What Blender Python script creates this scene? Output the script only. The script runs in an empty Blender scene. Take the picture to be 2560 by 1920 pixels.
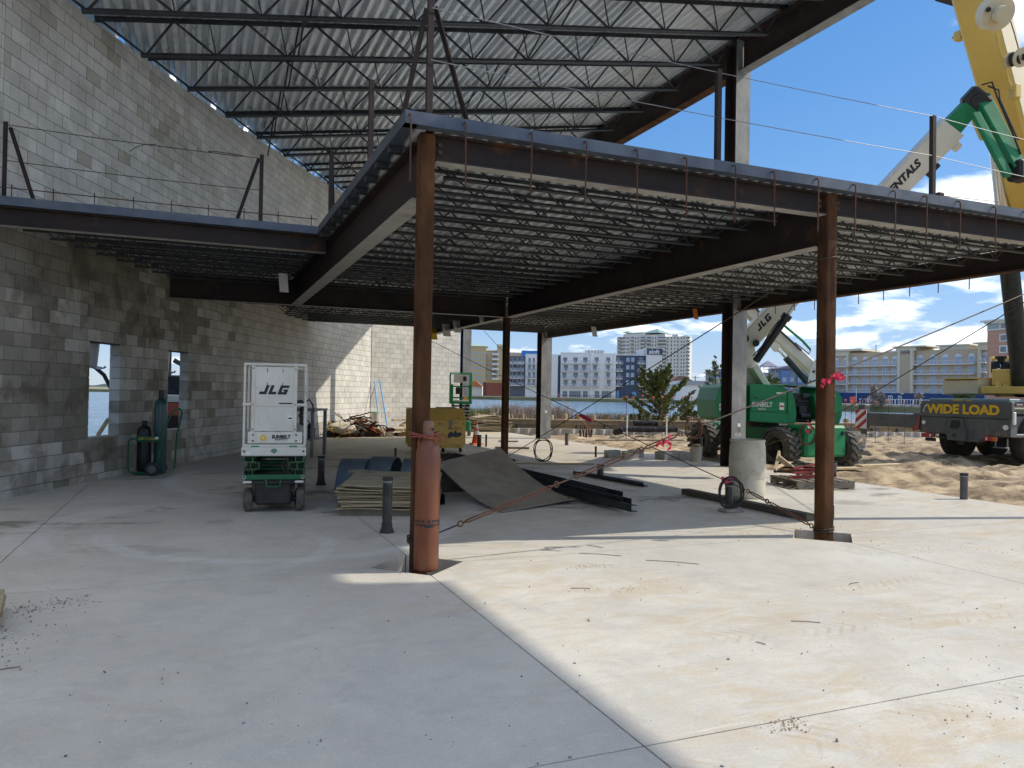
import bpy, bmesh, math, random
import numpy as np
from mathutils import Vector, Matrix, Euler, noise

random.seed(7)
scene = bpy.context.scene
COL = scene.collection
R = math.radians

# ------------------------------------------------------------------ camera
EYE = Vector((0.0, 0.0, 1.6))
YAW, PITCH, ROLL = R(22.4), R(0.69), R(1.0)
FPX = 1910.0                      # focal length in pixels of a 2560 px wide frame
fw = Vector((math.sin(YAW) * math.cos(PITCH), math.cos(YAW) * math.cos(PITCH), math.sin(PITCH)))
rt = Vector((math.cos(YAW), -math.sin(YAW), 0))
up = rt.cross(fw)
rt, up = rt * math.cos(ROLL) + up * math.sin(ROLL), up * math.cos(ROLL) - rt * math.sin(ROLL)
cam_data = bpy.data.cameras.new("camera")
cam = bpy.data.objects.new("camera", cam_data)
COL.objects.link(cam)
cam.matrix_world = Matrix(((rt.x, up.x, -fw.x, EYE.x), (rt.y, up.y, -fw.y, EYE.y), (rt.z, up.z, -fw.z, EYE.z), (0, 0, 0, 1)))
cam_data.sensor_fit = 'HORIZONTAL'
cam_data.sensor_width = 36
cam_data.lens = FPX / 2560 * 36
cam_data.clip_start = 0.05
cam_data.clip_end = 9000
scene.camera = cam

# ------------------------------------------------------------------ sun and sky
SUN_TO = Vector((1.0, -0.26, 0.945)).normalized()      # towards the sun
sun_el = math.asin(SUN_TO.z)
sun_az = math.atan2(SUN_TO.x, SUN_TO.y)               # clockwise from +Y
sd = bpy.data.lights.new("sun", 'SUN')
sd.energy = 2.0
sd.angle = R(0.55)
sd.color = (1.0, 0.93, 0.82)
sun = bpy.data.objects.new("sun", sd)
COL.objects.link(sun)
sun.rotation_euler = SUN_TO.to_track_quat('Z', 'Y').to_euler()
sun.location = (30, -8, 30)

world = bpy.data.worlds.new("World")
scene.world = world
world.use_nodes = True
nt = world.node_tree
nt.nodes.clear()
def N(t, typ, **kw):
    n = t.nodes.new(typ)
    for k, v in kw.items():
        setattr(n, k, v)
    return n
wo = N(nt, 'ShaderNodeOutputWorld')
bg = N(nt, 'ShaderNodeBackground')
sky = N(nt, 'ShaderNodeTexSky', sky_type='NISHITA', sun_disc=False)
sky.sun_elevation = sun_el
sky.sun_rotation = sun_az
sky.altitude = 0
sky.air_density = 1.0
sky.dust_density = 0.1
sky.ozone_density = 4.0
bg.inputs['Strength'].default_value = 0.15
# fair-weather clouds: noise on a flat layer overhead, the same in every direction
tc = N(nt, 'ShaderNodeTexCoord')
sep = N(nt, 'ShaderNodeSeparateXYZ')
nt.links.new(tc.outputs['Generated'], sep.inputs[0])
zc = N(nt, 'ShaderNodeMath', operation='MAXIMUM'); zc.inputs[1].default_value = 0.0
nt.links.new(sep.outputs['Z'], zc.inputs[0])
za = N(nt, 'ShaderNodeMath', operation='ADD'); za.inputs[1].default_value = 0.16
nt.links.new(zc.outputs[0], za.inputs[0])
dx = N(nt, 'ShaderNodeMath', operation='DIVIDE'); dy = N(nt, 'ShaderNodeMath', operation='DIVIDE')
nt.links.new(sep.outputs['X'], dx.inputs[0]); nt.links.new(za.outputs[0], dx.inputs[1])
nt.links.new(sep.outputs['Y'], dy.inputs[0]); nt.links.new(za.outputs[0], dy.inputs[1])
cmb = N(nt, 'ShaderNodeCombineXYZ')
nt.links.new(dx.outputs[0], cmb.inputs[0]); nt.links.new(dy.outputs[0], cmb.inputs[1])
cn = N(nt, 'ShaderNodeTexNoise'); cn.inputs['Scale'].default_value = 1.15; cn.inputs['Detail'].default_value = 9; cn.inputs['Roughness'].default_value = 0.56
cn.inputs['Distortion'].default_value = 0.25
mp = N(nt, 'ShaderNodeMapping'); mp.inputs['Location'].default_value = (32.2, 32.32, 0.4)
nt.links.new(cmb.outputs[0], mp.inputs[0]); nt.links.new(mp.outputs[0], cn.inputs['Vector'])
cr = N(nt, 'ShaderNodeValToRGB')
cr.color_ramp.elements[0].position = 0.487; cr.color_ramp.elements[0].color = (0, 0, 0, 1)
cr.color_ramp.elements[1].position = 0.66; cr.color_ramp.elements[1].color = (1, 1, 1, 1)
nt.links.new(cn.outputs['Fac'], cr.inputs[0])
cn2 = N(nt, 'ShaderNodeTexNoise'); cn2.inputs['Scale'].default_value = 4.2; cn2.inputs['Detail'].default_value = 5
nt.links.new(mp.outputs[0], cn2.inputs['Vector'])
ccol = N(nt, 'ShaderNodeMix', data_type='RGBA')
ccol.inputs[6].default_value = (3.1, 3.15, 3.25, 1); ccol.inputs[7].default_value = (15.5, 14.3, 12.4, 1)
nt.links.new(cn2.outputs['Fac'], ccol.inputs[0])
hs = N(nt, 'ShaderNodeHueSaturation'); hs.inputs['Saturation'].default_value = 1.22; hs.inputs['Value'].default_value = 0.90
cm1 = N(nt, 'ShaderNodeVectorMath', operation='MULTIPLY_ADD'); cm1.inputs[1].default_value = (1 / 5,) * 3; cm1.inputs[2].default_value = (1, 1, 1)
cm2 = N(nt, 'ShaderNodeVectorMath', operation='DIVIDE')      # soft shoulder, so the haze at the horizon keeps its colour
nt.links.new(sky.outputs[0], cm1.inputs[0]); nt.links.new(sky.outputs[0], cm2.inputs[0]); nt.links.new(cm1.outputs[0], cm2.inputs[1])
cm3 = N(nt, 'ShaderNodeVectorMath', operation='MULTIPLY'); cm3.inputs[1].default_value = (0.83, 0.94, 1.18)
nt.links.new(cm2.outputs[0], cm3.inputs[0]); nt.links.new(cm3.outputs[0], hs.inputs['Color'])
cmix = N(nt, 'ShaderNodeMix', data_type='RGBA')
nt.links.new(cr.outputs[0], cmix.inputs[0])
nt.links.new(hs.outputs[0], cmix.inputs[6]); nt.links.new(ccol.outputs[2], cmix.inputs[7])
nt.links.new(cmix.outputs[2], bg.inputs['Color'])
nt.links.new(bg.outputs[0], wo.inputs[0])

scene.view_settings.view_transform = 'Standard'
scene.view_settings.look = 'None'
scene.view_settings.exposure = 1.0
scene.view_settings.gamma = 1
scene.view_settings.use_curve_mapping = False
scene.cycles.max_bounces = 6
scene.cycles.diffuse_bounces = 3
scene.cycles.glossy_bounces = 2
scene.cycles.transmission_bounces = 2
scene.cycles.transparent_max_bounces = 12

# ------------------------------------------------------------------ helpers
def hor(px):
    return 960 + FPX * math.tan(PITCH) + (px - 1280) * math.tan(ROLL)
def at(px, D):
    """ground point D metres ahead, in the photo's column px"""
    c, s = math.cos(YAW), math.sin(YAW)
    l = (px - 1280) / FPX * D
    return (s * D + c * l, c * D - s * l)
def zat(px, py, D):
    return EYE.z + (hor(px) - py) / FPX * D

class MB:
    """collects shapes into one mesh"""
    def __init__(s):
        s.v = []; s.f = []; s.m = Matrix.Identity(4)
    def add(s, vs, fs):
        b = len(s.v)
        s.v += [tuple(s.m @ Vector(p)) for p in vs]
        s.f += [tuple(b + i for i in f) for f in fs]
        return s
    def box(s, c, d, rot=None):
        x, y, z = d[0] / 2, d[1] / 2, d[2] / 2
        p = [Vector(q) for q in ((-x, -y, -z), (x, -y, -z), (x, y, -z), (-x, y, -z), (-x, -y, z), (x, -y, z), (x, y, z), (-x, y, z))]
        if rot is not None:
            p = [rot @ q for q in p]
        C = Vector(c)
        return s.add([q + C for q in p], [(3, 2, 1, 0), (4, 5, 6, 7), (0, 1, 5, 4), (1, 2, 6, 5), (2, 3, 7, 6), (3, 0, 4, 7)])
    def b2(s, x0, x1, y0, y1, z0, z1):
        return s.box(((x0 + x1) / 2, (y0 + y1) / 2, (z0 + z1) / 2), (abs(x1 - x0), abs(y1 - y0), abs(z1 - z0)))
    def bbox(s, c, d, bev=0.01, rot=None):
        """box with chamfered edges"""
        x, y, z = d[0] / 2, d[1] / 2, d[2] / 2
        b = min(bev, x * .9, y * .9, z * .9)
        bm = bmesh.new()
        bmesh.ops.create_cube(bm, size=1)
        for v in bm.verts:
            v.co = Vector((v.co.x * 2 * x, v.co.y * 2 * y, v.co.z * 2 * z))
        bmesh.ops.bevel(bm, geom=bm.edges[:], offset=b, segments=1, affect='EDGES')
        C = Vector(c)
        vs = [(rot @ v.co if rot is not None else v.co) + C for v in bm.verts]
        bm.verts.index_update()
        fs = [tuple(v.index for v in f.verts) for f in bm.faces]
        bm.free()
        return s.add(vs, fs)
    def prism(s, pts, y0, y1, plane='xz'):
        """extrude a 2-D outline (counter-clockwise) between two values of the third axis"""
        n = len(pts)
        if plane == 'xz':
            P = lambda a, t: (a[0], t, a[1])
        elif plane == 'xy':
            P = lambda a, t: (a[0], a[1], t)
        else:
            P = lambda a, t: (t, a[0], a[1])
        vs = [P(a, y0) for a in pts] + [P(a, y1) for a in pts]
        fs = [tuple(range(n))[::-1], tuple(range(n, 2 * n))] + [(i, (i + 1) % n, n + (i + 1) % n, n + i) for i in range(n)]
        return s.add(vs, fs)
    def cyl(s, p0, p1, r, n=12, r1=None, caps=True):
        return s.tube([p0, p1], r, n, caps, [r, r if r1 is None else r1])
    def tube(s, pts, r, n=8, caps=True, radii=None):
        pts = [Vector(p) for p in pts]
        vs = []; fs = []
        ref = None
        for i, p in enumerate(pts):
            t = (pts[min(i + 1, len(pts) - 1)] - pts[max(i - 1, 0)]).normalized()
            if ref is None:
                ref = Vector((0, 0, 1)) if abs(t.z) < .9 else Vector((1, 0, 0))
            a = t.cross(ref)
            if a.length < 1e-6:
                a = t.orthogonal()
            a.normalize()
            b = t.cross(a).normalized()
            ref = a.cross(t)
            rr = radii[i] if radii else r
            for k in range(n):
                w = 2 * math.pi * k / n
                vs.append(p + a * (math.cos(w) * rr) + b * (math.sin(w) * rr))
        for i in range(len(pts) - 1):
            for k in range(n):
                k2 = (k + 1) % n
                fs.append((i * n + k, i * n + k2, (i + 1) * n + k2, (i + 1) * n + k))
        if caps:
            fs.append(tuple(range(n))[::-1]); fs.append(tuple(range((len(pts) - 1) * n, len(pts) * n)))
        return s.add(vs, fs)
    def bar(s, p0, p1, w, h=None, upv=(0, 0, 1)):
        """square bar from p0 to p1"""
        h = h or w
        p0, p1 = Vector(p0), Vector(p1)
        t = (p1 - p0).normalized(); u = Vector(upv)
        a = t.cross(u)
        if a.length < 1e-5:
            a = t.orthogonal()
        a.normalize(); b = a.cross(t)
        vs = []
        for p in (p0, p1):
            for i, j in ((-1, -1), (1, -1), (1, 1), (-1, 1)):
                vs.append(p + a * (i * w / 2) + b * (j * h / 2))
        return s.add(vs, [(3, 2, 1, 0), (4, 5, 6, 7), (0, 1, 5, 4), (1, 2, 6, 5), (2, 3, 7, 6), (3, 0, 4, 7)])
    def section(s, prof, p0, p1, upv=(0, 0, 1)):
        """sweep a closed 2-D outline (across, up) straight from p0 to p1"""
        p0, p1 = Vector(p0), Vector(p1)
        t = (p1 - p0).normalized(); a = t.cross(Vector(upv)).normalized(); b = a.cross(t)
        n = len(prof)
        vs = [p + a * q[0] + b * q[1] for p in (p0, p1) for q in prof]
        fs = [(i, (i + 1) % n, n + (i + 1) % n, n + i) for i in range(n)] + [tuple(range(n))[::-1], tuple(range(n, 2 * n))]
        return s.add(vs, fs)
    def ibeam(s, p0, p1, d, w, tf, tw, upv=(0, 0, 1)):
        """I section; p0-p1 is the middle of the TOP of the beam"""
        h = w / 2; q = tw / 2
        prof = [(-h, 0), (-h, -tf), (-q, -tf), (-q, -d + tf), (-h, -d + tf), (-h, -d), (h, -d), (h, -d + tf), (q, -d + tf), (q, -tf), (h, -tf), (h, 0)]
        return s.section(prof, p0, p1, upv)
    def lathe(s, prof, n=20, o=(0, 0, 0), caps=True):
        vs = []; fs = []
        for r, z in prof:
            for k in range(n):
                w = 2 * math.pi * k / n
                vs.append((o[0] + r * math.cos(w), o[1] + r * math.sin(w), o[2] + z))
        for i in range(len(prof) - 1):
            for k in range(n):
                k2 = (k + 1) % n
                fs.append((i * n + k, i * n + k2, (i + 1) * n + k2, (i + 1) * n + k))
        if caps:
            fs.append(tuple(range(n))[::-1]); fs.append(tuple(range((len(prof) - 1) * n, len(prof) * n)))
        return s.add(vs, fs)
    def torus(s, c, ax, Rr, r, n=24, m=8):
        c = Vector(c); ax = Vector(ax).normalized(); a = ax.orthogonal().normalized(); b = ax.cross(a)
        vs = []; fs = []
        for i in range(n):
            w = 2 * math.pi * i / n; d = a * math.cos(w) + b * math.sin(w)
            for j in range(m):
                t = 2 * math.pi * j / m
                vs.append(c + d * (Rr + r * math.cos(t)) + ax * (r * math.sin(t)))
        for i in range(n):
            for j in range(m):
                fs.append((i * m + j, ((i + 1) % n) * m + j, ((i + 1) % n) * m + (j + 1) % m, i * m + (j + 1) % m))
        return s.add(vs, fs)
    def mesh(s, name):
        me = bpy.data.meshes.new(name)
        me.from_pydata(s.v, [], s.f)
        return me
    def build(s, name, mat, parent=None, smooth=False, world=True):
        me = s.mesh(name)
        return link(name, me, mat, parent, smooth, world)

PM = {}            # world matrix of every empty we make
def link(name, me, mat, parent=None, smooth=False, world=True):
    o = bpy.data.objects.new(name, me)
    COL.objects.link(o)
    if mat is not None and len(me.materials) == 0:
        me.materials.append(mat)
    if smooth:
        me.polygons.foreach_set('use_smooth', [True] * len(me.polygons))
        try:
            me.set_sharp_from_angle(angle=R(40))
        except Exception:
            pass
    if parent is not None:
        o.parent = parent
        if world and parent.name in PM:
            o.matrix_parent_inverse = PM[parent.name].inverted()
    return o
def tag(o, label, cat, group=None):
    o['label'] = label; o['category'] = cat
    if group:
        o['group'] = group
    return o
def struct(o):
    o['kind'] = 'structure'; return o
def stuff(o, label=None, cat=None):
    o['kind'] = 'stuff'
    if label:
        o['label'] = label
    if cat:
        o['category'] = cat
    return o
def thing(name, label, cat, loc=(0, 0, 0), rz=0.0, group=None):
    o = bpy.data.objects.new(name, None)
    o.empty_display_size = 0.2
    COL.objects.link(o)
    m = Matrix.Translation(Vector(loc)) @ Matrix.Rotation(rz, 4, 'Z')
    o.location = loc; o.rotation_euler = (0, 0, rz)
    PM[o.name] = m
    return tag(o, label, cat, group)
def child(name, me, parent, loc=(0, 0, 0), rot=(0, 0, 0), mat=None):
    """a part given in its parent's own frame"""
    o = link(name, me, mat, parent, False, False)
    o.location = loc; o.rotation_euler = rot
    return o
def text_mesh(txt, size, bold=0.0, shear=0.0, depth=0.002, align='CENTER', spacing=1.0):
    cu = bpy.data.curves.new('lettering', 'FONT')
    cu.body = txt; cu.size = size; cu.offset = bold; cu.shear = shear; cu.extrude = depth
    cu.align_x = align; cu.align_y = 'CENTER'; cu.space_character = spacing; cu.resolution_u = 3
    o = bpy.data.objects.new('lettering', cu)
    COL.objects.link(o)
    dg = bpy.context.evaluated_depsgraph_get()
    me = bpy.data.meshes.new_from_object(o.evaluated_get(dg))
    bpy.data.objects.remove(o); bpy.data.curves.remove(cu)
    me.materials.clear()
    return me
def lettering(txt, parent, mat, M4, size, world=True, sx=1.0, **kw):
    """flat letters as a part; M4 takes the text's xy plane to its place"""
    me = text_mesh(txt, size, **kw)
    me.transform(M4 @ Matrix.Diagonal((sx, 1, 1, 1)))
    return link('lettering', me, mat, parent, False, world)
def frame_mat(o, x, y):
    x = Vector(x).normalized(); y = Vector(y); y = (y - x * y.dot(x)).normalized(); z = x.cross(y)
    return Matrix(((x.x, y.x, z.x, o[0]), (x.y, y.y, z.y, o[1]), (x.z, y.z, z.z, o[2]), (0, 0, 0, 1)))
ORD = ['first', 'second', 'third', 'fourth', 'fifth', 'sixth', 'seventh', 'eighth', 'ninth', 'tenth', 'eleventh', 'twelfth', 'thirteenth',
       'fourteenth', 'fifteenth', 'sixteenth', 'seventeenth', 'eighteenth', 'nineteenth', 'twentieth', 'twenty-first', 'twenty-second',
       'twenty-third', 'twenty-fourth', 'twenty-fifth', 'twenty-sixth', 'twenty-seventh', 'twenty-eighth', 'twenty-ninth', 'thirtieth',
       'thirty-first', 'thirty-second', 'thirty-third', 'thirty-fourth', 'thirty-fifth']

# ------------------------------------------------------------------ materials
MATS = {}
def mat(name, c1, c2=None, scale=4.0, rough=0.7, metal=0.0, bump=0.0, bscale=30.0, detail=5, stretch=None, thr=(0.35, 0.65),
        rvar=0.1, c3=None, s3=1.0, thr3=(0.5, 0.7), spec=0.5, world=False, coat=0.0, objrand=0.0, bdist=.01):
    m = bpy.data.materials.new(name); m.use_nodes = True
    t = m.node_tree; b = t.nodes['Principled BSDF']
    b.inputs['Roughness'].default_value = rough; b.inputs['Metallic'].default_value = metal
    b.inputs['Specular IOR Level'].default_value = spec
    if coat:
        b.inputs['Coat Weight'].default_value = coat
    co = N(t, 'ShaderNodeTexCoord')
    src = co.outputs['Object']
    if world:
        ge = N(t, 'ShaderNodeNewGeometry'); src = ge.outputs['Position']
    oi = N(t, 'ShaderNodeObjectInfo')
    va = N(t, 'ShaderNodeVectorMath', operation='ADD')
    vs = N(t, 'ShaderNodeMath', operation='MULTIPLY'); vs.inputs[1].default_value = 0.0 if world else 37.0
    t.links.new(oi.outputs['Random'], vs.inputs[0])
    t.links.new(src, va.inputs[0]); t.links.new(vs.outputs[0], va.inputs[1])
    vec = va.outputs[0]
    if stretch:
        mpn = N(t, 'ShaderNodeMapping'); mpn.inputs['Scale'].default_value = stretch
        t.links.new(vec, mpn.inputs[0]); vec = mpn.outputs[0]
    base = None
    if c2 is not None:
        no = N(t, 'ShaderNodeTexNoise'); no.inputs['Scale'].default_value = scale; no.inputs['Detail'].default_value = detail; no.inputs['Roughness'].default_value = 0.62
        t.links.new(vec, no.inputs['Vector'])
        mr = N(t, 'ShaderNodeMapRange'); mr.inputs[1].default_value = thr[0]; mr.inputs[2].default_value = thr[1]
        t.links.new(no.outputs['Fac'], mr.inputs[0])
        mx = N(t, 'ShaderNodeMix', data_type='RGBA')
        mx.inputs[6].default_value = (*c1, 1); mx.inputs[7].default_value = (*c2, 1)
        t.links.new(mr.outputs[0], mx.inputs[0]); base = mx.outputs[2]
        if rvar:
            rr = N(t, 'ShaderNodeMapRange'); rr.inputs[3].default_value = max(0.02, rough - rvar); rr.inputs[4].default_value = min(1, rough + rvar)
            t.links.new(no.outputs['Fac'], rr.inputs[0]); t.links.new(rr.outputs[0], b.inputs['Roughness'])
        if c3 is not None:
            n3 = N(t, 'ShaderNodeTexNoise'); n3.inputs['Scale'].default_value = s3; n3.inputs['Detail'].default_value = 6; n3.inputs['Roughness'].default_value = 0.65
            t.links.new(vec, n3.inputs['Vector'])
            m3 = N(t, 'ShaderNodeMapRange'); m3.inputs[1].default_value = thr3[0]; m3.inputs[2].default_value = thr3[1]
            t.links.new(n3.outputs['Fac'], m3.inputs[0])
            x3 = N(t, 'ShaderNodeMix', data_type='RGBA'); x3.inputs[7].default_value = (*c3, 1)
            t.links.new(m3.outputs[0], x3.inputs[0]); t.links.new(base, x3.inputs[6]); base = x3.outputs[2]
        if objrand:
            hv = N(t, 'ShaderNodeHueSaturation')
            rv = N(t, 'ShaderNodeMapRange'); rv.inputs[3].default_value = 1 - objrand; rv.inputs[4].default_value = 1 + objrand
            t.links.new(oi.outputs['Random'], rv.inputs[0]); t.links.new(rv.outputs[0], hv.inputs['Value'])
            t.links.new(base, hv.inputs['Color']); base = hv.outputs[0]
        t.links.new(base, b.inputs['Base Color'])
    else:
        b.inputs['Base Color'].default_value = (*c1, 1)
    if bump:
        nb = N(t, 'ShaderNodeTexNoise'); nb.inputs['Scale'].default_value = bscale; nb.inputs['Detail'].default_value = 4
        t.links.new(vec, nb.inputs['Vector'])
        bp = N(t, 'ShaderNodeBump'); bp.inputs['Strength'].default_value = bump; bp.inputs['Distance'].default_value = bdist
        t.links.new(nb.outputs['Fac'], bp.inputs['Height']); t.links.new(bp.outputs[0], b.inputs['Normal'])
    MATS[name] = m
    return m

rust = mat('rusty_steel', (.040, .016, .007), (.125, .055, .021), 4.5, .85, .0, .15, 60, stretch=(1, 1, .35), c3=(.028, .016, .011), s3=1.3, thr3=(.52, .7), spec=.2)
rust_dark = mat('dark_mill_steel', (.020, .0155, .0155), (.040, .026, .022), 2.2, .65, .1, .1, 50, spec=.3, c3=(.095, .042, .018), s3=2.4, thr3=(.58, .72))
mill = mat('grey_mill_steel', (.20, .205, .205), (.33, .33, .315), 5.0, .6, .2, .08, 40, stretch=(1, 1, .4), c3=(.10, .075, .06), s3=2.5, thr3=(.6, .75))
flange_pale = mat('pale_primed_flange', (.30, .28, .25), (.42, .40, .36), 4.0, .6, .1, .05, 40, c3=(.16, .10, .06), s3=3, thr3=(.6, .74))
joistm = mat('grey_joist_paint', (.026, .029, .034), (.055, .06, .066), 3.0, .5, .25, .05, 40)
joistlit = mat('lit_joist_paint', (.05, .053, .055), (.095, .097, .097), 3.0, .5, .25, .05, 40)  # same joist paint, lightened for the better-lit right bay
galv = mat('galvanised_deck', (.72, .75, .76), (.92, .93, .93), 2.4, .30, .38, .03, 14, stretch=(1, .25, 1), rvar=.14, c3=(.52, .55, .56), s3=.9, thr3=(.5, .75))
galv_plate = mat('galvanised_plate', (.055, .070, .095), (.11, .13, .16), 2, .45, .3, .02, 30)
rebar = mat('rusty_rebar', (.11, .045, .022), (.06, .026, .016), 20, .85, .1, .3, 120)
cable_m = mat('dark_wire_rope', (.045, .038, .034), (.10, .065, .045), 8, .6, .5, .3, 200)
galv_wire = mat('galvanised_wire', (.16, .17, .18), (.26, .27, .28), 20, .5, .4)
bolt_m = mat('bolt_steel', (.05, .03, .02), (.12, .07, .035), 20, .7, .2)
black_pipe = mat('black_pipe', (.012, .012, .014), (.05, .048, .046), 7, .45, 0, .1, 30, c3=(.19, .175, .15), s3=5, thr3=(.6, .72))
grey_pipe = mat('grey_pipe', (.05, .055, .06), (.10, .10, .10), 6, .5, 0)
white_paint = mat('white_machine_paint', (.60, .59, .53), (.68, .67, .61), 2.5, .42, 0, .02, 30, c3=(.40, .37, .31), s3=3, thr3=(.57, .74))
cream_paint = mat('cream_boom_paint', (.62, .60, .50), (.70, .68, .59), 1.5, .4, 0, 0, 30, c3=(.50, .46, .36), s3=2, thr3=(.6, .8))
green_paint = mat('green_machine_paint', (.010, .19, .07), (.018, .25, .095), 2, .5, 0, 0, 30, spec=.35, c3=(.05, .16, .08), s3=4, thr3=(.64, .8))
green_dark = mat('dark_green_paint', (.006, .085, .032), (.010, .13, .05), 3, .45, 0, .03, 30)
black_rub = mat('black_rubber', (.018, .018, .018), (.045, .043, .040), 6, .85, 0, .15, 40)
tyre_grey = mat('dusty_tyre', (.055, .053, .050), (.16, .145, .12), 7, .9, 0, .2, 40)
tyre_mud = mat('muddy_tyre', (.012, .012, .012), (.05, .042, .032), 5, .92, 0, .2, 30, c3=(.16, .115, .065), s3=3, thr3=(.56, .7))
black_m = mat('black_metal', (.012, .012, .013), (.03, .03, .03), 6, .5, .2)
dark_hyd = mat('dark_hydraulic', (.018, .024, .028), (.035, .045, .05), 5, .35, .4)
chrome = mat('chrome_rod', (.62, .64, .66), (.72, .73, .75), 4, .18, 1.0)
yellow_old = mat('faded_yellow_paint', (.58, .36, .075), (.66, .43, .11), 3, .6, 0, .05, 40, c3=(.24, .16, .06), s3=2.2, thr3=(.56, .74))
yellow_paint = mat('crane_yellow_paint', (.62, .42, .09), (.66, .46, .12), 2, .42, 0, 0, 30, c3=(.5, .33, .07), s3=3, thr3=(.6, .8))
boom_cream = mat('crane_cream_paint', (.60, .52, .33), (.66, .58, .40), 1.2, .45, 0, 0, 30, c3=(.52, .42, .2), s3=2, thr3=(.6, .8))
crane_grey = mat('crane_grey_paint', (.085, .09, .09), (.12, .125, .125), 2, .5, .1, .03, 30, c3=(.15, .14, .12), s3=3, thr3=(.6, .78))
crane_teal = mat('crane_blue_grey_deck', (.16, .24, .26), (.21, .29, .31), 3, .5, 0)
red_paint = mat('red_lens', (.38, .02, .02), (.45, .03, .03), 5, .3)
orange_lens = mat('orange_lens', (.55, .12, .02), (.6, .15, .02), 5, .3)
white_flat = mat('white_print', (.78, .78, .76), None, rough=.5)
black_flat = mat('black_print', (.012, .013, .018), None, rough=.5)
yellow_flat = mat('yellow_print', (.75, .47, .02), None, rough=.5)
red_flat = mat('red_print', (.42, .03, .03), None, rough=.5)
grey_print = mat('grey_print', (.22, .26, .24), None, rough=.6)
oxygen_green = mat('green_gas_cylinder', (.012, .055, .055), (.02, .075, .072), 4, .38, 0, .03, 30, coat=.2)
acet_black = mat('black_gas_cylinder', (.010, .010, .012), (.022, .021, .022), 4, .45)
brown_cyl = mat('brown_gas_cylinder', (.14, .040, .016), (.19, .056, .021), 6, .42, 0, .04, 30, c3=(.11, .042, .026), s3=4, thr3=(.55, .75), coat=.1)
ply = mat('weathered_plywood', (.30, .25, .16), (.44, .38, .25), 3, .85, 0, .12, 40, stretch=(1, 6, 1), c3=(.17, .14, .09), s3=1.6, thr3=(.52, .72))
ply_edge = mat('plywood_edge', (.23, .18, .11), (.38, .31, .20), 9, .88, 0, .2, 40, stretch=(.4, .4, 12), objrand=.35)
wood_new = mat('sawn_lumber', (.44, .33, .20), (.58, .46, .29), 4, .8, 0, .1, 40, stretch=(1, 8, 4), objrand=.22)
wood_old = mat('grey_timber', (.17, .15, .12), (.29, .25, .19), 4, .88, 0, .2, 30, stretch=(1, 8, 4), c3=(.09, .085, .07), s3=2, objrand=.2)
pile_wood = mat('timber_pile', (.24, .19, .13), (.36, .29, .19), 6, .9, 0, .2, 30, stretch=(1, 1, .3), objrand=.25)
wet_wood = mat('dark_wet_timber', (.045, .040, .032), (.10, .085, .065), 5, .8, 0, .2, 30, stretch=(1, 6, 2))
sheet_grey = mat('grey_form_sheet', (.225, .19, .145), (.32, .275, .21), 2.2, .75, 0, .06, 30, c3=(.15, .135, .115), s3=1.5, thr3=(.50, .70))
blue_steel = mat('blue_grey_steel', (.11, .145, .17), (.17, .21, .235), 3, .5, .3, .03, 30, c3=(.22, .23, .23), s3=2, thr3=(.6, .8))
black_steel = mat('black_angle_steel', (.016, .019, .026), (.04, .044, .052), 3, .45, .4)
barrel_m = mat('dirty_white_barrel', (.44, .40, .31), (.58, .54, .43), 3, .6, 0, .05, 30, c3=(.30, .27, .20), s3=2.4, thr3=(.52, .72))
orange_cone = mat('orange_cone', (.75, .13, .02), (.82, .17, .04), 5, .55)
pink_tape = mat('red_flagging', (.62, .02, .07), (.72, .05, .11), 12, .45)
paper = mat('paper_tag', (.66, .65, .62), (.76, .75, .72), 5, .8)
orange_tag = mat('orange_tag', (.75, .22, .04), None, rough=.6)
cmu_return = None
def simple(name, c, rough=.7, c2=None, scale=2, **kw):
    return mat(name, c, c2 if c2 else tuple(min(1, x * 1.12) for x in c), scale, rough, **kw)
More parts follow.
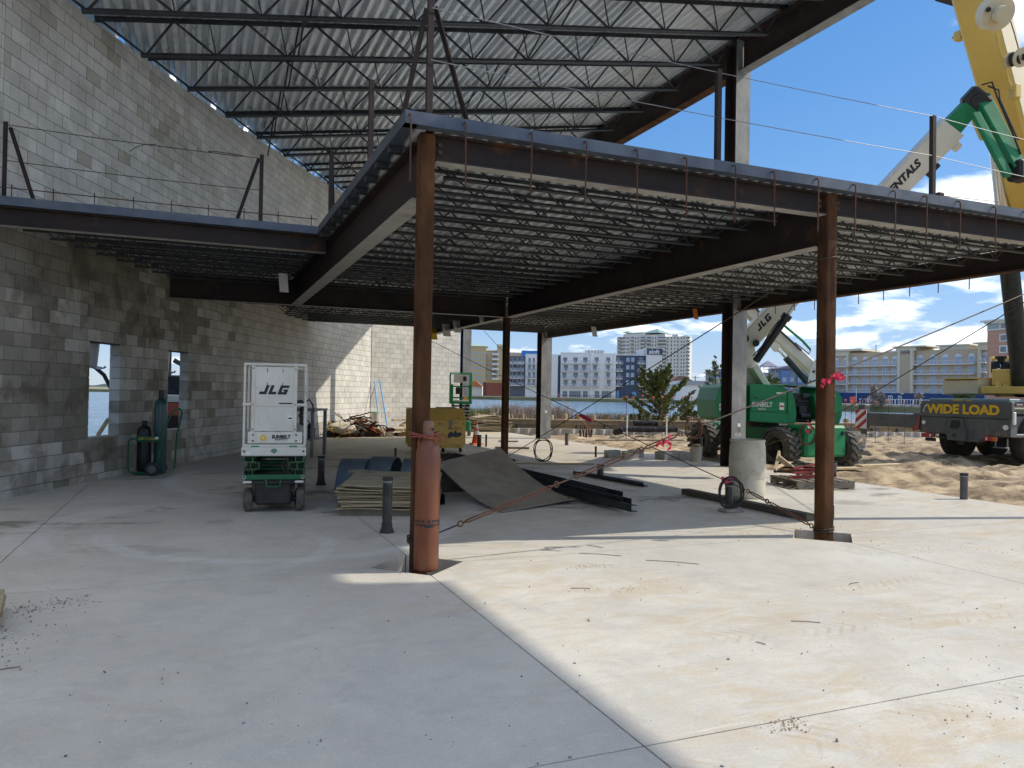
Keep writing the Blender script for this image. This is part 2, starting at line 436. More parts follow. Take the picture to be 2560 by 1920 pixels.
# ------------------------------------------------------------------ setting: slab, sand, water
def slab_material():
    m = bpy.data.materials.new('troweled_concrete'); m.use_nodes = True
    t = m.node_tree; b = t.nodes['Principled BSDF']; L = t.links.new
    ge = N(t, 'ShaderNodeNewGeometry'); P = ge.outputs['Position']
    def noi(scale, detail=6, rough=.6, off=(0, 0, 0), st=(1, 1, 1), dist=0.0):
        mp = N(t, 'ShaderNodeMapping'); mp.inputs['Location'].default_value = off; mp.inputs['Scale'].default_value = st
        L(P, mp.inputs[0])
        n = N(t, 'ShaderNodeTexNoise'); n.inputs['Scale'].default_value = scale; n.inputs['Detail'].default_value = detail
        n.inputs['Roughness'].default_value = rough; n.inputs['Distortion'].default_value = dist
        L(mp.outputs[0], n.inputs['Vector']); return n.outputs['Fac']
    def rng(x, a, c, lo=0.0, hi=1.0):
        r = N(t, 'ShaderNodeMapRange'); r.inputs[1].default_value = a; r.inputs[2].default_value = c
        r.inputs[3].default_value = lo; r.inputs[4].default_value = hi
        L(x, r.inputs[0]); return r.outputs[0]
    def mth(op, a, c):
        q = N(t, 'ShaderNodeMath', operation=op)
        for i, x in enumerate((a, c)):
            if isinstance(x, (int, float)):
                q.inputs[i].default_value = x
            else:
                L(x, q.inputs[i])
        return q.outputs[0]
    def mix(f, a, c, mode='MIX'):
        x = N(t, 'ShaderNodeMix', data_type='RGBA', blend_type=mode)
        L(f, x.inputs[0])
        for i, v in ((6, a), (7, c)):
            if isinstance(v, tuple):
                x.inputs[i].default_value = (*v, 1)
            else:
                L(v, x.inputs[i])
        return x.outputs[2]
    col = mix(rng(noi(.55, 5, .62), .36, .64), (.545, .52, .455), (.645, .62, .545))
    col = mix(rng(noi(2.3, 4, .65, (4, 2, 0), dist=.6), .45, .72, 0, .75), col, (.475, .465, .42))
    col = mix(rng(noi(9.0, 3, .7, (1, 7, 0)), .5, .75, 0, .5), col, (.69, .65, .56))
    sep = N(t, 'ShaderNodeSeparateXYZ'); L(P, sep.inputs[0])
    # tan sand tracked over the slab
    sand_zone = mth('ADD', rng(noi(.33, 4, .5, (7.3, 1.1, 0)), .40, .58), rng(sep.outputs['X'], 8.0, 11.6, 0, .6))
    sand_d = rng(noi(2.6, 6, .74, (0, 0, 0), (.8, 1.9, 1), .9), .44, .61)
    sandf = mth('MULTIPLY', mth('MINIMUM', sand_zone, 1.0), sand_d)
    col = mix(mth('MULTIPLY', mth('MULTIPLY', sandf, rng(sep.outputs['X'], -.8, 2.6, .12, 1)), .72), col, (.53, .435, .295))
    # far part of the slab lies under dry dirt
    far_d = mth('MULTIPLY', rng(sep.outputs['Y'], 12.5, 19.0), rng(noi(.9, 5, .65, (2, 9, 0)), .34, .56))
    col = mix(mth('MULTIPLY', far_d, .85), col, (.52, .44, .32))
    # damp stains
    dampz = mth('MULTIPLY', rng(sep.outputs['Y'], 7.5, 10.0), rng(sep.outputs['Y'], 23.0, 19.0))
    damp = mth('MULTIPLY', dampz, rng(noi(.75, 5, .66, (5.5, 3.7, 0), (.7, 1.3, 1), .5), .575, .63))
    col = mix(mth('MULTIPLY', damp, .8), col, (.205, .185, .155))
    # pale tyre arcs swept by the lift
    for cx, cy, rad, wd, y0, y1, x0, x1 in ((.55, 9.4, 2.3, .16, 8.2, 11.4, -9, .8), (.5, 9.4, 2.0, .12, 8.2, 11.4, -9, .8), (1.0, 9.3, 1.9, .13, 7.0, 9.3, -9, 9), (.1, 8.2, 1.2, .11, 6.9, 8.6, -.6, 9), (3.2, 14.2, 3.6, .15, 10.3, 16, -9, 3.2)):
        vm = N(t, 'ShaderNodeVectorMath', operation='DISTANCE'); vm.inputs[1].default_value = (cx, cy, 0)
        L(P, vm.inputs[0])
        ring = mth('ABSOLUTE', mth('SUBTRACT', vm.outputs['Value'], rad), 0)
        f = rng(ring, wd, wd * .55)
        f = mth('MULTIPLY', f, rng(sep.outputs['Y'], y0 - .3, y0 + .5)); f = mth('MULTIPLY', f, rng(sep.outputs['Y'], y1 + .4, y1 - .4))
        f = mth('MULTIPLY', f, rng(sep.outputs['X'], x0 - .3, x0 + .4)); f = mth('MULTIPLY', f, rng(sep.outputs['X'], x1 + .3, x1 - .3))
        f = mth('MULTIPLY', f, rng(noi(5, 3, .7, (cx, cy, 0)), .3, .62, .15, .6))
        col = mix(f, col, (.72, .71, .69))
    sw = noi(3.2, 5, .75, (9, 4, 0), (.45, 1.5, 1), 1.6)                       # trowel swirls
    col = mix(rng(sw, .56, .74, 0, .38), col, (.42, .405, .37))
    col = mix(rng(noi(.9, 5, .7, (1.5, 8.5, 0), (1, 1, 1), 2.2), .60, .68, 0, .4), col, (.47, .44, .385))
    for (ox, oy, an, hw, x0, x1) in ((3.2, 2.78, .04, .17, 1.2, 7.5), (4.6, 4.05, -.10, .16, 2.4, 9.0), (5.4, 5.0, .10, .17, 4.2, 9.5)):
        rx = mth('SUBTRACT', sep.outputs['X'], ox); ry = mth('SUBTRACT', sep.outputs['Y'], oy)
        al = mth('ADD', mth('MULTIPLY', rx, math.cos(an)), mth('MULTIPLY', ry, math.sin(an)))
        ac = mth('SUBTRACT', mth('MULTIPLY', ry, math.cos(an)), mth('MULTIPLY', rx, math.sin(an)))
        aa = mth('ABSOLUTE', ac, 0)
        band = mth('SINE', mth('MULTIPLY', mth('ADD', al, mth('MULTIPLY', aa, .9)), 62.0), 0)
        f = mth('MULTIPLY', rng(band, .1, .8), rng(aa, hw, hw - .05))
        f = mth('MULTIPLY', f, mth('MULTIPLY', rng(sep.outputs['X'], x0, x0 + .8), rng(sep.outputs['X'], x1, x1 - .8)))
        f = mth('MULTIPLY', f, rng(noi(2.1, 3, .7, (ox, oy, 3)), .44, .62, 0, .6))
        col = mix(f, col, (.47, .385, .27))
    for an, sc_n, off_ in ((.5, 9.0, 2.0), (-.9, 11.0, 5.0)):        # fine scuffs in several directions
        mp_ = N(t, 'ShaderNodeMapping'); mp_.inputs['Rotation'].default_value = (0, 0, an); mp_.inputs['Scale'].default_value = (.10, 2.6, 1); mp_.inputs['Location'].default_value = (off_, off_, 0)
        L(P, mp_.inputs[0]); n_s = N(t, 'ShaderNodeTexNoise'); n_s.inputs['Scale'].default_value = sc_n; n_s.inputs['Detail'].default_value = 3; n_s.inputs['Roughness'].default_value = .7
        L(mp_.outputs[0], n_s.inputs['Vector'])
        msk = rng(noi(.8, 4, .6, (off_, 1, 0)), .48, .62)
        col = mix(mth('MULTIPLY', rng(n_s.outputs['Fac'], .62, .70), mth('MULTIPLY', msk, .5)), col, (.72, .69, .61))
        col = mix(mth('MULTIPLY', rng(n_s.outputs['Fac'], .37, .30), mth('MULTIPLY', msk, .45)), col, (.40, .375, .33))
    spk = rng(noi(130, 2, .5, (3, 1, 0)), .66, .74, 0, .55)
    col = mix(spk, col, (.30, .27, .23))
    fine = mth('MULTIPLY', rng(noi(60, 4, .7), .25, .8, .86, 1.1), rng(noi(230, 2, .5), .25, .75, .93, 1.06))
    hv = N(t, 'ShaderNodeHueSaturation'); L(fine, hv.inputs['Value']); L(col, hv.inputs['Color'])
    L(hv.outputs[0], b.inputs['Base Color'])
    L(rng(noi(1.7, 3, .6, (3, 3, 0)), .3, .7, .5, .78), b.inputs['Roughness'])
    b.inputs['Specular IOR Level'].default_value = .35
    bp = N(t, 'ShaderNodeBump'); bp.inputs['Strength'].default_value = .12; bp.inputs['Distance'].default_value = .01
    L(mth('ADD', noi(35, 3, .65), mth('MULTIPLY', sandf, 1.6)), bp.inputs['Height']); L(bp.outputs[0], b.inputs['Normal'])
    return m
concrete = slab_material()
concrete_raw = mat('rough_concrete', (.30, .285, .25), (.40, .385, .34), 4, .88, 0, .3, 40, c3=(.22, .20, .17), s3=2)
dirt_hole = mat('dirt_in_pocket', (.16, .12, .08), (.26, .21, .14), 7, .95, 0, .5, 40)

def wallX(Y):
    d = Y - 12.6
    return -2.45 + .42 * d + .0042 * d * d
def wall_slope(Y):
    return .42 + .0084 * (Y - 12.6)
def clip_poly(poly, p, n):
    """keep the side where (q-p).n >= 0"""
    out = []
    for i in range(len(poly)):
        a, c = poly[i], poly[(i + 1) % len(poly)]
        da = (a[0] - p[0]) * n[0] + (a[1] - p[1]) * n[1]; dc = (c[0] - p[0]) * n[0] + (c[1] - p[1]) * n[1]
        if da >= 0:
            out.append(a)
        if da * dc < 0:
            k = da / (da - dc); out.append((a[0] + (c[0] - a[0]) * k, a[1] + (c[1] - a[1]) * k))
    return out
XL = [-9.6, -1.6, 1.92, 6.78, 11.75]
YL = [-9.5, -3.0, 3.0, 6.87, 12.0, 16.85, 24.9, 33.0]
POCKETS = [(1.92, 6.87), (6.78, 6.87), (6.78, 16.85)]
HALF = .44
KX, KY = wallX(30.6), 30.6                      # corner of the two block walls
FX, FY = 11.5, 33.6
slab = thing('concrete_slab', 'wide pale concrete floor slab cut by straight saw joints', 'floor', (3, 8, 0))
del slab['category']; del slab['label']; struct(slab)
for i in range(len(XL) - 1):
    for j in range(len(YL) - 1):
        g2 = .005
        x0, x1, y0, y1 = XL[i] + g2, XL[i + 1] - g2, YL[j] + g2, YL[j + 1] - g2
        poly = []
        for cx, cy, gx, gy, first in ((x0, y0, XL[i], YL[j], 'y'), (x1, y0, XL[i + 1], YL[j], 'x'), (x1, y1, XL[i + 1], YL[j + 1], 'y'), (x0, y1, XL[i], YL[j + 1], 'x')):
            if any(abs(gx - a) < .01 and abs(gy - c) < .01 for a, c in POCKETS):
                sx = 1 if cx > gx else -1; sy = 1 if cy > gy else -1
                pa = (cx, gy + sy * HALF); pb = (gx + sx * HALF, cy)
                # order counter-clockwise round the panel
                poly += [pa, pb] if first == 'y' else [pb, pa]
            else:
                poly.append((cx, cy))
        for Yt in np.arange(-10, 34, 2.0):
            s_ = wall_slope(Yt); n_ = Vector((1, -s_)).normalized()
            poly = clip_poly(poly, (wallX(Yt) - .22, Yt), n_)
            if len(poly) < 3:
                break
        if len(poly) >= 3:
            e = Vector((FX - KX, FY - KY)).normalized(); n_ = (e.y, -e.x)
            poly = clip_poly(poly, (KX - n_[0] * .22, KY - n_[1] * .22), n_)
        if len(poly) < 3:
            continue
        mb = MB(); mb.prism(poly, -.22, 0.0, 'xy')
        mb.build('slab_panel', concrete, slab)
for (a, c) in POCKETS[:2]:
    mb = MB(); mb.prism([(a - .5, c), (a, c - .5), (a + .5, c), (a, c + .5)], -.26, -.17, 'xy')
    mb.build('pocket_bottom', dirt_hole, slab)

# sand yard with wheel ruts
sand_m = mat('tan_sand', (.36, .27, .16), (.52, .41, .26), 1.2, .95, 0, 1.0, 9, world=True, detail=8, stretch=(.45, 1, 1), c3=(.17, .12, .07), s3=2.2, thr3=(.43, .60), bdist=.06)
def sheet(name, xs, ys, zf, m, smooth=True):
    nx, ny = len(xs), len(ys)
    X, Y = np.meshgrid(xs, ys, indexing='ij')
    Z = zf(X, Y)
    v = np.stack([X.ravel(), Y.ravel(), Z.ravel()], 1)
    idx = np.arange(nx * ny).reshape(nx, ny)
    f = np.stack([idx[:-1, :-1].ravel(), idx[1:, :-1].ravel(), idx[1:, 1:].ravel(), idx[:-1, 1:].ravel()], 1)
    me = bpy.data.meshes.new(name); me.from_pydata(v.tolist(), [], f.tolist())
    return struct(link(name, me, m, None, smooth))
rng_ = np.random.default_rng(3)
def vnoise(X, Y, sc, seed):
    r = np.random.default_rng(seed); G = r.random((256, 256))
    x = X * sc + 1000.3; y = Y * sc + 1000.7
    xi = np.floor(x).astype(int); yi = np.floor(y).astype(int); fx = x - xi; fy = y - yi
    fx = fx * fx * (3 - 2 * fx); fy = fy * fy * (3 - 2 * fy)
    a = G[xi % 256, yi % 256]; b = G[(xi + 1) % 256, yi % 256]; c = G[xi % 256, (yi + 1) % 256]; d = G[(xi + 1) % 256, (yi + 1) % 256]
    return (a * (1 - fx) + b * fx) * (1 - fy) + (c * (1 - fx) + d * fx) * fy - .5
def sand_z(X, Y):
    z = -.10 + .10 * vnoise(X, Y, .45, 1) + .11 * vnoise(X * .4, Y, 1.6, 2) + .12 * vnoise(X * .45, Y, 3.3, 3) + .12 * vnoise(X * .6, Y, 6.5, 4)
    # wheel ruts left by the crane, running along +X
    for yc in (12.2, 14.4, 9.6, 17.6):
        d = (Y - yc - .5 * np.sin(X * .3)) / .45
        z = z - .10 * np.exp(-d * d) + .06 * np.exp(-(np.abs(d) - 1.7) ** 2)
        z = z + .03 * np.exp(-d * d) * np.sin(X * 13)
    k = np.clip((X - 11.72) / .5, 0, 1)
    far = np.clip((Y - 24.8) / .6, 0, 1) * (X < 11.8)
    z = np.where(X < 11.8, -.16, -.03 * (1 - k) + z * k)
    return z
sheet('sand_ground', np.concatenate([np.arange(11.0, 32, .13), np.arange(32, 70, .8)]), np.concatenate([np.arange(-20, 4, .8), np.arange(4, 29.5, .15)]), sand_z, sand_m)

water_m = bpy.data.materials.new('bay_water'); water_m.use_nodes = True
t = water_m.node_tree; b = t.nodes['Principled BSDF']
b.inputs['Base Color'].default_value = (.10, .17, .22, 1); b.inputs['Roughness'].default_value = .22; b.inputs['IOR'].default_value = 1.33
ge = N(t, 'ShaderNodeNewGeometry'); mpn = N(t, 'ShaderNodeMapping'); mpn.inputs['Scale'].default_value = (.35, .8, 1); mpn.inputs['Rotation'].default_value = (0, 0, -.4)
nz = N(t, 'ShaderNodeTexNoise'); nz.inputs['Scale'].default_value = 1.1; nz.inputs['Detail'].default_value = 7; nz.inputs['Roughness'].default_value = .62
bp = N(t, 'ShaderNodeBump'); bp.inputs['Strength'].default_value = .9; bp.inputs['Distance'].default_value = .35
t.links.new(ge.outputs['Position'], mpn.inputs[0]); t.links.new(mpn.outputs[0], nz.inputs['Vector']); t.links.new(nz.outputs['Fac'], bp.inputs['Height']); t.links.new(bp.outputs[0], b.inputs['Normal'])
wr = N(t, 'ShaderNodeMix', data_type='RGBA'); wr.inputs[6].default_value = (.07, .13, .18, 1); wr.inputs[7].default_value = (.30, .40, .46, 1)
mrw = N(t, 'ShaderNodeMapRange'); mrw.inputs[1].default_value = .5; mrw.inputs[2].default_value = .72
t.links.new(nz.outputs['Fac'], mrw.inputs[0]); t.links.new(mrw.outputs[0], wr.inputs[0]); t.links.new(wr.outputs[2], b.inputs['Base Color'])
mb = MB(); mb.add([(-6000, -300, -.9), (6000, -300, -.9), (6000, 6500, -.9), (-6000, 6500, -.9)], [(0, 1, 2, 3)])
struct(mb.build('water', water_m))

# ------------------------------------------------------------------ curved block wall
def cmu_material(name, use_attr):
    m = bpy.data.materials.new(name); m.use_nodes = True
    t = m.node_tree; b = t.nodes['Principled BSDF']; L = t.links.new
    ge = N(t, 'ShaderNodeNewGeometry')
    if use_attr:
        at_ = N(t, 'ShaderNodeAttribute', attribute_name='tone'); tone = at_.outputs['Color']
    else:
        oi = N(t, 'ShaderNodeObjectInfo'); tone = oi.outputs['Color']
    n1 = N(t, 'ShaderNodeTexNoise'); n1.inputs['Scale'].default_value = 1.6; n1.inputs['Detail'].default_value = 7; n1.inputs['Roughness'].default_value = .68
    L(ge.outputs['Position'], n1.inputs['Vector'])
    r1 = N(t, 'ShaderNodeMapRange'); r1.inputs[1].default_value = .3; r1.inputs[2].default_value = .7; r1.inputs[3].default_value = .80; r1.inputs[4].default_value = 1.14
    L(n1.outputs['Fac'], r1.inputs[0])
    n2 = N(t, 'ShaderNodeTexNoise'); n2.inputs['Scale'].default_value = 90; n2.inputs['Detail'].default_value = 3
    L(ge.outputs['Position'], n2.inputs['Vector'])
    r2 = N(t, 'ShaderNodeMapRange'); r2.inputs[1].default_value = .25; r2.inputs[2].default_value = .75; r2.inputs[3].default_value = .88; r2.inputs[4].default_value = 1.1
    L(n2.outputs['Fac'], r2.inputs[0])
    mu = N(t, 'ShaderNodeMath', operation='MULTIPLY'); L(r1.outputs[0], mu.inputs[0]); L(r2.outputs[0], mu.inputs[1])
    hv = N(t, 'ShaderNodeHueSaturation'); L(mu.outputs[0], hv.inputs['Value']); L(tone, hv.inputs['Color'])
    # damp blotches that do not stop at the joints
    n3 = N(t, 'ShaderNodeTexNoise'); n3.inputs['Scale'].default_value = 1.5; n3.inputs['Detail'].default_value = 6; n3.inputs['Roughness'].default_value = .6; n3.inputs['Distortion'].default_value = .5
    L(ge.outputs['Position'], n3.inputs['Vector'])
    r3 = N(t, 'ShaderNodeMapRange'); r3.inputs[1].default_value = .50; r3.inputs[2].default_value = .60; r3.inputs[4].default_value = .75
    L(n3.outputs['Fac'], r3.inputs[0])
    sp = N(t, 'ShaderNodeSeparateXYZ'); L(ge.outputs['Position'], sp.inputs[0])
    rz_ = N(t, 'ShaderNodeMapRange'); rz_.inputs[1].default_value = 5.2; rz_.inputs[2].default_value = 3.4; rz_.inputs[3].default_value = .35; L(sp.outputs['Z'], rz_.inputs[0])
    ry_ = N(t, 'ShaderNodeMapRange'); ry_.inputs[1].default_value = 21.2; ry_.inputs[2].default_value = 17.0; ry_.inputs[3].default_value = .15; L(sp.outputs['Y'], ry_.inputs[0])
    m1_ = N(t, 'ShaderNodeMath', operation='MULTIPLY'); L(rz_.outputs[0], m1_.inputs[0]); L(ry_.outputs[0], m1_.inputs[1])
    m2_ = N(t, 'ShaderNodeMath', operation='MULTIPLY'); L(r3.outputs[0], m2_.inputs[0]); L(m1_.outputs[0], m2_.inputs[1])
    mx = N(t, 'ShaderNodeMix', data_type='RGBA', blend_type='MULTIPLY'); mx.inputs[7].default_value = (.58, .54, .48, 1)
    L(m2_.outputs[0], mx.inputs[0]); L(hv.outputs[0], mx.inputs[6])
    L(mx.outputs[2], b.inputs['Base Color'])
    b.inputs['Roughness'].default_value = .93; b.inputs['Specular IOR Level'].default_value = .2
    bp = N(t, 'ShaderNodeBump'); bp.inputs['Strength'].default_value = .35; bp.inputs['Distance'].default_value = .006
    L(n2.outputs['Fac'], bp.inputs['Height']); L(bp.outputs[0], b.inputs['Normal'])
    return m
cmu_obj = cmu_material('concrete_block', False)
cmu_mesh = cmu_material('concrete_block_courses', True)
mortar_m = mat('mortar', (.12, .115, .105), (.18, .17, .155), 6, .95, world=True)
mortar_pale = mat('pale_mortar', (.27, .265, .245), (.34, .33, .31), 6, .95, world=True)

def path_points(fn, y0, y1, step=.05):
    pts = []; s = 0; Y = y0; prev = None
    while Y <= y1:
        p = Vector((fn(Y), Y, 0))
        if prev is not None:
            s += (p - prev).length
        pts.append((s, p)); prev = p; Y += step
    return pts
def damp_light_tone(P, z, low):
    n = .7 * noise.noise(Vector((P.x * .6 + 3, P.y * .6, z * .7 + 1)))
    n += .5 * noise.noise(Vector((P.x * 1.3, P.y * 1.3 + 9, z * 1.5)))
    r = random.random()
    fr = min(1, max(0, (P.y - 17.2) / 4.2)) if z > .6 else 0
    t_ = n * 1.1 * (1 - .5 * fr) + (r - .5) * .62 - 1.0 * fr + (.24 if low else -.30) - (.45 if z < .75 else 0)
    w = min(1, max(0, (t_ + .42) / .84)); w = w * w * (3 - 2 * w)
    k = (.49 + .09 * fr if low else .60) * (1 - w) + (.23 if low else .38) * w  # clean far and upper blocks also paler, putting light there into the tone
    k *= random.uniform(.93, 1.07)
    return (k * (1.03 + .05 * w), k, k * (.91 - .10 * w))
def proj(p):
    v = Vector(p) - EYE
    d = v.dot(fw)
    if d < .5:
        return None
    return 1280 + FPX * v.dot(rt) / d, 960 - FPX * v.dot(up) / d, d

BL, BH, JT = .4064, .2032, .011
def block_wall(root, pts, topz, openings, tonef, zoff, nmax, low=True, joints=(), mortar=mortar_m, maxvis=9.9):
    """pts: (arc length, point) along the inner face; inner side is to the right of travel"""
    S = [p[0] for p in pts]; PX = [p[1].x for p in pts]; PY = [p[1].y for p in pts]
    total = S[-1]
    def pos(s):
        return Vector((float(np.interp(s, S, PX)), float(np.interp(s, S, PY)), 0))
    blocks = []
    for k in range(0, 60):
        z0 = zoff + k * BH; z1 = z0 + BH
        s = -(BL / 2 if k % 2 else 0.0)
        while s < total:
            a, c = max(s, 0), min(s + BL, total)
            s += BL
            segs = [(a, c)]
            for jn in joints:                       # control joints cut every course
                segs = [q for A, C in segs for q in ([(A, jn), (jn, C)] if A < jn < C else [(A, C)])]
            for (w0, w1, h0, h1) in openings:
                if z1 > h0 + .01 and z0 < h1 - .01:
                    new = []
                    for A, C in segs:
                        if C <= w0 or A >= w1:
                            new.append((A, C)); continue
                        if A < w0:
                            new.append((A, w0))
                        if C > w1:
                            new.append((w1, C))
                    segs = new
            for A, C in segs:
                if C - A < .035:
                    continue
                pa, pc = pos(A), pos(C)
                ta, tcz = topz(pa), topz(pc)
                if z0 > min(ta, tcz) - .03:
                    continue
                blocks.append((A, C, pa, pc, z0, min(z1, ta), min(z1, tcz), z1))
    # which ones show largest
    score = []
    for i, (A, C, pa, pc, z0, za, zc, z1) in enumerate(blocks):
        q = [proj((pa.x, pa.y, z0)), proj((pc.x, pc.y, z0)), proj((pc.x, pc.y, zc)), proj((pa.x, pa.y, za))]
        if any(x is None for x in q):
            continue
        mx = sum(x[0] for x in q) / 4; my = sum(x[1] for x in q) / 4
        if not (0 < mx < 2560 and 0 < my < 1920) or z0 > maxvis:
            continue
        if za < z1 - .001 or zc < z1 - .001:
            continue
        ar = 0
        for n_ in range(4):
            a, c = q[n_], q[(n_ + 1) % 4]; ar += a[0] * c[1] - c[0] * a[1]
        score.append((abs(ar), i))
    score.sort(reverse=True)
    single = set(i for _, i in score[:nmax])
    MV, MF, MT = [], [], []
    mor = MB()
    cache = {}
    for i, (A, C, pa, pc, z0, za, zc, z1) in enumerate(blocks):
        d = (pc - pa); ln = d.length; tdir = d / ln; nin = Vector((tdir.y, -tdir.x, 0))
        mid = (pa + pc) / 2
        tone = tonef(mid, (z0 + z1) / 2)
        j = JT / 2; pr = random.uniform(-.0015, .0015)
        if i in single:
            key = round(ln, 2)
            if key not in cache:
                mb = MB(); h = ln / 2 - j
                mb.b2(-h, h, -.10, .09, j, BH - j)
                cache[key] = mb.mesh('concrete_block'); cache[key].materials.append(cmu_obj)
            o = bpy.data.objects.new('concrete_block', cache[key]); COL.objects.link(o)
            o.parent = root; o.matrix_parent_inverse = PM[root.name].inverted()
            o.location = mid - nin * (.10 - pr) + Vector((0, 0, z0)); o.rotation_euler = (0, 0, math.atan2(tdir.y, tdir.x))
            o.color = (*tone, 1)
        else:
            b0 = len(MV)
            p1 = pa + tdir * j; p2 = pc - tdir * j
            for (P, zt) in ((p1, za), (p2, zc)):
                ins = P + nin * pr; out = P - nin * .19
                MV += [(ins.x, ins.y, z0 + j), (out.x, out.y, z0 + j), (out.x, out.y, zt - j), (ins.x, ins.y, zt - j)]
            MF += [(b0, b0 + 1, b0 + 2, b0 + 3), (b0 + 7, b0 + 6, b0 + 5, b0 + 4), (b0, b0 + 4, b0 + 5, b0 + 1), (b0 + 1, b0 + 5, b0 + 6, b0 + 2), (b0 + 2, b0 + 6, b0 + 7, b0 + 3), (b0 + 3, b0 + 7, b0 + 4, b0)]
            MT += [(*tone, 1)] * 8
        ea = .014 if any(abs(A - w_[1]) < 1e-6 for w_ in openings) else 0; ec = .014 if any(abs(C - w_[0]) < 1e-6 for w_ in openings) else 0
        ma, mc = pa + tdir * ea, pc - tdir * ec
        qa = ma - nin * .008; qc = mc - nin * .008; ra = ma - nin * .18; rc = mc - nin * .18
        mor.add([(qa.x, qa.y, z0), (qc.x, qc.y, z0), (qc.x, qc.y, zc), (qa.x, qa.y, za), (ra.x, ra.y, z0), (rc.x, rc.y, z0), (rc.x, rc.y, zc), (ra.x, ra.y, za)],
                [(0, 1, 2, 3), (7, 6, 5, 4), (3, 2, 6, 7), (4, 5, 1, 0), (0, 3, 7, 4), (5, 6, 2, 1)])
    if MV:
        me = bpy.data.meshes.new('block_courses'); me.from_pydata(MV, [], MF)
        ca = me.color_attributes.new('tone', 'FLOAT_COLOR', 'POINT')
        ca.data.foreach_set('color', np.array(MT, dtype=np.float32).ravel())
        stuff(link('block_courses', me, cmu_mesh, root))
    mor.build('mortar', mortar, root)

wpts = path_points(wallX, 3.0, 30.6)
def s_of_Y(Y):
    return float(np.interp(Y, [p[1].y for p in wpts], [p[0] for p in wpts]))
W1 = (s_of_Y(14.45), s_of_Y(15.31), .72, 2.35)
W2 = (s_of_Y(16.95), s_of_Y(17.74), .72, 2.35)
curved_wall = thing('block_wall', 'long curved grey concrete block wall with two tall window openings', 'wall', (-2.5, 12.5, 0))
block_wall(curved_wall, wpts, lambda p: 7.92 + .150 * p.x, [W1, W2], lambda P, z: damp_light_tone(P, z, z < 4), -.09, 300,
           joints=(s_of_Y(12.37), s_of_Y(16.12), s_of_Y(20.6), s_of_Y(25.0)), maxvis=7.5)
# steel lintel over each opening and sloped sill
for w in (W1, W2):
    a = Vector((float(np.interp(w[0], [p[0] for p in wpts], [p[1].x for p in wpts])), float(np.interp(w[0], [p[0] for p in wpts], [p[1].y for p in wpts])), 0))
    c = Vector((float(np.interp(w[1], [p[0] for p in wpts], [p[1].x for p in wpts])), float(np.interp(w[1], [p[0] for p in wpts], [p[1].y for p in wpts])), 0))
    td = (c - a).normalized(); ni = Vector((td.y, -td.x, 0))
    mb = MB(); m0 = (a + c) / 2 - ni * .095
    rot = Matrix(((td.x, -ni.x, 0), (td.y, -ni.y, 0), (0, 0, 1)))
    mb.box(m0 + Vector((0, 0, .725)), ((c - a).length - .01, .2, .02), rot)
    mb.build('sill', concrete_raw, curved_wall)
    mb = MB(); mb.box(m0 + Vector((0, 0, 2.341)), ((c - a).length - .004, .17, .012), rot)
    mb.build('lintel', rust_dark, curved_wall)

# straight return wall closing the far end
e = (Vector((FX, FY, 0)) - Vector((KX, KY, 0))); ln = e.length - .35; e.normalize()
rp = [(k * .05, Vector((KX, KY, 0)) + e * (k * .05)) for k in range(int(ln / .05))]
def beige(P, z):
    k = random.uniform(.47, .55); return (k, k * .97, k * .88)
return_wall = thing('block_wall', 'flat beige block wall joining the curved wall at the far corner', 'wall', (KX, KY, 0))
block_wall(return_wall, rp, lambda p: 7.92 + .150 * p.x, [], beige, -.09, 290, joints=(), mortar=mortar_pale, maxvis=4.2)
# ------------------------------------------------------------------ steel frame
Z0 = 3.99                                   # underside of the floor deck
XA, XB, XE = 1.92, 6.78, 11.5               # frame lines
YF, YC, YD, YE = 6.85, 16.85, 24.9, 14.42
def tube_column(x, y, z0, z1, label, w=.145):
    mb = MB(); h = w / 2; r = .018
    pts = []
    for cx, cy, a0 in ((h - r, h - r, 0), (-h + r, h - r, 90), (-h + r, -h + r, 180), (h - r, -h + r, 270)):
        for k in range(4):
            a = R(a0 + 30 * k); pts.append((x + cx + r * math.cos(a), y + cy + r * math.sin(a)))
    mb.prism(pts, z0, z1, 'xy')
    root = thing('steel_column', label, 'column', (x, y, 0))
    mb.build('shaft', rust, root, smooth=True)
    mb = MB(); mb.b2(x - .15, x + .15, y - .15, y + .15, z0 - .02, z0 + .005); mb.build('base_plate', rust, root)
    return root
colA = tube_column(XA, YF, -.165, 3.975, 'rusty square tube column in the centre with brown gas cylinder at its foot')
colB = tube_column(XB, YF, -.165, 3.975, 'rusty square tube column on the right with red tape around it', .16)
colC = tube_column(XB, YC, 0, 3.385, 'rusty square tube column standing behind the bent grey sheet')
tube_column(XE, YF, 0, 3.60, 'rusty square tube column at the canopy corner beyond the right frame edge', .16)
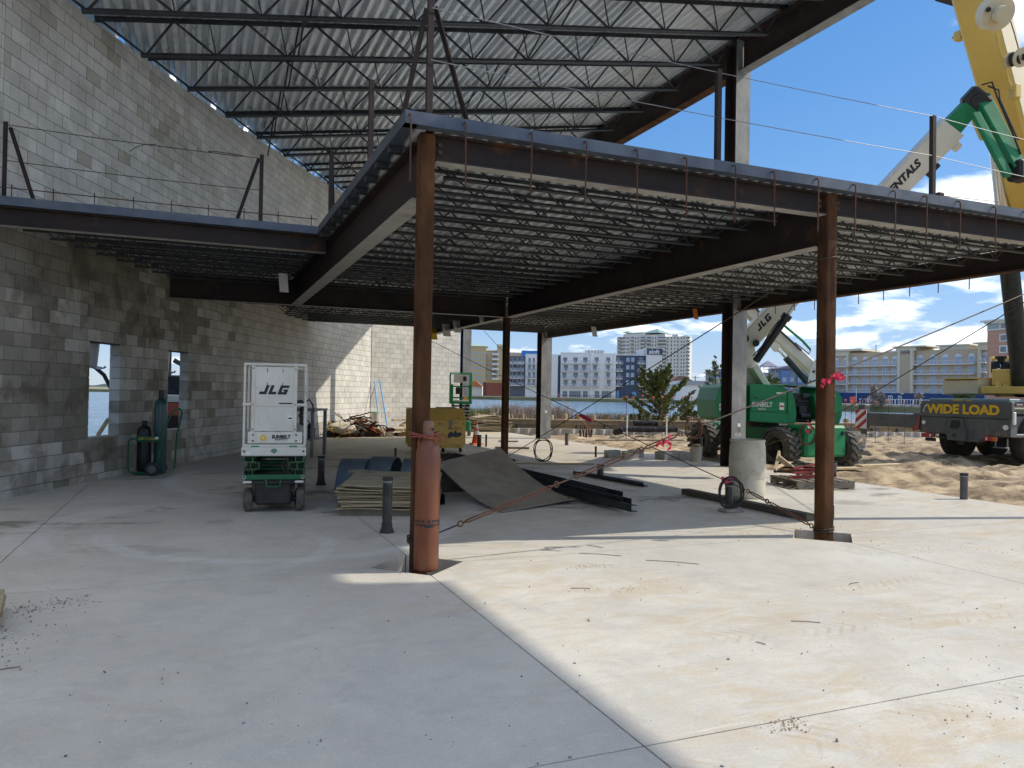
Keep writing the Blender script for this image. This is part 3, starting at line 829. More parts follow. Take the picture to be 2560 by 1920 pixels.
def h_column(x, y, z1, label):
    root = thing('steel_column', label, 'column', (x, y, 0))
    mb = MB(); d, w, tf, tw = .40, .40, .032, .022
    q = tw / 2
    pr = [(-w / 2, -d / 2), (w / 2, -d / 2), (w / 2, -d / 2 + tf), (q, -d / 2 + tf), (q, d / 2 - tf), (w / 2, d / 2 - tf), (w / 2, d / 2), (-w / 2, d / 2), (-w / 2, d / 2 - tf), (-q, d / 2 - tf), (-q, -d / 2 + tf), (-w / 2, -d / 2 + tf)]
    mb.prism([(x + a, y + c) for a, c in pr], -.12, z1, 'xy')
    mb.build('shaft', rust_dark, root)  # dark colour stands in for the shade inside the web recess
    mb = MB(); mb.b2(x - w / 2 + .001, x + w / 2 - .001, y - d / 2 - .0012, y - d / 2 - .0004, -.11, z1); mb.build('lit_flange_face', mill, root)  # paler sheet puts the light on the front flange into its colour
    mb = MB(); mb.b2(x - .26, x + .26, y - .26, y + .26, -.16, -.12); mb.build('base_plate', rust_dark, root)
    mb = MB(); mb.b2(x - .03, x + .05, y - .2045, y - .2015, .92, 1.0); mb.build('sticker', white_flat, root)
    return root
colE = h_column(XE, YE, 9.83, 'tall grey wide-flange column in front of the green boom lift')
h_column(XE, YD, 9.83, 'grey wide-flange column right of the thin rusty column, before the hotels')
h_column(FX, FY, 9.83, 'far grey wide-flange column behind the green scissor lift')
# chalk writing on the column near the lift
for i, (tx, zz) in enumerate((('12 B', .74), ('7/8', .62), ('W14', .50))):
    lettering(tx, colE, paper, frame_mat((XE - .03, YE - .2035, zz), (1, 0, 0), (0, 0, 1)), .10, depth=.0006)

def beam(name, label, p0, p1, d, w, tf=.018, tw=.012, m=rust_dark, flange=None, bolts=()):
    root = thing(name, label, 'beam', (p0[0], p0[1], p0[2] - d))
    mb = MB(); mb.ibeam(p0, p1, d, w, tf, tw); mb.build('web_and_flanges', m, root)
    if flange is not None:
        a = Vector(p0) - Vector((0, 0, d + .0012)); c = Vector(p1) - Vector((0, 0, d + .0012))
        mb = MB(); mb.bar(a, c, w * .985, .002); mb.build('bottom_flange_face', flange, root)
    for (bx, by, bz, ax) in bolts:
        mb = MB(); s = .022
        mb.cyl((bx, by, bz), (bx + ax[0] * .02, by + ax[1] * .02, bz), s, 6)
        mb.build('bolt', bolt_m, root)
    return root
rust_brown = rust
fl = .15
bz = (3.90, 3.83)
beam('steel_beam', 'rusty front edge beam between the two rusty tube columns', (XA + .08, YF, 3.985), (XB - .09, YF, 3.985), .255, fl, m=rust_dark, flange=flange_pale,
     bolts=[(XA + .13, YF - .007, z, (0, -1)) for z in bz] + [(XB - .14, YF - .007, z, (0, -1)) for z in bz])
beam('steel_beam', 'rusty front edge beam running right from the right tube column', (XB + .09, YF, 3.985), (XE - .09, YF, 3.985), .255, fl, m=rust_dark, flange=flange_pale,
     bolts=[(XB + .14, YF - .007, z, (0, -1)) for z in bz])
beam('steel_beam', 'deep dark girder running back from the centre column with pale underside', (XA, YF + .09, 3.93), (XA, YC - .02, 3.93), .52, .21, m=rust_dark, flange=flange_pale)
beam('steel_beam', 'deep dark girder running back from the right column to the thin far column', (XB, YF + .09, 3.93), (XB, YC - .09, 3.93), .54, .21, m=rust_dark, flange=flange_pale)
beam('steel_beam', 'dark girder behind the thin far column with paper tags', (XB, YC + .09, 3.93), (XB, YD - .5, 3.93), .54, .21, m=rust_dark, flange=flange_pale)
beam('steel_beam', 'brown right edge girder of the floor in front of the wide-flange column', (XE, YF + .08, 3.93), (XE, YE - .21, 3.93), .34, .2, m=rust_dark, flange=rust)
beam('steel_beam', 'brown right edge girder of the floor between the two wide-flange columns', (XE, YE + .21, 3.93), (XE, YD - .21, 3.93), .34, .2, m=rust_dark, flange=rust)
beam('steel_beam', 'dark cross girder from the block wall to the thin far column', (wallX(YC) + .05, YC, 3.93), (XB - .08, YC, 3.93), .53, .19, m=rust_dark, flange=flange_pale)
beam('steel_beam', 'dark front edge beam of the left wing above the window openings', (wallX(12.1) + .02, 12.1, 3.985), (XA - .11, 12.1, 3.985), .255, .15, m=rust_dark, flange=flange_pale)
beam('steel_beam', 'far edge beam of the floor against the bright far wall', (wallX(24.5) + .02, 24.5, 3.985), (XE - .21, 24.5, 3.985), .24, .13, m=rust_dark, flange=rust)
for (y0, y1, lb) in ((-1, 3.7, 'roof edge girder overhead outside the frame'), (4.1, YE - .21, 'big dark roof edge girder at the top, right of the tall column'),
                     (YE + .21, YD - .21, 'big dark roof edge girder left of the tall grey column'), (YD + .21, FY - .21, 'far roof edge girder over the distant columns')):
    rb = beam('steel_beam', lb, (XE, y0, 9.84), (XE, y1, 9.84), .74, .27, .025, .015, m=rust_dark, flange=rust if y0 > 12 else mill)
    if 4 < y0 < 5:
        for k in range(7):
            mb = MB(); zz = 9.72 - k * .085
            mb.cyl((XE - .008, y1 - .07, zz), (XE - .03, y1 - .07, zz), .02, 6); mb.build('bolt', bolt_m, rb)

# ---- corrugated decks
def deck_profile(width, pitch, depth, wide_bottom=.45):
    """open zig-zag (x, z) along the width; z 0 is the underside"""
    out = []; n = int(round(width / pitch)); p = width / n; s = p * .13
    fb = p * wide_bottom - s; ft = p - fb - 2 * s
    x = 0
    for i in range(n):
        out += [(x, 0), (x + fb, 0), (x + fb + s, depth), (x + fb + s + ft, depth)]
        x += p
    out.append((width, 0))
    return out
def deck_panel(parent, x0, width, y0, y1, zf, pitch, depth, m, wb=.45):
    pr = deck_profile(width, pitch, depth, wb)
    nb = 2 if y1 - y0 < 12 else 3
    vs = []; fs = []
    ys = np.linspace(y0, y1, nb)
    for y in ys:
        for (px, pz) in pr:
            vs.append((x0 + px, y, zf(x0 + px, y) + pz))
    n = len(pr)
    for j in range(nb - 1):
        for i in range(n - 1):
            fs.append((j * n + i, j * n + i + 1, (j + 1) * n + i + 1, (j + 1) * n + i))
    mb = MB(); mb.add(vs, fs)
    return mb.build('deck_sheet', m, parent)
floor_deck = thing('floor_deck', 'corrugated galvanised deck of the raised floor resting on thin joists', 'metal deck', (XA, YF, Z0))
pw = .914
x = 1.68
while x < 11.6:
    w = min(pw, 11.64 - x)
    deck_panel(floor_deck, x, w, 6.63, 24.6, lambda a, c: Z0, .152, .038, galv, .5)
    x += pw
x = 1.68 - pw
while x > -2.6:
    yy = [Y for Y in np.arange(11.95, 24.7, .05) if wallX(Y) < x + pw]
    y1 = min(24.6, max(yy)) if yy else None
    if y1 and y1 > 12.2:
        deck_panel(floor_deck, x, pw, 11.96, y1, lambda a, c: Z0, .152, .038, galv, .5)
    x -= pw
roof_z = lambda X, Y: 8.10 + .168 * X
roof_deck = thing('roof_deck', 'sloping corrugated galvanised roof deck high overhead on open web joists', 'metal deck', (3, 15, 8.6))
x = 11.66 - .813
while x > -9:
    xm = x + .4
    yy = [Y for Y in np.arange(-9, 31, .05) if wallX(Y) < xm + .40]
    if yy:
        y1 = max(yy) + .45
        if xm > KX - .6:
            y1 = KY + (xm - KX) * (FY - KY) / (FX - KX) + .4
        # unseen deck over the viewer is left out to let sky light in
        deck_panel(roof_deck, x, .813, -1.0 if x > 7.2 else 9.6, y1, roof_z, .2032, .098, galv, .50)
    x -= .813
# edge angle of the roof
ea = thing('roof_edge_angle', 'thin steel angle closing the right edge of the roof deck', 'steel angle', (11.68, 10, 10))
mb = MB(); mb.b2(11.665, 11.675, -1, 33.4, 9.93, 10.16); mb.build('upright_leg', rust_dark, ea)
mb = MB(); mb.b2(11.45, 11.66, -1, 33.4, 9.905, 9.915); mb.build('flat_leg', rust_dark, ea)

# ---- pour stop plates round the floor edge
def pour_stop(p0, p1, label, out):
    root = thing('edge_plate', label, 'edge plate', p0)
    a, c = Vector(p0), Vector(p1); t_ = (c - a).normalized()
    L_ = (c - a).length; n = max(1, int(L_ / 3.0)); o = Vector(out)
    for i in range(n):
        q0 = a + t_ * (L_ * i / n + (.0 if i == 0 else .004)); q1 = a + t_ * (L_ * (i + 1) / n)
        mb = MB(); mb.bar(q0 + Vector((0, 0, .055)), q1 + Vector((0, 0, .055)), .003, .115); mb.build('upright_plate', galv_plate, root)
        mb = MB(); mb.bar(q0 - o * .06 + Vector((0, 0, -.003)), q1 - o * .06 + Vector((0, 0, -.003)), .12, .003); mb.build('flat_plate', galv_plate, root)
    return root
pour_stop((1.66, 6.62, Z0), (11.66, 6.62, Z0), 'long galvanised plate along the front edge of the raised floor', (0, -1, 0))
pour_stop((1.66, 11.94, Z0), (1.66, 6.623, Z0), 'galvanised plate along the side edge left of the centre column', (-1, 0, 0))
pour_stop((wallX(11.94) + .02, 11.94, Z0), (1.655, 11.94, Z0), 'galvanised plate along the front edge of the left wing', (0, -1, 0))
pour_stop((11.665, 24.6, Z0), (11.665, 6.63, Z0), 'galvanised plate along the right edge of the raised floor', (1, 0, 0))

# ---- open web joists
def joist_meshes(L_, depth, panel, ch, dia, inset, single_web=True):
    top = MB(); h = ch
    for s in (-1, 1):
        top.b2(0, L_, s * .004, s * (.004 + h), -.006, 0); top.b2(0, L_, s * .004, s * .010, -h, -.006)
    bot = MB()
    for s in (-1, 1):
        bot.b2(inset, L_ - inset, s * .004, s * (.004 + h), -depth, -depth + .006); bot.b2(inset, L_ - inset, s * .004, s * .010, -depth + .006, -depth + h)
    n = max(2, int(round((L_ - 2 * inset) / panel))); p = (L_ - 2 * inset) / n
    segs = []
    zt, zb = -.02, -depth + .02
    segs.append(((0.06, 0, zt), (inset + .08, 0, zb)))
    for i in range(n):
        xa = inset + i * p
        segs.append(((xa + (.08 if i == 0 else 0), 0, zb), (xa + p / 2, 0, zt))); segs.append(((xa + p / 2, 0, zt), (xa + p - (.08 if i == n - 1 else 0), 0, zb)))
    segs.append(((L_ - inset - .08, 0, zb), (L_ - .06, 0, zt)))
    seat = MB()
    for xs in (0, L_ - .14):
        seat.b2(xs, xs + .14, -.05, .05, -.065, -.007)
    return top, bot, segs, seat
jcache = {}
def floor_joist(x0, x1, y, label, group, m=joistm):
    L_ = round(x1 - x0, 2); key = (L_, m.name)
    if key not in jcache:
        top, bot, segs, seat = joist_meshes(L_, .255, .50, .032, .014, .30 if L_ > 1.5 else .1)
        web = MB()
        for a, c in segs:
            web.bar(a, c, .016)
        seat.v and web.add(seat.v, seat.f)
        ms = []
        for nm, q in (('top_chord', top), ('bottom_chord', bot), ('web', web)):
            me = q.mesh(nm); me.materials.append(m); ms.append((nm, me))
        jcache[key] = ms
    root = thing('floor_joist', label, 'joist', (x0, y, Z0 - .001), 0, group)
    for nm, me in jcache[key]:
        child(nm, me, root)
    return root
ys = [7.33 + .56 * k for k in range(31)]
for k, y in enumerate(ys):
    if abs(y - YC) < .12 or y > 24.2:
        continue
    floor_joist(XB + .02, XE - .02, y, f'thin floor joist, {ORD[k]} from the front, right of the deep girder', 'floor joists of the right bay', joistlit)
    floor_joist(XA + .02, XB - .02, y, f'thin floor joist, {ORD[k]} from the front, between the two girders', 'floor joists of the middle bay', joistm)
    if y > 12.3:
        xw = wallX(y) - .03
        if xw < 1.2:
            floor_joist(xw, XA - .02, y, f'dark floor joist of the left wing, {ORD[k - 9]} behind its edge beam', 'floor joists of the left wing', joistm)
        elif xw < 6:
            floor_joist(max(xw, XA + .02), XB - .02, y + .02, f'dark floor joist between wall and girder, {ORD[k]} from front', 'floor joists near the far wall', joistm) if False else None
    else:
        o = thing('outrigger', f'short dark joist stub under the side edge plate, {ORD[k]} from the front', 'joist stub', (1.66, y, Z0 - .07), 0, 'joist stubs under the side edge')
        mb = MB(); mb.b2(1.675, 1.81, y - .04, y + .04, Z0 - .068, Z0 - .006); mb.build('channel', joistm, o)
        mb = MB(); mb.b2(1.675, 1.81, y - .055, y + .055, Z0 - .006, Z0 - .001); mb.build('top_plate', joistm, o)
for (bx, lb) in ((3.5, 'left line of thin bridging bars under the middle bay joists'), (5.2, 'right line of thin bridging bars under the middle bay joists'),
                 (8.4, 'left line of thin bridging bars under the right bay joists'), (10.0, 'right line of thin bridging bars under the right bay joists')):
    br = thing('joist_bridging', lb, 'bridging', (bx, ys[0], Z0 - .25))
    for k in range(len(ys) - 1):
        if ys[k + 1] > 24.2:
            break
        mb = MB(); a = (bx, ys[k] + .02, Z0 - .24); c = (bx + .03, ys[k + 1] - .02, Z0 - .03)
        mb.bar(a, c, .025, .025)
        mb.build('brace', joistm, br)

# roof joists
roof_joists = []
for n in range(-5, 11):
    Y = 16.15 + 1.62 * n
    if Y < 30.4:
        x0 = wallX(Y) - .10
    else:
        x0 = KX + (Y - KY) * (FX - KX) / (FY - KY) - .1
    x1 = XE + .06
    if x1 - x0 < 1:
        continue
    L_ = (x1 - x0) * math.hypot(1, .168)
    dep = .64
    top, bot, segs, seat = joist_meshes(L_, dep, 1.27, .062, .02, min(.62, L_ * .2))
    root = thing('roof_joist', f'dark open web roof joist, {ORD[n + 5]} counted from the camera side', 'joist', (x0, Y, roof_z(x0, Y) - .012), 0, 'open web joists under the roof deck')
    rot = (0, -math.atan(.168), 0)
    for nm, q in (('top_chord', top), ('bottom_chord', bot), ('bearing_seats', seat)):
        me = q.mesh(nm); me.materials.append(joistm); child(nm, me, root, (0, 0, 0), rot)
    for i, (a, c) in enumerate(segs):
        mb = MB(); mb.bar(a, c, .034, .034)
        me = mb.mesh('web_member'); me.materials.append(joistm); child('web_member', me, root, (0, 0, 0), rot)
    pr = .62
    # thin verticals from the panel points to the top chord
    i = 3
    while i < len(segs) - 2:
        a, c = segs[i]
        mb = MB(); mb.bar((a[0] if a[2] < c[2] else c[0], 0, -dep + .03), ((a[0] if a[2] < c[2] else c[0]) - .03, 0, -.02), .02)
        me = mb.mesh('vertical'); me.materials.append(joistm); child('vertical', me, root, (0, 0, 0), rot)
        i += 2
    roof_joists.append((Y, x0, x1))
for bx, lb in ((1.6, 'left line of crossed bridging between the roof joists'), (6.2, 'right line of crossed bridging between the roof joists')):
    br = thing('joist_bridging', lb, 'bridging', (bx, 12, roof_z(bx, 0) - .6))
    for k in range(len(roof_joists) - 1):
        Ya, xa, _ = roof_joists[k]; Yb, xb, _ = roof_joists[k + 1]
        if xb > bx - .2:
            continue
        zt, zb = roof_z(bx, 0) - .05, roof_z(bx, 0) - .62
        for (za, zc, ofs) in ((zt, zb, 0), (zb, zt, .04)):
            mb = MB(); mb.bar((bx + ofs, Ya, za), (bx + ofs, Yb, zc), .03); mb.build('brace', joistm, br)

# ---- hooked dowels in the edge plates
def hook(loc, d, label, group, ln=.60):
    mb = MB(); x, y, z = loc; dx_, dy_ = d
    pts = [(x - dx_ * .10, y - dy_ * .10, z - .012), (x + dx_ * .0, y + dy_ * .0, z + .004), (x + dx_ * .028, y + dy_ * .028, z + .002), (x + dx_ * .045, y + dy_ * .045, z - .018), (x + dx_ * .048, y + dy_ * .048, z - .05),
           (x + dx_ * .045 + random.uniform(-.012, .012), y + dy_ * .045, z - ln + random.uniform(-.02, .02))]
    mb.tube(pts, .0085, 6)
    return tag(mb.build('rebar_dowel', rebar, smooth=True), label, 'rebar', group)
hx = [1.70, 2.21, 2.87, 3.45, 4.02, 4.61, 5.23, 5.75, 6.37, 6.92, 7.54, 8.06, 8.63, 9.27, 9.85, 10.4]
for i, x in enumerate(hx):
    hook((x, 6.62, Z0 + .07), (0, -1), f'rusty hooked rebar hanging on the front edge plate, {ORD[i]} from the left', 'hooked rebar along the front edge')
for i in range(14):
    y = 7.6 + i * .57
    hook((11.665, y, Z0 + .07), (1, 0), f'rebar hanging below the right edge girder against the sky, {ORD[i]} from the front', 'hooked rebar along the right edge', .62)

# ---- guard rail on the raised floor
def rail_post(x, y, label, brace=None, h=1.12):
    root = thing('guardrail_post', label, 'post', (x, y, Z0 + .04))
    s = .055; z = Z0 + .01
    mb = MB(); mb.b2(x - s / 2, x + s / 2, y - s / 2, y - s / 2 + .006, z, z + h); mb.b2(x - s / 2, x - s / 2 + .006, y - s / 2 + .006, y + s / 2, z, z + h); mb.build('angle_post', rust_dark, root)
    for b_ in (brace or []):
        mb = MB(); mb.bar((x + b_[0] * .12, y + b_[1] * .12, z + h - .06), (x + b_[0], y + b_[1], z + .02), .05, .012); mb.build('brace', rust_dark, root)
        mb = MB(); mb.bar((x + b_[0] * .12, y + b_[1] * .12 + .026, z + h - .06), (x + b_[0], y + b_[1] + .026, z + .02), .008, .05); mb.build('brace_leg', rust_dark, root)
    mb = MB(); mb.b2(x - .07, x + .07, y - .07, y + .07, z + .001, z + .012); mb.build('foot_plate', rust_dark, root)
    return root
rail_post(XA, 6.78, 'tall rusty rail post above the centre column with two slanted braces', [(.42, .0), (-.16, .55)], 1.22)
rail_post(5.12, 6.74, 'dark rail post beside the tall grey column on the raised floor')
rail_post(8.35, 6.74, 'dark rail post standing in front of the white boom against the sky')
rail_post(-2.44, 12.05, 'rail post with slanted brace at the left frame edge', [(.36, 0)])
rail_post(.83, 12.05, 'rail post with slanted brace at the right end of the left wing', [(-.36, 0)])
rail_post(1.76, 8.6, 'black rail post on the side edge nearest the centre column')
rail_post(1.76, 11.4, 'pair of rail posts where the left wing meets the side edge', [(.1, .3)])
st = thing('steel_stub', 'short square steel stub on the edge plate beside the rail post', 'steel stub', (8.6, 6.8, Z0))
mb = MB(); mb.bbox((8.6, 6.85, Z0 + .11), (.1, .1, .24), .012); mb.build('tube', rust_dark, st)
mb = MB(); mb.b2(8.53, 8.67, 6.78, 6.92, Z0 - .008, Z0); mb.build('plate', rust_dark, st)
def wire(p0, p1, r, name, label, m, sag=0.0, cat='cable', group=None, n=12):
    p0, p1 = Vector(p0), Vector(p1)
    pts = []
    for i in range(n + 1):
        k = i / n; p = p0.lerp(p1, k); p.z -= sag * 4 * k * (1 - k); pts.append(p)
    mb = MB(); mb.tube(pts, r, 6)
    return tag(mb.build(name, m, smooth=True), label, cat, group)
wire((XA, 6.74, 5.12), (8.35, 6.72, 5.11), .004, 'guard_cable', 'upper thin guard cable crossing the sky to the rail post', galv_wire, .03)
wire((8.35, 6.72, 5.11), (11.6, 6.72, 5.05), .004, 'guard_cable', 'upper guard cable right of the sky-backed rail post', galv_wire, .02)
wire((XA, 6.74, 4.64), (8.35, 6.72, 4.62), .004, 'guard_cable', 'lower thin guard cable crossing the sky to the rail post', galv_wire, .03)
wire((8.35, 6.72, 4.62), (11.6, 6.72, 4.56), .004, 'guard_cable', 'lower guard cable right of the sky-backed rail post', galv_wire, .02)
wire((8.62, 6.85, 4.19), (11.6, 8.2, 4.75), .006, 'guard_cable', 'thin cable rising right from the short steel stub', cable_m, .0)
wire((-2.42, 12.03, 5.08), (.80, 12.03, 5.06), .005, 'guard_cable', 'upper guard cable in front of the curved block wall', cable_m, .02)
wire((-2.42, 12.03, 4.60), (.80, 12.03, 4.58), .005, 'guard_cable', 'lower guard cable in front of the curved block wall', cable_m, .02)
wire((1.76, 8.6, 5.0), (XA, 6.78, 5.1), .005, 'guard_cable', 'guard cable from the centre post back along the side edge', cable_m, .0)
# clips and loose tail of the upper left guard cable
cl = thing('cable_clips', 'row of small cable clips and turnbuckle on the upper left guard cable', 'cable clips', (-.4, 12.03, 5.05))
for x in (-.62, -.42, -.22, -.06):
    mb = MB(); mb.torus((x, 12.03, 5.068), (1, 0, 0), .014, .005, 10, 5); mb.b2(x - .006, x + .006, 12.01, 12.05, 5.05, 5.058); mb.build('clip', galv_wire, cl)
mb = MB()
for dz in (-.012, .012):
    mb.tube([(.08, 12.03, 5.064), (.14, 12.03, 5.064 + dz), (.5, 12.03, 5.062 + dz), (.56, 12.03, 5.062)], .006, 6)
mb.build('turnbuckle', cable_m, cl)
mb = MB(); mb.tube([(-.62, 12.03, 5.066), (-.75, 12.03, 5.05), (-.86, 12.03, 5.0), (-.95, 12.03, 4.92)], .005, 6); mb.build('loose_end', cable_m, cl)
# reinforcing along the left wing edge
er = thing('edge_rebar', 'thin rusty rebar rail on short uprights along the left wing edge', 'rebar', (0, 12.0, Z0))
mb = MB(); mb.tube([(wallX(12) + .05, 12.0, Z0 + .24), (0, 12.0, Z0 + .23), (1.66, 12.0, Z0 + .235)], .007, 6); mb.build('long_bar', rebar, er)
for i in range(9):
    x = -2.35 + i * .49
    mb = MB(); mb.tube([(x, 12.005, Z0 + .02), (x + random.uniform(-.01, .01), 12.01, Z0 + .29)], .007, 6); mb.build('upright', rebar, er)

# ---- bracing cables
def turnbuckle(p0, p1, w, label):
    root = thing('turnbuckle', label, 'turnbuckle', p0)
    p0, p1 = Vector(p0), Vector(p1); t_ = (p1 - p0).normalized(); a = t_.cross(Vector((0, 0, 1))).normalized(); b_ = a.cross(t_)
    mb = MB()
    for s in (-1, 1):
        mb.tube([p0, p0 + t_ * .05 + b_ * s * w, p1 - t_ * .05 + b_ * s * w, p1], .008, 6)
    mb.build('body', rebar, root)
    mb = MB(); mb.torus(p0 - t_ * .03, a, .026, .007, 12, 6); mb.torus(p1 + t_ * .03, a, .026, .007, 12, 6); mb.build('eyes', rebar, root)
def coil(c, nrm, Rr, label, m=cable_m, turns=4, jit=.02):
    mb = MB(); c = Vector(c); ax = Vector(nrm).normalized(); a = ax.cross(Vector((0, 0, 1))).normalized(); b_ = Vector((0, 0, 1))
    pts = []
    for i in range(turns * 22):
        w = 2 * math.pi * i / 22; rr = Rr * (1 + .10 * math.sin(i * .37) + .05 * math.sin(i * 1.1))
        pts.append(c + a * (math.cos(w) * rr * .8) + b_ * (math.sin(w) * rr) + ax * (jit * math.sin(i * .21)))
    mb.tube(pts, .011 if m is black_rub else .0075, 5)
    return tag(mb.build('cable_coil', m, smooth=True), label, 'cable coil')
def ribbon_knot(c, size, label, seed, ax=(1, 0, 0)):
    r = random.Random(seed); root = thing('flagging_tape', label, 'tape', c)
    c = Vector(c); ax = Vector(ax).normalized()
    for k in range(5):
        pts = []
        p = c + ax * r.uniform(-size, size) * .5
        for i in range(7):
            p = p + Vector((r.uniform(-1, 1), r.uniform(-1, 1), r.uniform(-.8, .6))) * size * .22 + ax * r.uniform(-.1, .25) * size
            pts.append(p.copy())
        vs = []; fs = []
        for i, q in enumerate(pts):
            wv = Vector((r.uniform(-.3, .3), r.uniform(-.3, .3), 1)).normalized() * .018
            vs += [q - wv, q + wv]
            if i:
                fs.append((2 * i - 2, 2 * i, 2 * i + 1, 2 * i - 1))
        mb = MB(); mb.add(vs, fs); mb.build('tape_strand', pink_tape, root)
    return root
# centre column foot up to the far right corner column
a0 = Vector((2.02, 6.84, .26)); a1 = Vector((XE - .1, 6.84, 3.47)); dv = (a1 - a0)
P = lambda k: a0 + dv * k
wire(P(.30), a1, .0085, 'brace_cable', 'long bracing cable rising right past the right column', cable_m, .03)
turnbuckle(P(.035), P(.135), .012, 'rusty turnbuckle next to the brown gas cylinder')
turnbuckle(P(.165), P(.235), .016, 'second rusty turnbuckle along the low bracing cable')
turnbuckle(P(.245), P(.29), .014, 'small hook turnbuckle beside the red knot of the low cable')
mb = MB(); mb.tube([P(0), P(.03)], .008, 6); mb.tube([P(.135), P(.165)], .008, 6); mb.tube([P(.235), P(.245)], .008, 6); mb.tube([P(.29), P(.31)], .008, 6)
tag(mb.build('brace_cable', cable_m), 'short rusty links joining the turnbuckles of the low bracing cable', 'cable')
coil(P(.305) + Vector((.05, 0, .02)), (.2, 1, .3), .11, 'loose brown cable coil at the end of the low bracing cable', rebar, 3)
ribbon_knot(P(.27) + Vector((0, -.02, -.02)), .16, 'red flagging tape knotted on the low bracing cable', 4, dv)
ribbon_knot((6.66, 6.74, 1.82), .17, 'red flagging tape tied around the right rusty column', 8, (1, -.2, .2))
ribbon_knot((6.80, 6.73, 1.86), .15, 'loose red tape ends fluttering right of the rusty column', 9, (1, 0, .2))
mb = MB()
for k in range(3):
    mb.tube([(XA + .1 * math.cos(w) * 1.05, YF + .1 * math.sin(w) * 1.05, .22 + k * .02 + .01 * math.sin(3 * w)) for w in np.linspace(0, 2 * math.pi, 15)], .008, 6)
tag(mb.build('cable_loop', cable_m), 'cable wrapped round the foot of the centre column', 'cable')
mb = MB()
for k in range(2):
    mb.tube([(XB + .112 * math.cos(w), YF + .112 * math.sin(w), .07 + k * .03 + .015 * math.cos(w)) for w in np.linspace(0, 2 * math.pi, 15)], .009, 6)
mb.tube([(XB + .1, YF - .02, .1), (XB + .2, YF + .05, .2), (XB + .23, YF + .08, .33), (XB + .14, YF + .1, .42), (XB + .06, YF + .08, .43)], .008, 6)
tag(mb.build('cable_loop', cable_m), 'cable wrapped round the foot of the right column with a loose loop', 'cable')
# crossed cables on the right column line
wire((XB, YF + .1, 3.24), (XB, 16.6, .12), .008, 'brace_cable', 'bracing cable from the top of the right column down to the thin far column', cable_m, .02)
wire((XB - .02, 8.2, .37), (XB - .02, 23.9, 3.36), .007, 'brace_cable', 'bracing cable rising from the right column foot into the far floor edge', cable_m, .05)
turnbuckle((XB - .02, 7.05, .10), (XB - .02, 7.75, .27), .014, 'long turnbuckle above the dark plank by the right column')
turnbuckle((XB - .02, 7.82, .285), (XB - .02, 8.12, .355), .014, 'short turnbuckle beside the capped pipe left of the right column')
mb = MB()
mb.tube([(XB + .112 * math.cos(w), YF + .112 * math.sin(w), 3.24 + .02 * math.cos(w)) for w in np.linspace(0, 2 * math.pi, 15)], .008, 6)
tag(mb.build('cable_loop', cable_m), 'cable wrapped round the top of the right column', 'cable')
coil((6.72, 8.45, .30), (.35, 1, 0), .20, 'big round coil of black cable hanging beside the capped pipe', black_rub, 4)
coil((6.75, 14.6, .42), (.35, 1, 0), .23, 'black cable coil hanging on the crossing braces in the background', black_rub, 3)
ribbon_knot((6.7, 8.5, .47), .16, 'pink tape lying on top of the capped pipe coil', 14, (1, .2, 0))
mb = MB(); cA = Vector((6.70, 12.8, 1.20)); mb.tube([cA + Vector((-.0, .12, .0)), cA, cA + Vector((.0, -.25, -.05)), cA + Vector((0, -.42, -.09))], .035, 8, True, [.012, .035, .045, .02])
tag(mb.build('flagging_tape', pink_tape), 'red tape bundle where the two bracing cables cross', 'tape')
wire((XE - .02, YF + .15, 3.45), (XE - .02, 12.1, .92), .0085, 'brace_cable', 'bracing cable sloping down right to left in front of the boom lift', cable_m, .02)
wire((XE - .02, 12.1, .92), (XE - .02, YE - .22, .30), .008, 'brace_cable', 'lower end of bracing cable tied to the tall grey column', cable_m, .0)
coil((XE - .04, 12.05, .86), (.5, 1, 0), .20, 'coil of cable wrapped in red tape in front of the green lift', rebar, 4)
ribbon_knot((XE - .06, 11.98, .98), .14, 'red tape wound on the cable coil before the green lift', 21, (.3, .3, 1))
wire((9.0, 24.4, 3.70), (13.6, 26.6, .35), .007, 'brace_cable', 'thin cable from the far floor edge down to the red stakes', cable_m, .03)
# paper tags on the steel
def paper_tag(c, w, h, label, m=paper, rz=0.0, curl=.05):
    vs = []; fs = []
    n = 6
    for i in range(n + 1):
        k = i / n
        for s in (-1, 1):
            x_ = s * w / 2 + .15 * w * k; z_ = -h * k; y_ = -curl * k * k + .01 * s
            vs.append((c[0] + x_ * math.cos(rz) - y_ * math.sin(rz), c[1] + x_ * math.sin(rz) + y_ * math.cos(rz), c[2] + z_))
        if i:
            fs.append((2 * i - 2, 2 * i, 2 * i + 1, 2 * i - 1))
    vs += [(v[0], v[1] + .002, v[2]) for v in vs]
    nn = 2 * (n + 1); fs += [tuple(q + nn for q in f[::-1]) for f in fs]
    mb = MB(); mb.add(vs, fs); return tag(mb.build('paper_tag', m), label, 'tag')
paper_tag((1.42, 14.6, 3.74), .16, .36, 'white paper tag hanging under the left wing beside the girder')
paper_tag((6.62, 18.2, 3.66), .13, .32, 'crumpled white tag on the girder above the thin far column')
paper_tag((6.66, 20.3, 3.60), .22, .34, 'white paper tag on the far girder, nearest the thin column')
paper_tag((6.66, 21.3, 3.58), .24, .36, 'white paper tag on the far girder, middle of three')
paper_tag((6.66, 22.6, 3.56), .22, .36, 'yellow and white tag on the far girder next to centre column', yellow_flat)
paper_tag((11.1, 20.5, 3.66), .18, .30, 'curled white tag under the right edge girder')
paper_tag((11.1, 15.4, 3.72), .14, .26, 'small orange tag on the right edge girder', orange_tag)
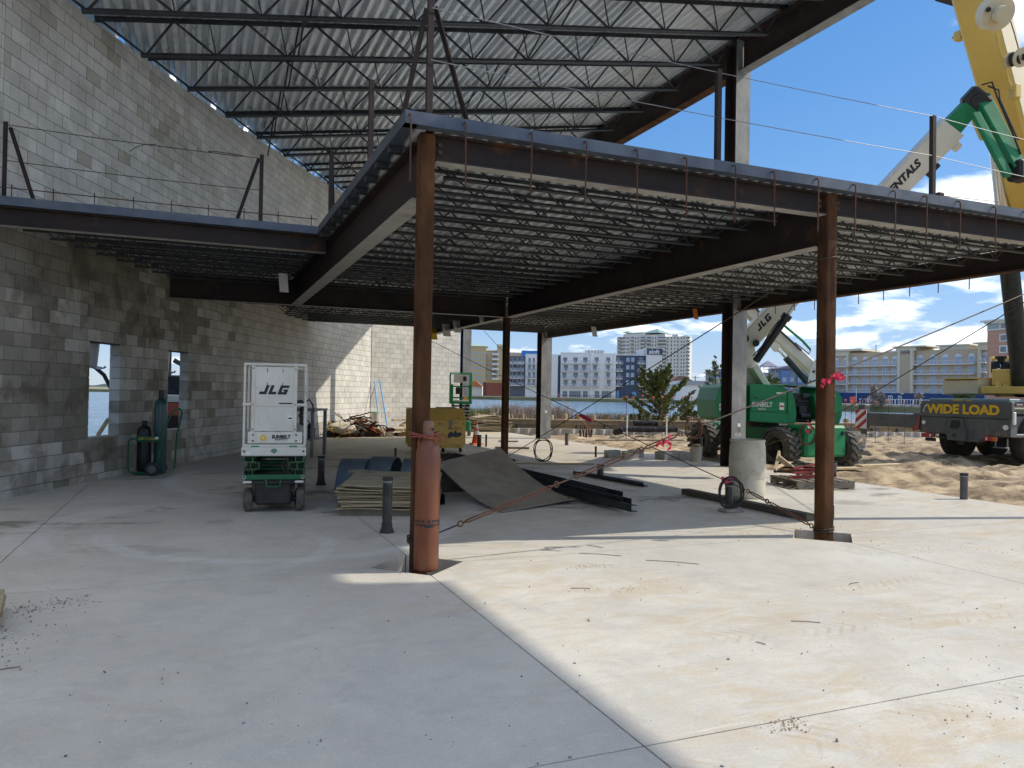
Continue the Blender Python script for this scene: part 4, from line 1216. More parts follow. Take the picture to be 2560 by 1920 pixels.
# ------------------------------------------------------------------ machines
def T(px, py, D):
    """point D metres ahead on the line of sight through photo pixel (px, py)"""
    return EYE + (fw + rt * ((px - 1280) / FPX) - up * ((py - 960) / FPX)) * D
def wheel(parent, c, ax, r, w, lugs=0, tm=tyre_grey, rm=white_paint, name='wheel', rim=.55):
    c = Vector(c); ax = Vector(ax).normalized()
    q = Vector((0, 0, 1)).rotation_difference(ax).to_matrix().to_4x4(); M4 = Matrix.Translation(c) @ q
    mb = MB(); mb.m = M4
    b = w * .18
    mb.lathe([(r * rim, -w / 2 + .01), (r * .8, -w / 2), (r - b * .5, -w / 2 + b * .5), (r, -w / 2 + b * 1.4), (r, w / 2 - b * 1.4), (r - b * .5, w / 2 - b * .5), (r * .8, w / 2), (r * rim, w / 2 - .01)], 28, caps=False)
    for k in range(lugs):                       # chevron tread
        for s in (-1, 1):
            a = 2 * math.pi * (k + (.25 if s > 0 else -.25)) / lugs
            rot = Matrix.Rotation(a, 3, 'Z') @ Matrix.Rotation(s * R(32), 3, 'X')
            mb.box(Matrix.Rotation(a, 3, 'Z') @ Vector((r + .012, 0, s * w * .25)), (.05, r * .17, w * .56), rot)
    o = mb.build(name, tm, parent, smooth=lugs == 0)
    mb = MB(); mb.m = M4
    mb.lathe([(r * rim, -w / 2 + .012), (r * rim * .92, -w / 2 + .03), (r * rim * .55, -w * .12), (r * .2, -w * .1), (r * .17, -w * .3), (.01, -w * .3)], 20, caps=False)
    mb.lathe([(.01, w * .3), (r * .17, w * .3), (r * .2, w * .1), (r * rim * .55, w * .12), (r * rim * .92, w / 2 - .03), (r * rim, w / 2 - .012)], 20, caps=False)
    mb.build('rim', rm, o, smooth=True, world=False)
    for k in range(5):
        a = 2 * math.pi * k / 5
        mb = MB(); mb.m = M4
        p = Vector((r * rim * .4 * math.cos(a), r * rim * .4 * math.sin(a), 0))
        mb.cyl(p + Vector((0, 0, -w * .2)), p + Vector((0, 0, w * .2)), r * .035, 6); mb.build('wheel_nut', bolt_m, o, world=False)
    return o
def at_local(root, mbfn):
    mb = MB(); mb.m = PM[root.name]; mbfn(mb); return mb

def jlg_logo(parent, M4, h):
    """slanted block letters J L G, each stroke a small slab"""
    def r_(x0, x1, y0, y1):
        return [(x0, y0), (x1, y0), (x1, y1), (x0, y1)]
    let = [[r_(.45, .78, .001, 1), r_(0, .449, 0, .30)], [r_(0, .33, .001, 1), r_(.331, .80, 0, .29)], [r_(0, .33, 0, 1), r_(.331, .95, .72, 1), r_(.331, .95, 0, .28), r_(.62, .95, .281, .56), r_(.46, .619, .38, .56)]]
    x = -1.42
    for strokes, wd in zip(let, (.88, .90, .95)):
        mb = MB(); mb.m = M4
        for q in strokes:
            mb.prism([((x + a + .36 * (c - .5)) * h, (c - .5) * h) for a, c in q], 0, .002, 'xy')
        mb.build('logo_letter', black_flat, parent); x += wd + .08
# ---- white and green scissor lift in front of the wall
SL = thing('scissor_lift', 'white and green scissor lift parked in front of the curved block wall', 'scissor lift', (.945, 10.34, 0), R(-8))
def sl(name, m, fn, smooth=False, parent=None):
    return at_local(SL, fn).build(name, m, parent or SL, smooth)
M_ = PM[SL.name]
for sx in (-.325, .325):
    ax = (M_.to_3x3() @ Vector((math.cos(R(6)), math.sin(R(6)), 0)))
    wheel(SL, M_ @ Vector((sx, .16, .155)), ax, .155, .11, 0, tyre_grey, dark_hyd)
    wheel(SL, M_ @ Vector((sx, 1.52, .155)), M_.to_3x3() @ Vector((1, 0, 0)), .155, .11, 0, tyre_grey, dark_hyd)
sl('chassis', black_m, lambda b: (b.bbox((0, .85, .25), (.46, 1.75, .3), .03), b.bbox((0, .85, .40), (.70, 1.8, .06), .01)))
sl('axle', dark_hyd, lambda b: (b.cyl((-.3, .16, .155), (.3, .16, .155), .035, 10), b.bbox((-.2, .16, .2), (.08, .16, .16), .02), b.bbox((.2, .16, .2), (.08, .16, .16), .02)))
for sx in (-.19, .19):
    sl('steer_cylinder', white_paint, lambda b, sx=sx: b.cyl((sx - .04, .06, .16), (sx + .04, .06, .16), .03, 10), True)
sl('base_tray', green_dark, lambda b: (b.bbox((0, .85, .45), (.78, 1.86, .035), .008), b.bbox((0, -.06, .47), (.76, .03, .06), .008)))
sl('tow_loop', green_dark, lambda b: b.tube([(-.09, -.09, .44), (-.085, -.1, .36), (-.05, -.1, .345), (.05, -.1, .345), (.085, -.1, .36), (.09, -.09, .44)], .011, 6), True)
for sx in (-.32, .32):
    sl('beacon', white_paint, lambda b, sx=sx: b.bbox((sx, -.075, .405), (.11, .03, .03), .008))
def tube_ends(b, xs, y, z, w, h, ln, th=.012):
    for x in xs:
        b.b2(x - w / 2, x + w / 2, y, y + ln, z - h / 2, z - h / 2 + th); b.b2(x - w / 2, x + w / 2, y, y + ln, z + h / 2 - th, z + h / 2)
        b.b2(x - w / 2, x - w / 2 + th, y, y + ln, z - h / 2 + th, z + h / 2 - th); b.b2(x + w / 2 - th, x + w / 2, y, y + ln, z - h / 2 + th, z + h / 2 - th)
k = 0
for z in (.52, .61, .70, .79):
    wdt = .115
    xs = (-.235, .235) if k % 2 else (-.315, .315)
    sl('scissor_arm', green_dark if k < 2 else green_paint, lambda b, z=z, xs=xs: tube_ends(b, xs, -.04 + .01 * k, z, wdt, .092, 1.7))
    sl('arm_inside_shade', black_m, lambda b, z=z, xs=xs: [b.b2(x - .045, x + .045, .06, 1.5, z - .03, z + .03) for x in xs])  # black fill puts the shade of the hollow tubes into colour
    sl('cross_tube', green_dark, lambda b, z=z: b.cyl((-.36, .45, z), (.36, .45, z), .034, 10), True)
    k += 1
sl('scissor_arm', green_paint, lambda b: (b.bbox((-.235, -.055, .82), (.12, .05, .12), .015), b.bbox((.235, -.055, .82), (.12, .05, .12), .015)))
sl('platform_bumper', white_paint, lambda b: (b.bbox((0, -.075, .795), (.80, .03, .115), .01), b.bbox((0, .85, .87), (.78, 1.85, .04), .008)))
sl('bumper_bolt', bolt_m, lambda b: (b.cyl((-.365, -.09, .80), (-.365, -.1, .80), .013, 8), b.cyl((.365, -.09, .80), (.365, -.1, .80), .013, 8)))
pl = sl('name_panel', white_paint, lambda b: b.bbox((.01, -.085, .975), (.67, .02, .15), .008))
sl('name_panel_bolt', bolt_m, lambda b: [b.cyl((x, -.095, z), (x, -.102, z), .012, 8) for x in (-.26, .27) for z in (.935, 1.01)])
sl('toe_board', white_paint, lambda b: (b.b2(-.385, -.365, -.06, 1.78, .89, 1.05), b.b2(.365, .385, -.06, 1.78, .89, 1.05)))
sl('gate_panel', white_paint, lambda b: (b.bbox((-.01, -.065, 1.47), (.50, .015, .83), .004)))
sl('gate_post', white_paint, lambda b: (b.bbox((-.268, -.07, 1.47), (.045, .04, .86), .01), b.bbox((.25, -.07, 1.47), (.045, .04, .86), .01)))
sl('gate_crossbar', white_paint, lambda b: (b.bbox((-.01, -.078, 1.395), (.50, .012, .03), .003)))
for z, y0 in ((1.915, 0), (1.40, 0)):
    sl('guard_rail', white_paint, lambda b, z=z: (b.bbox((0, -.06, z), (.78 if z > 1.5 else .80, .035, .035), .012), b.bbox((-.375, .86, z), (.032, 1.8, .032), .01), b.bbox((.375, .86, z), (.032, 1.8, .032), .01), b.bbox((0, 1.78, z), (.75, .032, .032), .01)))
for sx in (-.375, .375):
    for y in (-.055, .55, 1.15, 1.76):
        sl('rail_post', white_paint, lambda b, sx=sx, y=y: b.bbox((sx, y, 1.40), (.03, .03, 1.04), .01))
sl('slot', black_flat, lambda b: [b.b2(x - .004, x + .004, -.0765, -.073, z - .025, z + .025) for x in (-.1, .09) for z in (1.84, 1.66)])
sl('manual_box', black_flat, lambda b: b.b2(.05, .21, -.0875, -.083, 1.408, 1.424))
cb = sl('control_box', black_m, lambda b: b.bbox((.31, .02, 1.42), (.09, .1, .09), .02))
def coil_cord(b):
    pts = [(.33 + .022 * math.cos(i * .9), .0 + .022 * math.sin(i * .9), 1.37 - i * .0036) for i in range(66)]
    b.tube(pts, .009, 5)
sl('coil_cord', black_rub, coil_cord, True)
sl('hose', black_rub, lambda b: b.tube([(.36, .1, 1.42), (.42, .12, 1.47), (.47, .15, 1.40), (.48, .2, 1.3)], .011, 6), True)
Fm = M_ @ frame_mat((-.015, -.0745, 1.59), (1, 0, 0), (0, 0, 1))
jlg_logo(SL, Fm, .118)
lettering('SUNBELT', SL, black_flat, M_ @ frame_mat((.085, -.0975, .985), (1, 0, 0), (0, 0, 1)), .062, sx=.9, bold=.0028)
lettering('R E N T A L S', SL, black_flat, M_ @ frame_mat((.085, -.0975, .950), (1, 0, 0), (0, 0, 1)), .026, bold=.0008)
def gear(b):
    pts = []
    for i in range(40):
        a = 2 * math.pi * i / 40; r_ = .044 if (i // 2) % 2 else .036
        pts.append((-.135 + r_ * math.cos(a), .972 + r_ * math.sin(a)))
    b.prism(pts, -.0985, -.0955, 'xz')
sl('sun_logo', yellow_flat, gear)
sl('sun_logo_hub', white_paint, lambda b: b.cyl((-.135, -.0985, .972), (-.135, -.1, .972), .014, 12))
def shield(b):
    b.prism([(-.035, .825), (-.035, .80), (0, .765), (.035, .80), (.035, .825), (0, .835)], -.093, -.0905, 'xz'); b.b2(-.05, .05, -.0945, -.093, .795, .805)
sl('shield_badge', simple('badge_green', (.10, .22, .19)), shield)

sl('warning_sticker', white_flat, lambda b: (b.b2(.28, .34, -.0925, -.0905, .815, .84), b.b2(-.34, -.29, -.0925, -.0905, .76, .79), b.b2(.16, .22, -.0745, -.0725, 1.20, 1.26)))
sl('warning_mark', black_flat, lambda b: (b.b2(.285, .335, -.0932, -.0926, .823, .828), b.b2(.168, .212, -.0752, -.0746, 1.215, 1.235)))
sl('hydraulic_hose', black_rub, lambda b: [b.tube([(.12 + .04 * i, .02, .44), (.14 + .04 * i, -.03, .52), (.10 + .05 * i, -.03, .62), (.16 + .03 * i, .0, .72)], .009, 6) for i in range(3)], True)
sl('pin_bolt', bolt_m, lambda b: [b.cyl((x, -.045, z), (x, -.06, z), .018, 8) for x in (-.315, .315, -.235, .235) for z in (.565, .655, .745)])
sl('tie_down_ring', chrome, lambda b: (b.torus((-.36, -.09, .47), (0, 1, 0), .02, .006, 12, 6), b.torus((.36, -.09, .47), (0, 1, 0), .02, .006, 12, 6)))
sl('rail_pin', bolt_m, lambda b: [b.cyl((x, -.09, z), (x, -.1, z), .009, 6) for x in (-.268, .25) for z in (1.08, 1.4, 1.86)])
sl('panel_scratch', grey_print, lambda b: [b.b2(x, x + .002, -.0735, -.0726, z, z + l) for x, z, l in ((-.2, 1.15, .1), (.12, 1.28, .05), (-.08, 1.22, .03), (.05, 1.72, .06))])
# ---- green scissor lift by the far wall
GL = thing('scissor_lift', 'all-green scissor lift with raised platform beside the far column', 'scissor lift', (8.98, 26.7, 0), R(-17))
M2 = PM[GL.name]
def gl(name, m, fn, smooth=False):
    return at_local(GL, fn).build(name, m, GL, smooth)
gl('chassis', green_paint, lambda b: (b.bbox((0, .9, .36), (.74, 1.8, .36), .03),))
for sx in (-.33, .33):
    wheel(GL, M2 @ Vector((sx, .2, .19)), M2.to_3x3() @ Vector((1, 0, 0)), .19, .13, 0, tyre_grey, dark_hyd)
for i, z in enumerate((.62, .74, .86, .98, 1.1)):
    gl('scissor_arm', black_m if i % 2 else dark_hyd, lambda b, z=z, i=i: (b.bbox((-.27 + .03 * (i % 2), .85, z), (.09, 1.7, .08), .01), b.bbox((.27 - .03 * (i % 2), .85, z), (.09, 1.7, .08), .01), b.cyl((-.34, .05, z), (.34, .05, z), .03, 8)))
gl('cross_bar', chrome, lambda b: b.cyl((-.3, 0, .92), (.3, 0, .92), .02, 8))
gl('platform_floor', green_paint, lambda b: b.bbox((0, .9, 1.22), (.82, 1.85, .10), .01))
gl('toe_board', white_paint, lambda b: b.bbox((0, -.035, 1.29), (.55, .02, .05), .005))
for sx in (-.39, .39):
    gl('side_panel', green_paint, lambda b, sx=sx: b.bbox((sx * .88, -.01, 1.58), (.12, .03, .62), .008))
    for y in (0, .9, 1.8):
        gl('rail_post', green_paint, lambda b, sx=sx, y=y: b.bbox((sx, y, 1.78), (.035, .035, 1.08), .01))
gl('guard_rail', green_paint, lambda b: [(b.bbox((0, y, z), (.80, .035, .035), .01)) for y in (0, 1.8) for z in (2.31, 1.82)] + [b.bbox((sx, .9, z), (.035, 1.8, .035), .01) for sx in (-.39, .39) for z in (2.31, 1.82)])
gl('lower_rail', green_paint, lambda b: b.bbox((0, -.012, 1.40), (.60, .03, .05), .008))
gl('notice_board', paper, lambda b: b.bbox((-.08, .02, 2.10), (.38, .01, .30), .004))
gl('control_box', black_m, lambda b: (b.bbox((.14, -.02, 2.10), (.12, .08, .18), .02), b.bbox((-.1, .3, 1.66), (.18, .1, .26), .02)))
gl('decal', yellow_flat, lambda b: b.b2(.12, .27, -.031, -.029, 1.33, 1.43))

# ---- green boom lift
BLx, BLy = 14.3, 16.5
LIFT = thing('boom_lift', 'green telescopic boom lift with cream booms behind the tall grey column', 'boom lift', (BLx, BLy, -.12))
for (x, y) in ((13.42, 15.0), (15.2, 14.8), (13.35, 18.0), (15.2, 18.0)):
    wheel(LIFT, (x, y, .37), (1, 0.06, 0), .47, .40, 18, tyre_grey, tyre_mud if x < 14 else tyre_mud, rim=.56)
def w_(name, m, fn, smooth=False, parent=LIFT):
    mb = MB(); fn(mb); return mb.build(name, m, parent, smooth)
w_('chassis', green_paint, lambda b: (b.bbox((14.3, 14.75, .55), (1.30, .75, .78), .06), b.bbox((14.3, 16.5, .62), (1.15, 3.6, .5), .05), b.bbox((14.3, 18.1, .55), (1.3, .7, .6), .06)))
w_('axle', green_dark, lambda b: (b.cyl((13.4, 15, .37), (15.2, 14.9, .37), .09, 10), b.cyl((13.4, 18, .37), (15.2, 18, .37), .09, 10)))
w_('tie_down_lug', dark_hyd, lambda b: (b.cyl((13.75, 14.37, .80), (13.75, 14.33, .80), .05, 10), b.cyl((14.8, 14.37, .75), (14.8, 14.33, .75), .05, 10)))
w_('headlight', chrome, lambda b: (b.cyl((14.02, 14.36, .66), (14.02, 14.28, .66), .10, 14, .12), b.cyl((14.02, 14.28, .66), (14.02, 14.27, .66), .12, 14)), True)
# turntable bodywork, turned square to the line of sight
BT = Matrix.Translation((13.88, 16.1, 0)) @ Matrix.Rotation(R(-21), 4, 'Z') @ Matrix.Diagonal((.79, .85, 1, 1))
def bt(name, m, fn, smooth=False, parent=LIFT):
    mb = MB(); mb.m = BT; fn(mb); return mb.build(name, m, parent, smooth)
bt('slew_ring', black_m, lambda b: b.cyl((0, .3, .84), (0, .3, 1.0), .55, 24))
def ctr(b):   # rounded counterweight tail
    prof = [(-1.92, 1.08), (-1.80, .98), (-.95, .97), (-.95, 1.90), (-1.72, 1.92), (-1.86, 1.84), (-1.97, 1.52)]
    b.prism(prof, -.95, 1.2, 'xz')
bt('counterweight', green_paint, ctr)
def hood(b):
    prof = [(-.93, 1.0), (.30, .95), (.52, .97), (.56, 1.20), (.50, 1.56), (.40, 1.76), (-.05, 1.92), (-.93, 1.95)]
    b.prism(prof, -1.12, .1, 'xz')
    b.prism([(-.05, 1.90), (.40, 1.745), (.40, 1.76), (-.05, 1.925)], -1.12, .1, 'xz')
bt('engine_hood', green_paint, hood)
def hood_side(b):     # bevelled lower skirt, proud of the hood
    b.prism([(-.93, 1.02), (.30, .97), (.53, .99), (.555, 1.20), (-.93, 1.24)], -1.15, -1.119, 'xz')
bt('hood_skirt', green_dark if False else green_paint, hood_side)
bt('hood_corner', green_paint, lambda b: b.prism([(.30, .99), (.52, 1.0), (.555, 1.21), (.49, 1.56), (.40, 1.74), (.27, 1.74)], -1.16, -1.121, 'xz'))
bt('hood_seam', black_flat, lambda b: (b.b2(-.92, .27, -1.1225, -1.1205, 1.56, 1.565),))
bt('engine_bay', black_m, lambda b: (b.bbox((.95, .1, 1.35), (.75, 1.4, .75), .04), b.bbox((.98, -.66, 1.52), (.44, .1, .05), .01), b.bbox((.95, -.7, 1.25), (.30, .12, .3), .03)))
bt('engine_bay_part', dark_hyd, lambda b: (b.cyl((.85, -.78, 1.15), (1.15, -.78, 1.15), .08, 12), b.bbox((1.05, -.72, 1.66), (.25, .08, .12), .02)))
def hood2(b):
    prof = [(1.30, 1.06), (2.02, .96), (2.12, 1.2), (2.12, 1.62), (1.98, 1.78), (1.52, 1.86), (1.22, 1.66)]
    b.prism(prof, -.95, .9, 'xz')
bt('control_hood', green_paint, hood2)
bt('control_hood_skirt', green_paint, lambda b: b.prism([(1.31, 1.07), (2.02, .98), (2.11, 1.2), (1.33, 1.24)], -.98, -.949, 'xz'))
bt('top_cover', simple('faded_green_cover', (.10, .26, .25)), lambda b: (b.prism([(.45, 1.93), (1.55, 1.865), (2.0, 1.79), (2.0, 1.815), (1.55, 1.90), (.45, 1.965)], -.6, .9, 'xz')))
bt('decal', white_flat, lambda b: (b.b2(.02, .17, -1.1225, -1.1205, 1.30, 1.48), b.b2(1.62, 1.80, -.9525, -.9505, 1.33, 1.47), b.b2(-.08, .20, -1.1225, -1.1205, 1.70, 1.74), b.b2(1.55, 1.9, -.9525, -.9505, 1.655, 1.69), b.b2(-1.85, -1.55, -.9525, -.9505, 1.36, 1.43), b.b2(-1.85, -1.66, -.9525, -.9505, 1.25, 1.33)))
bt('decal_mark', red_flat, lambda b: (b.b2(.03, .16, -1.1238, -1.1228, 1.37, 1.41), b.b2(1.63, 1.79, -.9538, -.9528, 1.385, 1.41)))
lettering('860SJ', LIFT, grey_print, BT @ frame_mat((-1.24, -.952, 1.30), (1, 0, 0), (0, 0, 1)), .15, bold=.004)
lettering('SUNBELT', LIFT, paper, BT @ frame_mat((-.55, -1.153, 1.42), (1, 0, 0), (0, 0, 1)), .16, bold=.004)
lettering('RENTALS', LIFT, paper, BT @ frame_mat((-.55, -1.153, 1.31), (1, 0, 0), (0, 0, 1)), .06, bold=.001)
bt('name_plate', green_paint, lambda b: b.b2(-.9, -.2, -1.1515, -1.121, 1.26, 1.54))
bt('panel_seam', black_flat, lambda b: (b.b2(-.45, -.443, -1.1232, -1.1212, 1.0, 1.56), b.b2(1.68, 1.687, -.9512, -.9502, 1.1, 1.75), b.b2(-1.4, -1.393, -.9512, -.9502, 1.0, 1.88), b.b2(-.9, .5, -1.1512, -1.1502, 1.235, 1.24)))
bt('hood_latch', black_m, lambda b: [b.bbox((x, -1.128, 1.10), (.07, .012, .04), .004) for x in (-.7, .1)] + [b.bbox((1.8, -.955, 1.3), (.07, .012, .05), .004)])
bt('hood_hinge', black_m, lambda b: [b.bbox((x, -1.125, 1.60), (.10, .012, .025), .003) for x in (-.75, -.25)])
# tower and booms
def plate(b, px_pts, D, th):
    pts = [T(x, y, D) for x, y in px_pts]; n = len(pts); f2 = Vector((fw.x, fw.y, 0)).normalized() * th
    b.add(pts + [p + f2 for p in pts], [tuple(range(n))[::-1], tuple(range(n, 2 * n))] + [(i, (i + 1) % n, n + (i + 1) % n, n + i) for i in range(n)])
def boxboom(b, p0, p1, w0, h0, w1=None, h1=None, side=None):
    p0, p1 = Vector(p0), Vector(p1); t_ = (p1 - p0).normalized(); s = (side or Vector((fw.x, fw.y, 0))).copy()
    s = (s - t_ * s.dot(t_)).normalized(); u_ = s.cross(t_).normalized()
    w1 = w1 or w0; h1 = h1 or h0; vs = []
    for p, w, h in ((p0, w0, h0), (p1, w1, h1)):
        c = .16
        for (i, j) in ((-1 + c, -1), (1 - c, -1), (1, -1 + c), (1, 1 - c), (1 - c, 1), (-1 + c, 1), (-1, 1 - c), (-1, -1 + c)):
            vs.append(p + s * (i * w / 2) + u_ * (j * h / 2))
    b.add(vs, [tuple(range(8))[::-1], tuple(range(8, 16))] + [(i, (i + 1) % 8, 8 + (i + 1) % 8, 8 + i) for i in range(8)])
    return t_, s, u_
plate_m = cream_paint
w_('tower_post', plate_m, lambda b: plate(b, [(1853, 985), (1853, 880), (1868, 850), (1885, 862), (1898, 925), (1898, 985)], 20.2, .55))
w_('tower_strut', plate_m, lambda b: boxboom(b, T(1882, 915, 20.0), T(1925, 985, 20.0), .42, .17))
w_('pivot_pin', dark_hyd, lambda b: (b.cyl(T(1862, 846, 19.9), T(1862, 846, 20.9), .11, 12), b.cyl(T(1890, 858, 19.95), T(1890, 858, 20.8), .09, 12)))
mp0, mp1 = T(1858, 861, 20.5), T(2380, 317, 17.2)
box_ = {}
def mainb(b):
    box_['f'] = boxboom(b, mp0, mp1, .46, .50, .46, .58)
w_('main_boom', cream_paint, mainb)
tb, sb, ub = box_['f']; su_ = ub if ub.z > 0 else -ub
w_('boom_end_cap', cream_paint, lambda b: b.bbox(mp1 - tb * .25 - su_ * .36, (.2, .2, .2), .03, Matrix((tb, sb, ub)).transposed()))
w_('boom_wear_pad', dark_hyd, lambda b: b.bbox(mp1 - tb * .9 - su_ * .36, (.35, .2, .12), .02, Matrix((tb, sb, ub)).transposed()))
wf = -sb
wf = wf if wf.dot(EYE - mp0) > 0 else -wf
def on_boom(k, dz=0):
    return mp0.lerp(mp1, k) + wf * .2315 + ub * dz
su = ub if ub.z > 0 else -ub
lettering('RENTALS', LIFT, black_flat, frame_mat(mp0.lerp(mp1, .79) + wf * .2315 + su * .03, tb, su), .225, sx=1.05, bold=.013, shear=.28)
jlg_logo(LIFT, frame_mat(mp0.lerp(mp1, .125) + wf * .2315 + su * .06, tb, su), .165)
lettering('SUNBELT', LIFT, black_flat, frame_mat(mp0.lerp(mp1, .52) + wf * .2315 + su * .03, tb, su), .27, sx=1.1, bold=.012, shear=.28)
fl0 = mp1 - tb * .1
kn = T(2440, 250, 16.9)
w_('fly_boom', green_paint, lambda b: boxboom(b, fl0, kn - tb * .05, .36, .44, .34, .36))
w_('knuckle', black_m, lambda b: (b.bbox(kn + su * .0, (.42, .36, .5), .05, Matrix((tb, sb, ub)).transposed()), b.cyl(kn - sb * .22, kn + sb * .22, .13, 12)))
j1 = T(2545, 425, 16.0)
w_('jib', green_paint, lambda b: boxboom(b, kn + Vector((.12, 0, .05)), j1, .30, .34, .28, .26))
w_('jib_link', green_paint, lambda b: boxboom(b, T(2438, 285, 16.6), T(2520, 440, 15.9), .12, .16))
w_('jib_bracket', black_m, lambda b: b.bbox(j1 + Vector((.05, 0, -.02)), (.4, .35, .42), .05))
w_('jib_hose', black_rub, lambda b: [b.tube([T(2455, 212, 16.6), T(2480, 205, 16.6), T(2492, 240, 16.5), T(2530, 330, 16.2), T(2552, 385, 16.0)], .02, 6), b.tube([T(2470, 215, 16.6), T(2497, 225, 16.6), T(2500, 250, 16.5), T(2545, 350, 16.1)], .018, 6)], True)
w_('lift_cylinder', dark_hyd, lambda b: b.cyl(T(1890, 902, 19.6), T(1966, 792, 19.0), .095, 16), True)
w_('cylinder_collar', dark_hyd, lambda b: b.cyl(T(1961, 799, 19.02), T(1970, 786, 18.97), .125, 16), True)
w_('cylinder_rod', chrome, lambda b: b.cyl(T(1966, 792, 19.0), T(2010, 728, 18.7), .045, 12), True)
w_('hose', black_rub, lambda b: b.tube([T(1948, 800, 18.9), T(1925, 830, 19.3), T(1905, 865, 19.5), T(1882, 890, 19.7)], .015, 6), True)
q0, q1 = T(2036, 925, 21.2), T(1845, 752, 21.6)
w_('tower_boom', cream_paint, lambda b: boxboom(b, q0, q1, .3, .30))
w_('tower_boom_rib', cream_paint, lambda b: boxboom(b, q0.lerp(q1, .05) + Vector((0, 0, -.2)), q1 + Vector((0, 0, -.2)), .2, .06))
w_('hose_track', black_rub, lambda b: b.tube([q0.lerp(q1, .2) + Vector((-.1, -.2, .14)), q0.lerp(q1, .6) + Vector((-.1, -.2, .16)), q1 + Vector((-.1, -.2, .16))], .03, 6), True)
w_('green_conduit', green_paint, lambda b: b.tube([q0.lerp(q1, .12) + Vector((0, -.15, .36)), q0.lerp(q1, .2) + Vector((0, -.15, .40)), q1 + Vector((0, -.15, .30))], .035, 8), True)
w_('conduit_bend', cable_m, lambda b: [b.tube([q0.lerp(q1, .2) + Vector((0, -.15, .40 - .02 * i)), q0.lerp(q1, .11) + Vector((.02, -.15, .36 - .02 * i)), q0.lerp(q1, .12) + Vector((0, -.15, .2)), q0.lerp(q1, .3) + Vector((0, -.15, .17))], .015, 6) for i in range(3)], True)
w_('side_plate', white_paint, lambda b: plate(b, [(2020, 977), (2020, 950), (2032, 905), (2042, 898), (2060, 900), (2060, 990), (2040, 990), (2023, 985)], 20.6, .05))
w_('side_plate_pin', dark_hyd, lambda b: (b.cyl(T(2034, 929, 20.58), T(2034, 929, 20.6), .035, 10), b.cyl(T(2025, 952, 20.58), T(2025, 952, 20.6), .02, 8), b.cyl(T(2026, 968, 20.58), T(2026, 968, 20.6), .025, 8)))
w_('tower_cylinder', dark_hyd, lambda b: b.cyl(T(1965, 893, 20.7), T(2018, 954, 20.7), .10, 14), True)
w_('tower_cylinder_rod', chrome, lambda b: b.cyl(T(1945, 871, 20.7), T(1966, 894, 20.7), .05, 10), True)
w_('boom_lug', cream_paint, lambda b: plate(b, [(1925, 862), (1932, 853), (1950, 862), (1950, 880), (1938, 879)], 20.8, .1))

# ---- mobile crane at the right
c0 = Vector((*at(2301, 23.0), -.15)); c1 = Vector((*at(2531, 20.6), -.15))
cx = (c1 - c0); CW = cx.length; cx.normalize(); cy = Vector((-cx.y, cx.x, 0))
CR = thing('mobile_crane', 'big mobile crane with yellow boom and WIDE LOAD written on its grey rear', 'crane', c0, math.atan2(cx.y, cx.x))
MC = PM[CR.name]
def cr_(name, m, fn, smooth=False):
    mb = MB(); mb.m = MC; fn(mb); return mb.build(name, m, CR, smooth)
W = CW
cr_('rear_panel', crane_grey, lambda b: (b.bbox((W / 2, .06, 1.51), (W, .12, .46), .01),))
cr_('rear_beam', crane_grey, lambda b: (b.prism([(.04, .80), (.75, .80), (1.05, .60), (1.75, .60), (2.0, .80), (W - .04, .80), (W - .04, 1.27), (.04, 1.27)], .02, .3, 'xz'),))
cr_('tow_coupling', crane_grey, lambda b: (b.prism([(.90, .62), (1.42, .62), (1.46, .86), (1.32, 1.25), (.96, 1.25), (.86, .92)], -.06, .02, 'xz'),))
cr_('coupling_hole', black_flat, lambda b: (b.prism([(.98, .96), (1.22, .96), (1.30, 1.08), (1.26, 1.20), (1.02, 1.20)], -.066, -.055, 'xz'), b.cyl((1.10, -.07, .76), (1.10, -.055, .76), .045, 12)))
cr_('chassis', crane_grey, lambda b: (b.bbox((W / 2, 5.2, 1.10), (W * .82, 10, .55), .04), b.bbox((W / 2, 5, 1.66), (W, 9.6, .06), .01)))
cr_('deck', crane_teal, lambda b: (b.bbox((W / 2 + .05, .9, 1.78), (W - .35, 1.6, .10), .02), b.bbox((W / 2, 4, 1.75), (W, 6, .06), .02)))
cr_('deck_marking', yellow_flat, lambda b: (b.b2(.95, 1.25, .095, .099, 1.76, 1.80), b.b2(1.35, 1.5, .095, .099, 1.75, 1.79)))
for x in (.32, W - .32):
    for y in (1.35, 3.05, 6.3, 8.0):
        wheel(CR, MC @ Vector((x, y, .70)), MC.to_3x3() @ Vector((1, 0, 0)), .70, .44, 0, tyre_mud, crane_grey, rim=.45)
cr_('mudguard', crane_grey, lambda b: (b.bbox((.45, .5, .82), (.75, .7, .10), .02), b.bbox((W - .45, .5, .82), (.75, .7, .10), .02), b.b2(.25, .75, .9, .93, .45, .8)))
cr_('tail_lamp', red_paint, lambda b: (b.bbox((.30, -.03, .72), (.36, .08, .12), .01), b.bbox((W - .62, -.03, .72), (.20, .08, .12), .01)))
cr_('indicator', orange_lens, lambda b: (b.bbox((.12, -.025, .72), (.08, .08, .11), .01), b.bbox((W - .45, -.025, .72), (.13, .08, .12), .01)))
cr_('lamp_lens', white_flat, lambda b: (b.b2(.36, .40, -.074, -.07, .68, .76), b.b2(W - .66, W - .62, -.074, -.07, .68, .76)))
cr_('number_plate', black_flat, lambda b: b.bbox((.36, -.02, .60), (.34, .02, .1), .005))
cr_('reflector', white_flat, lambda b: (b.cyl((.12, -.01, 1.10), (.12, .02, 1.10), .055, 16), b.cyl((W - .17, -.01, 1.05), (W - .17, .02, 1.05), .07, 16)))
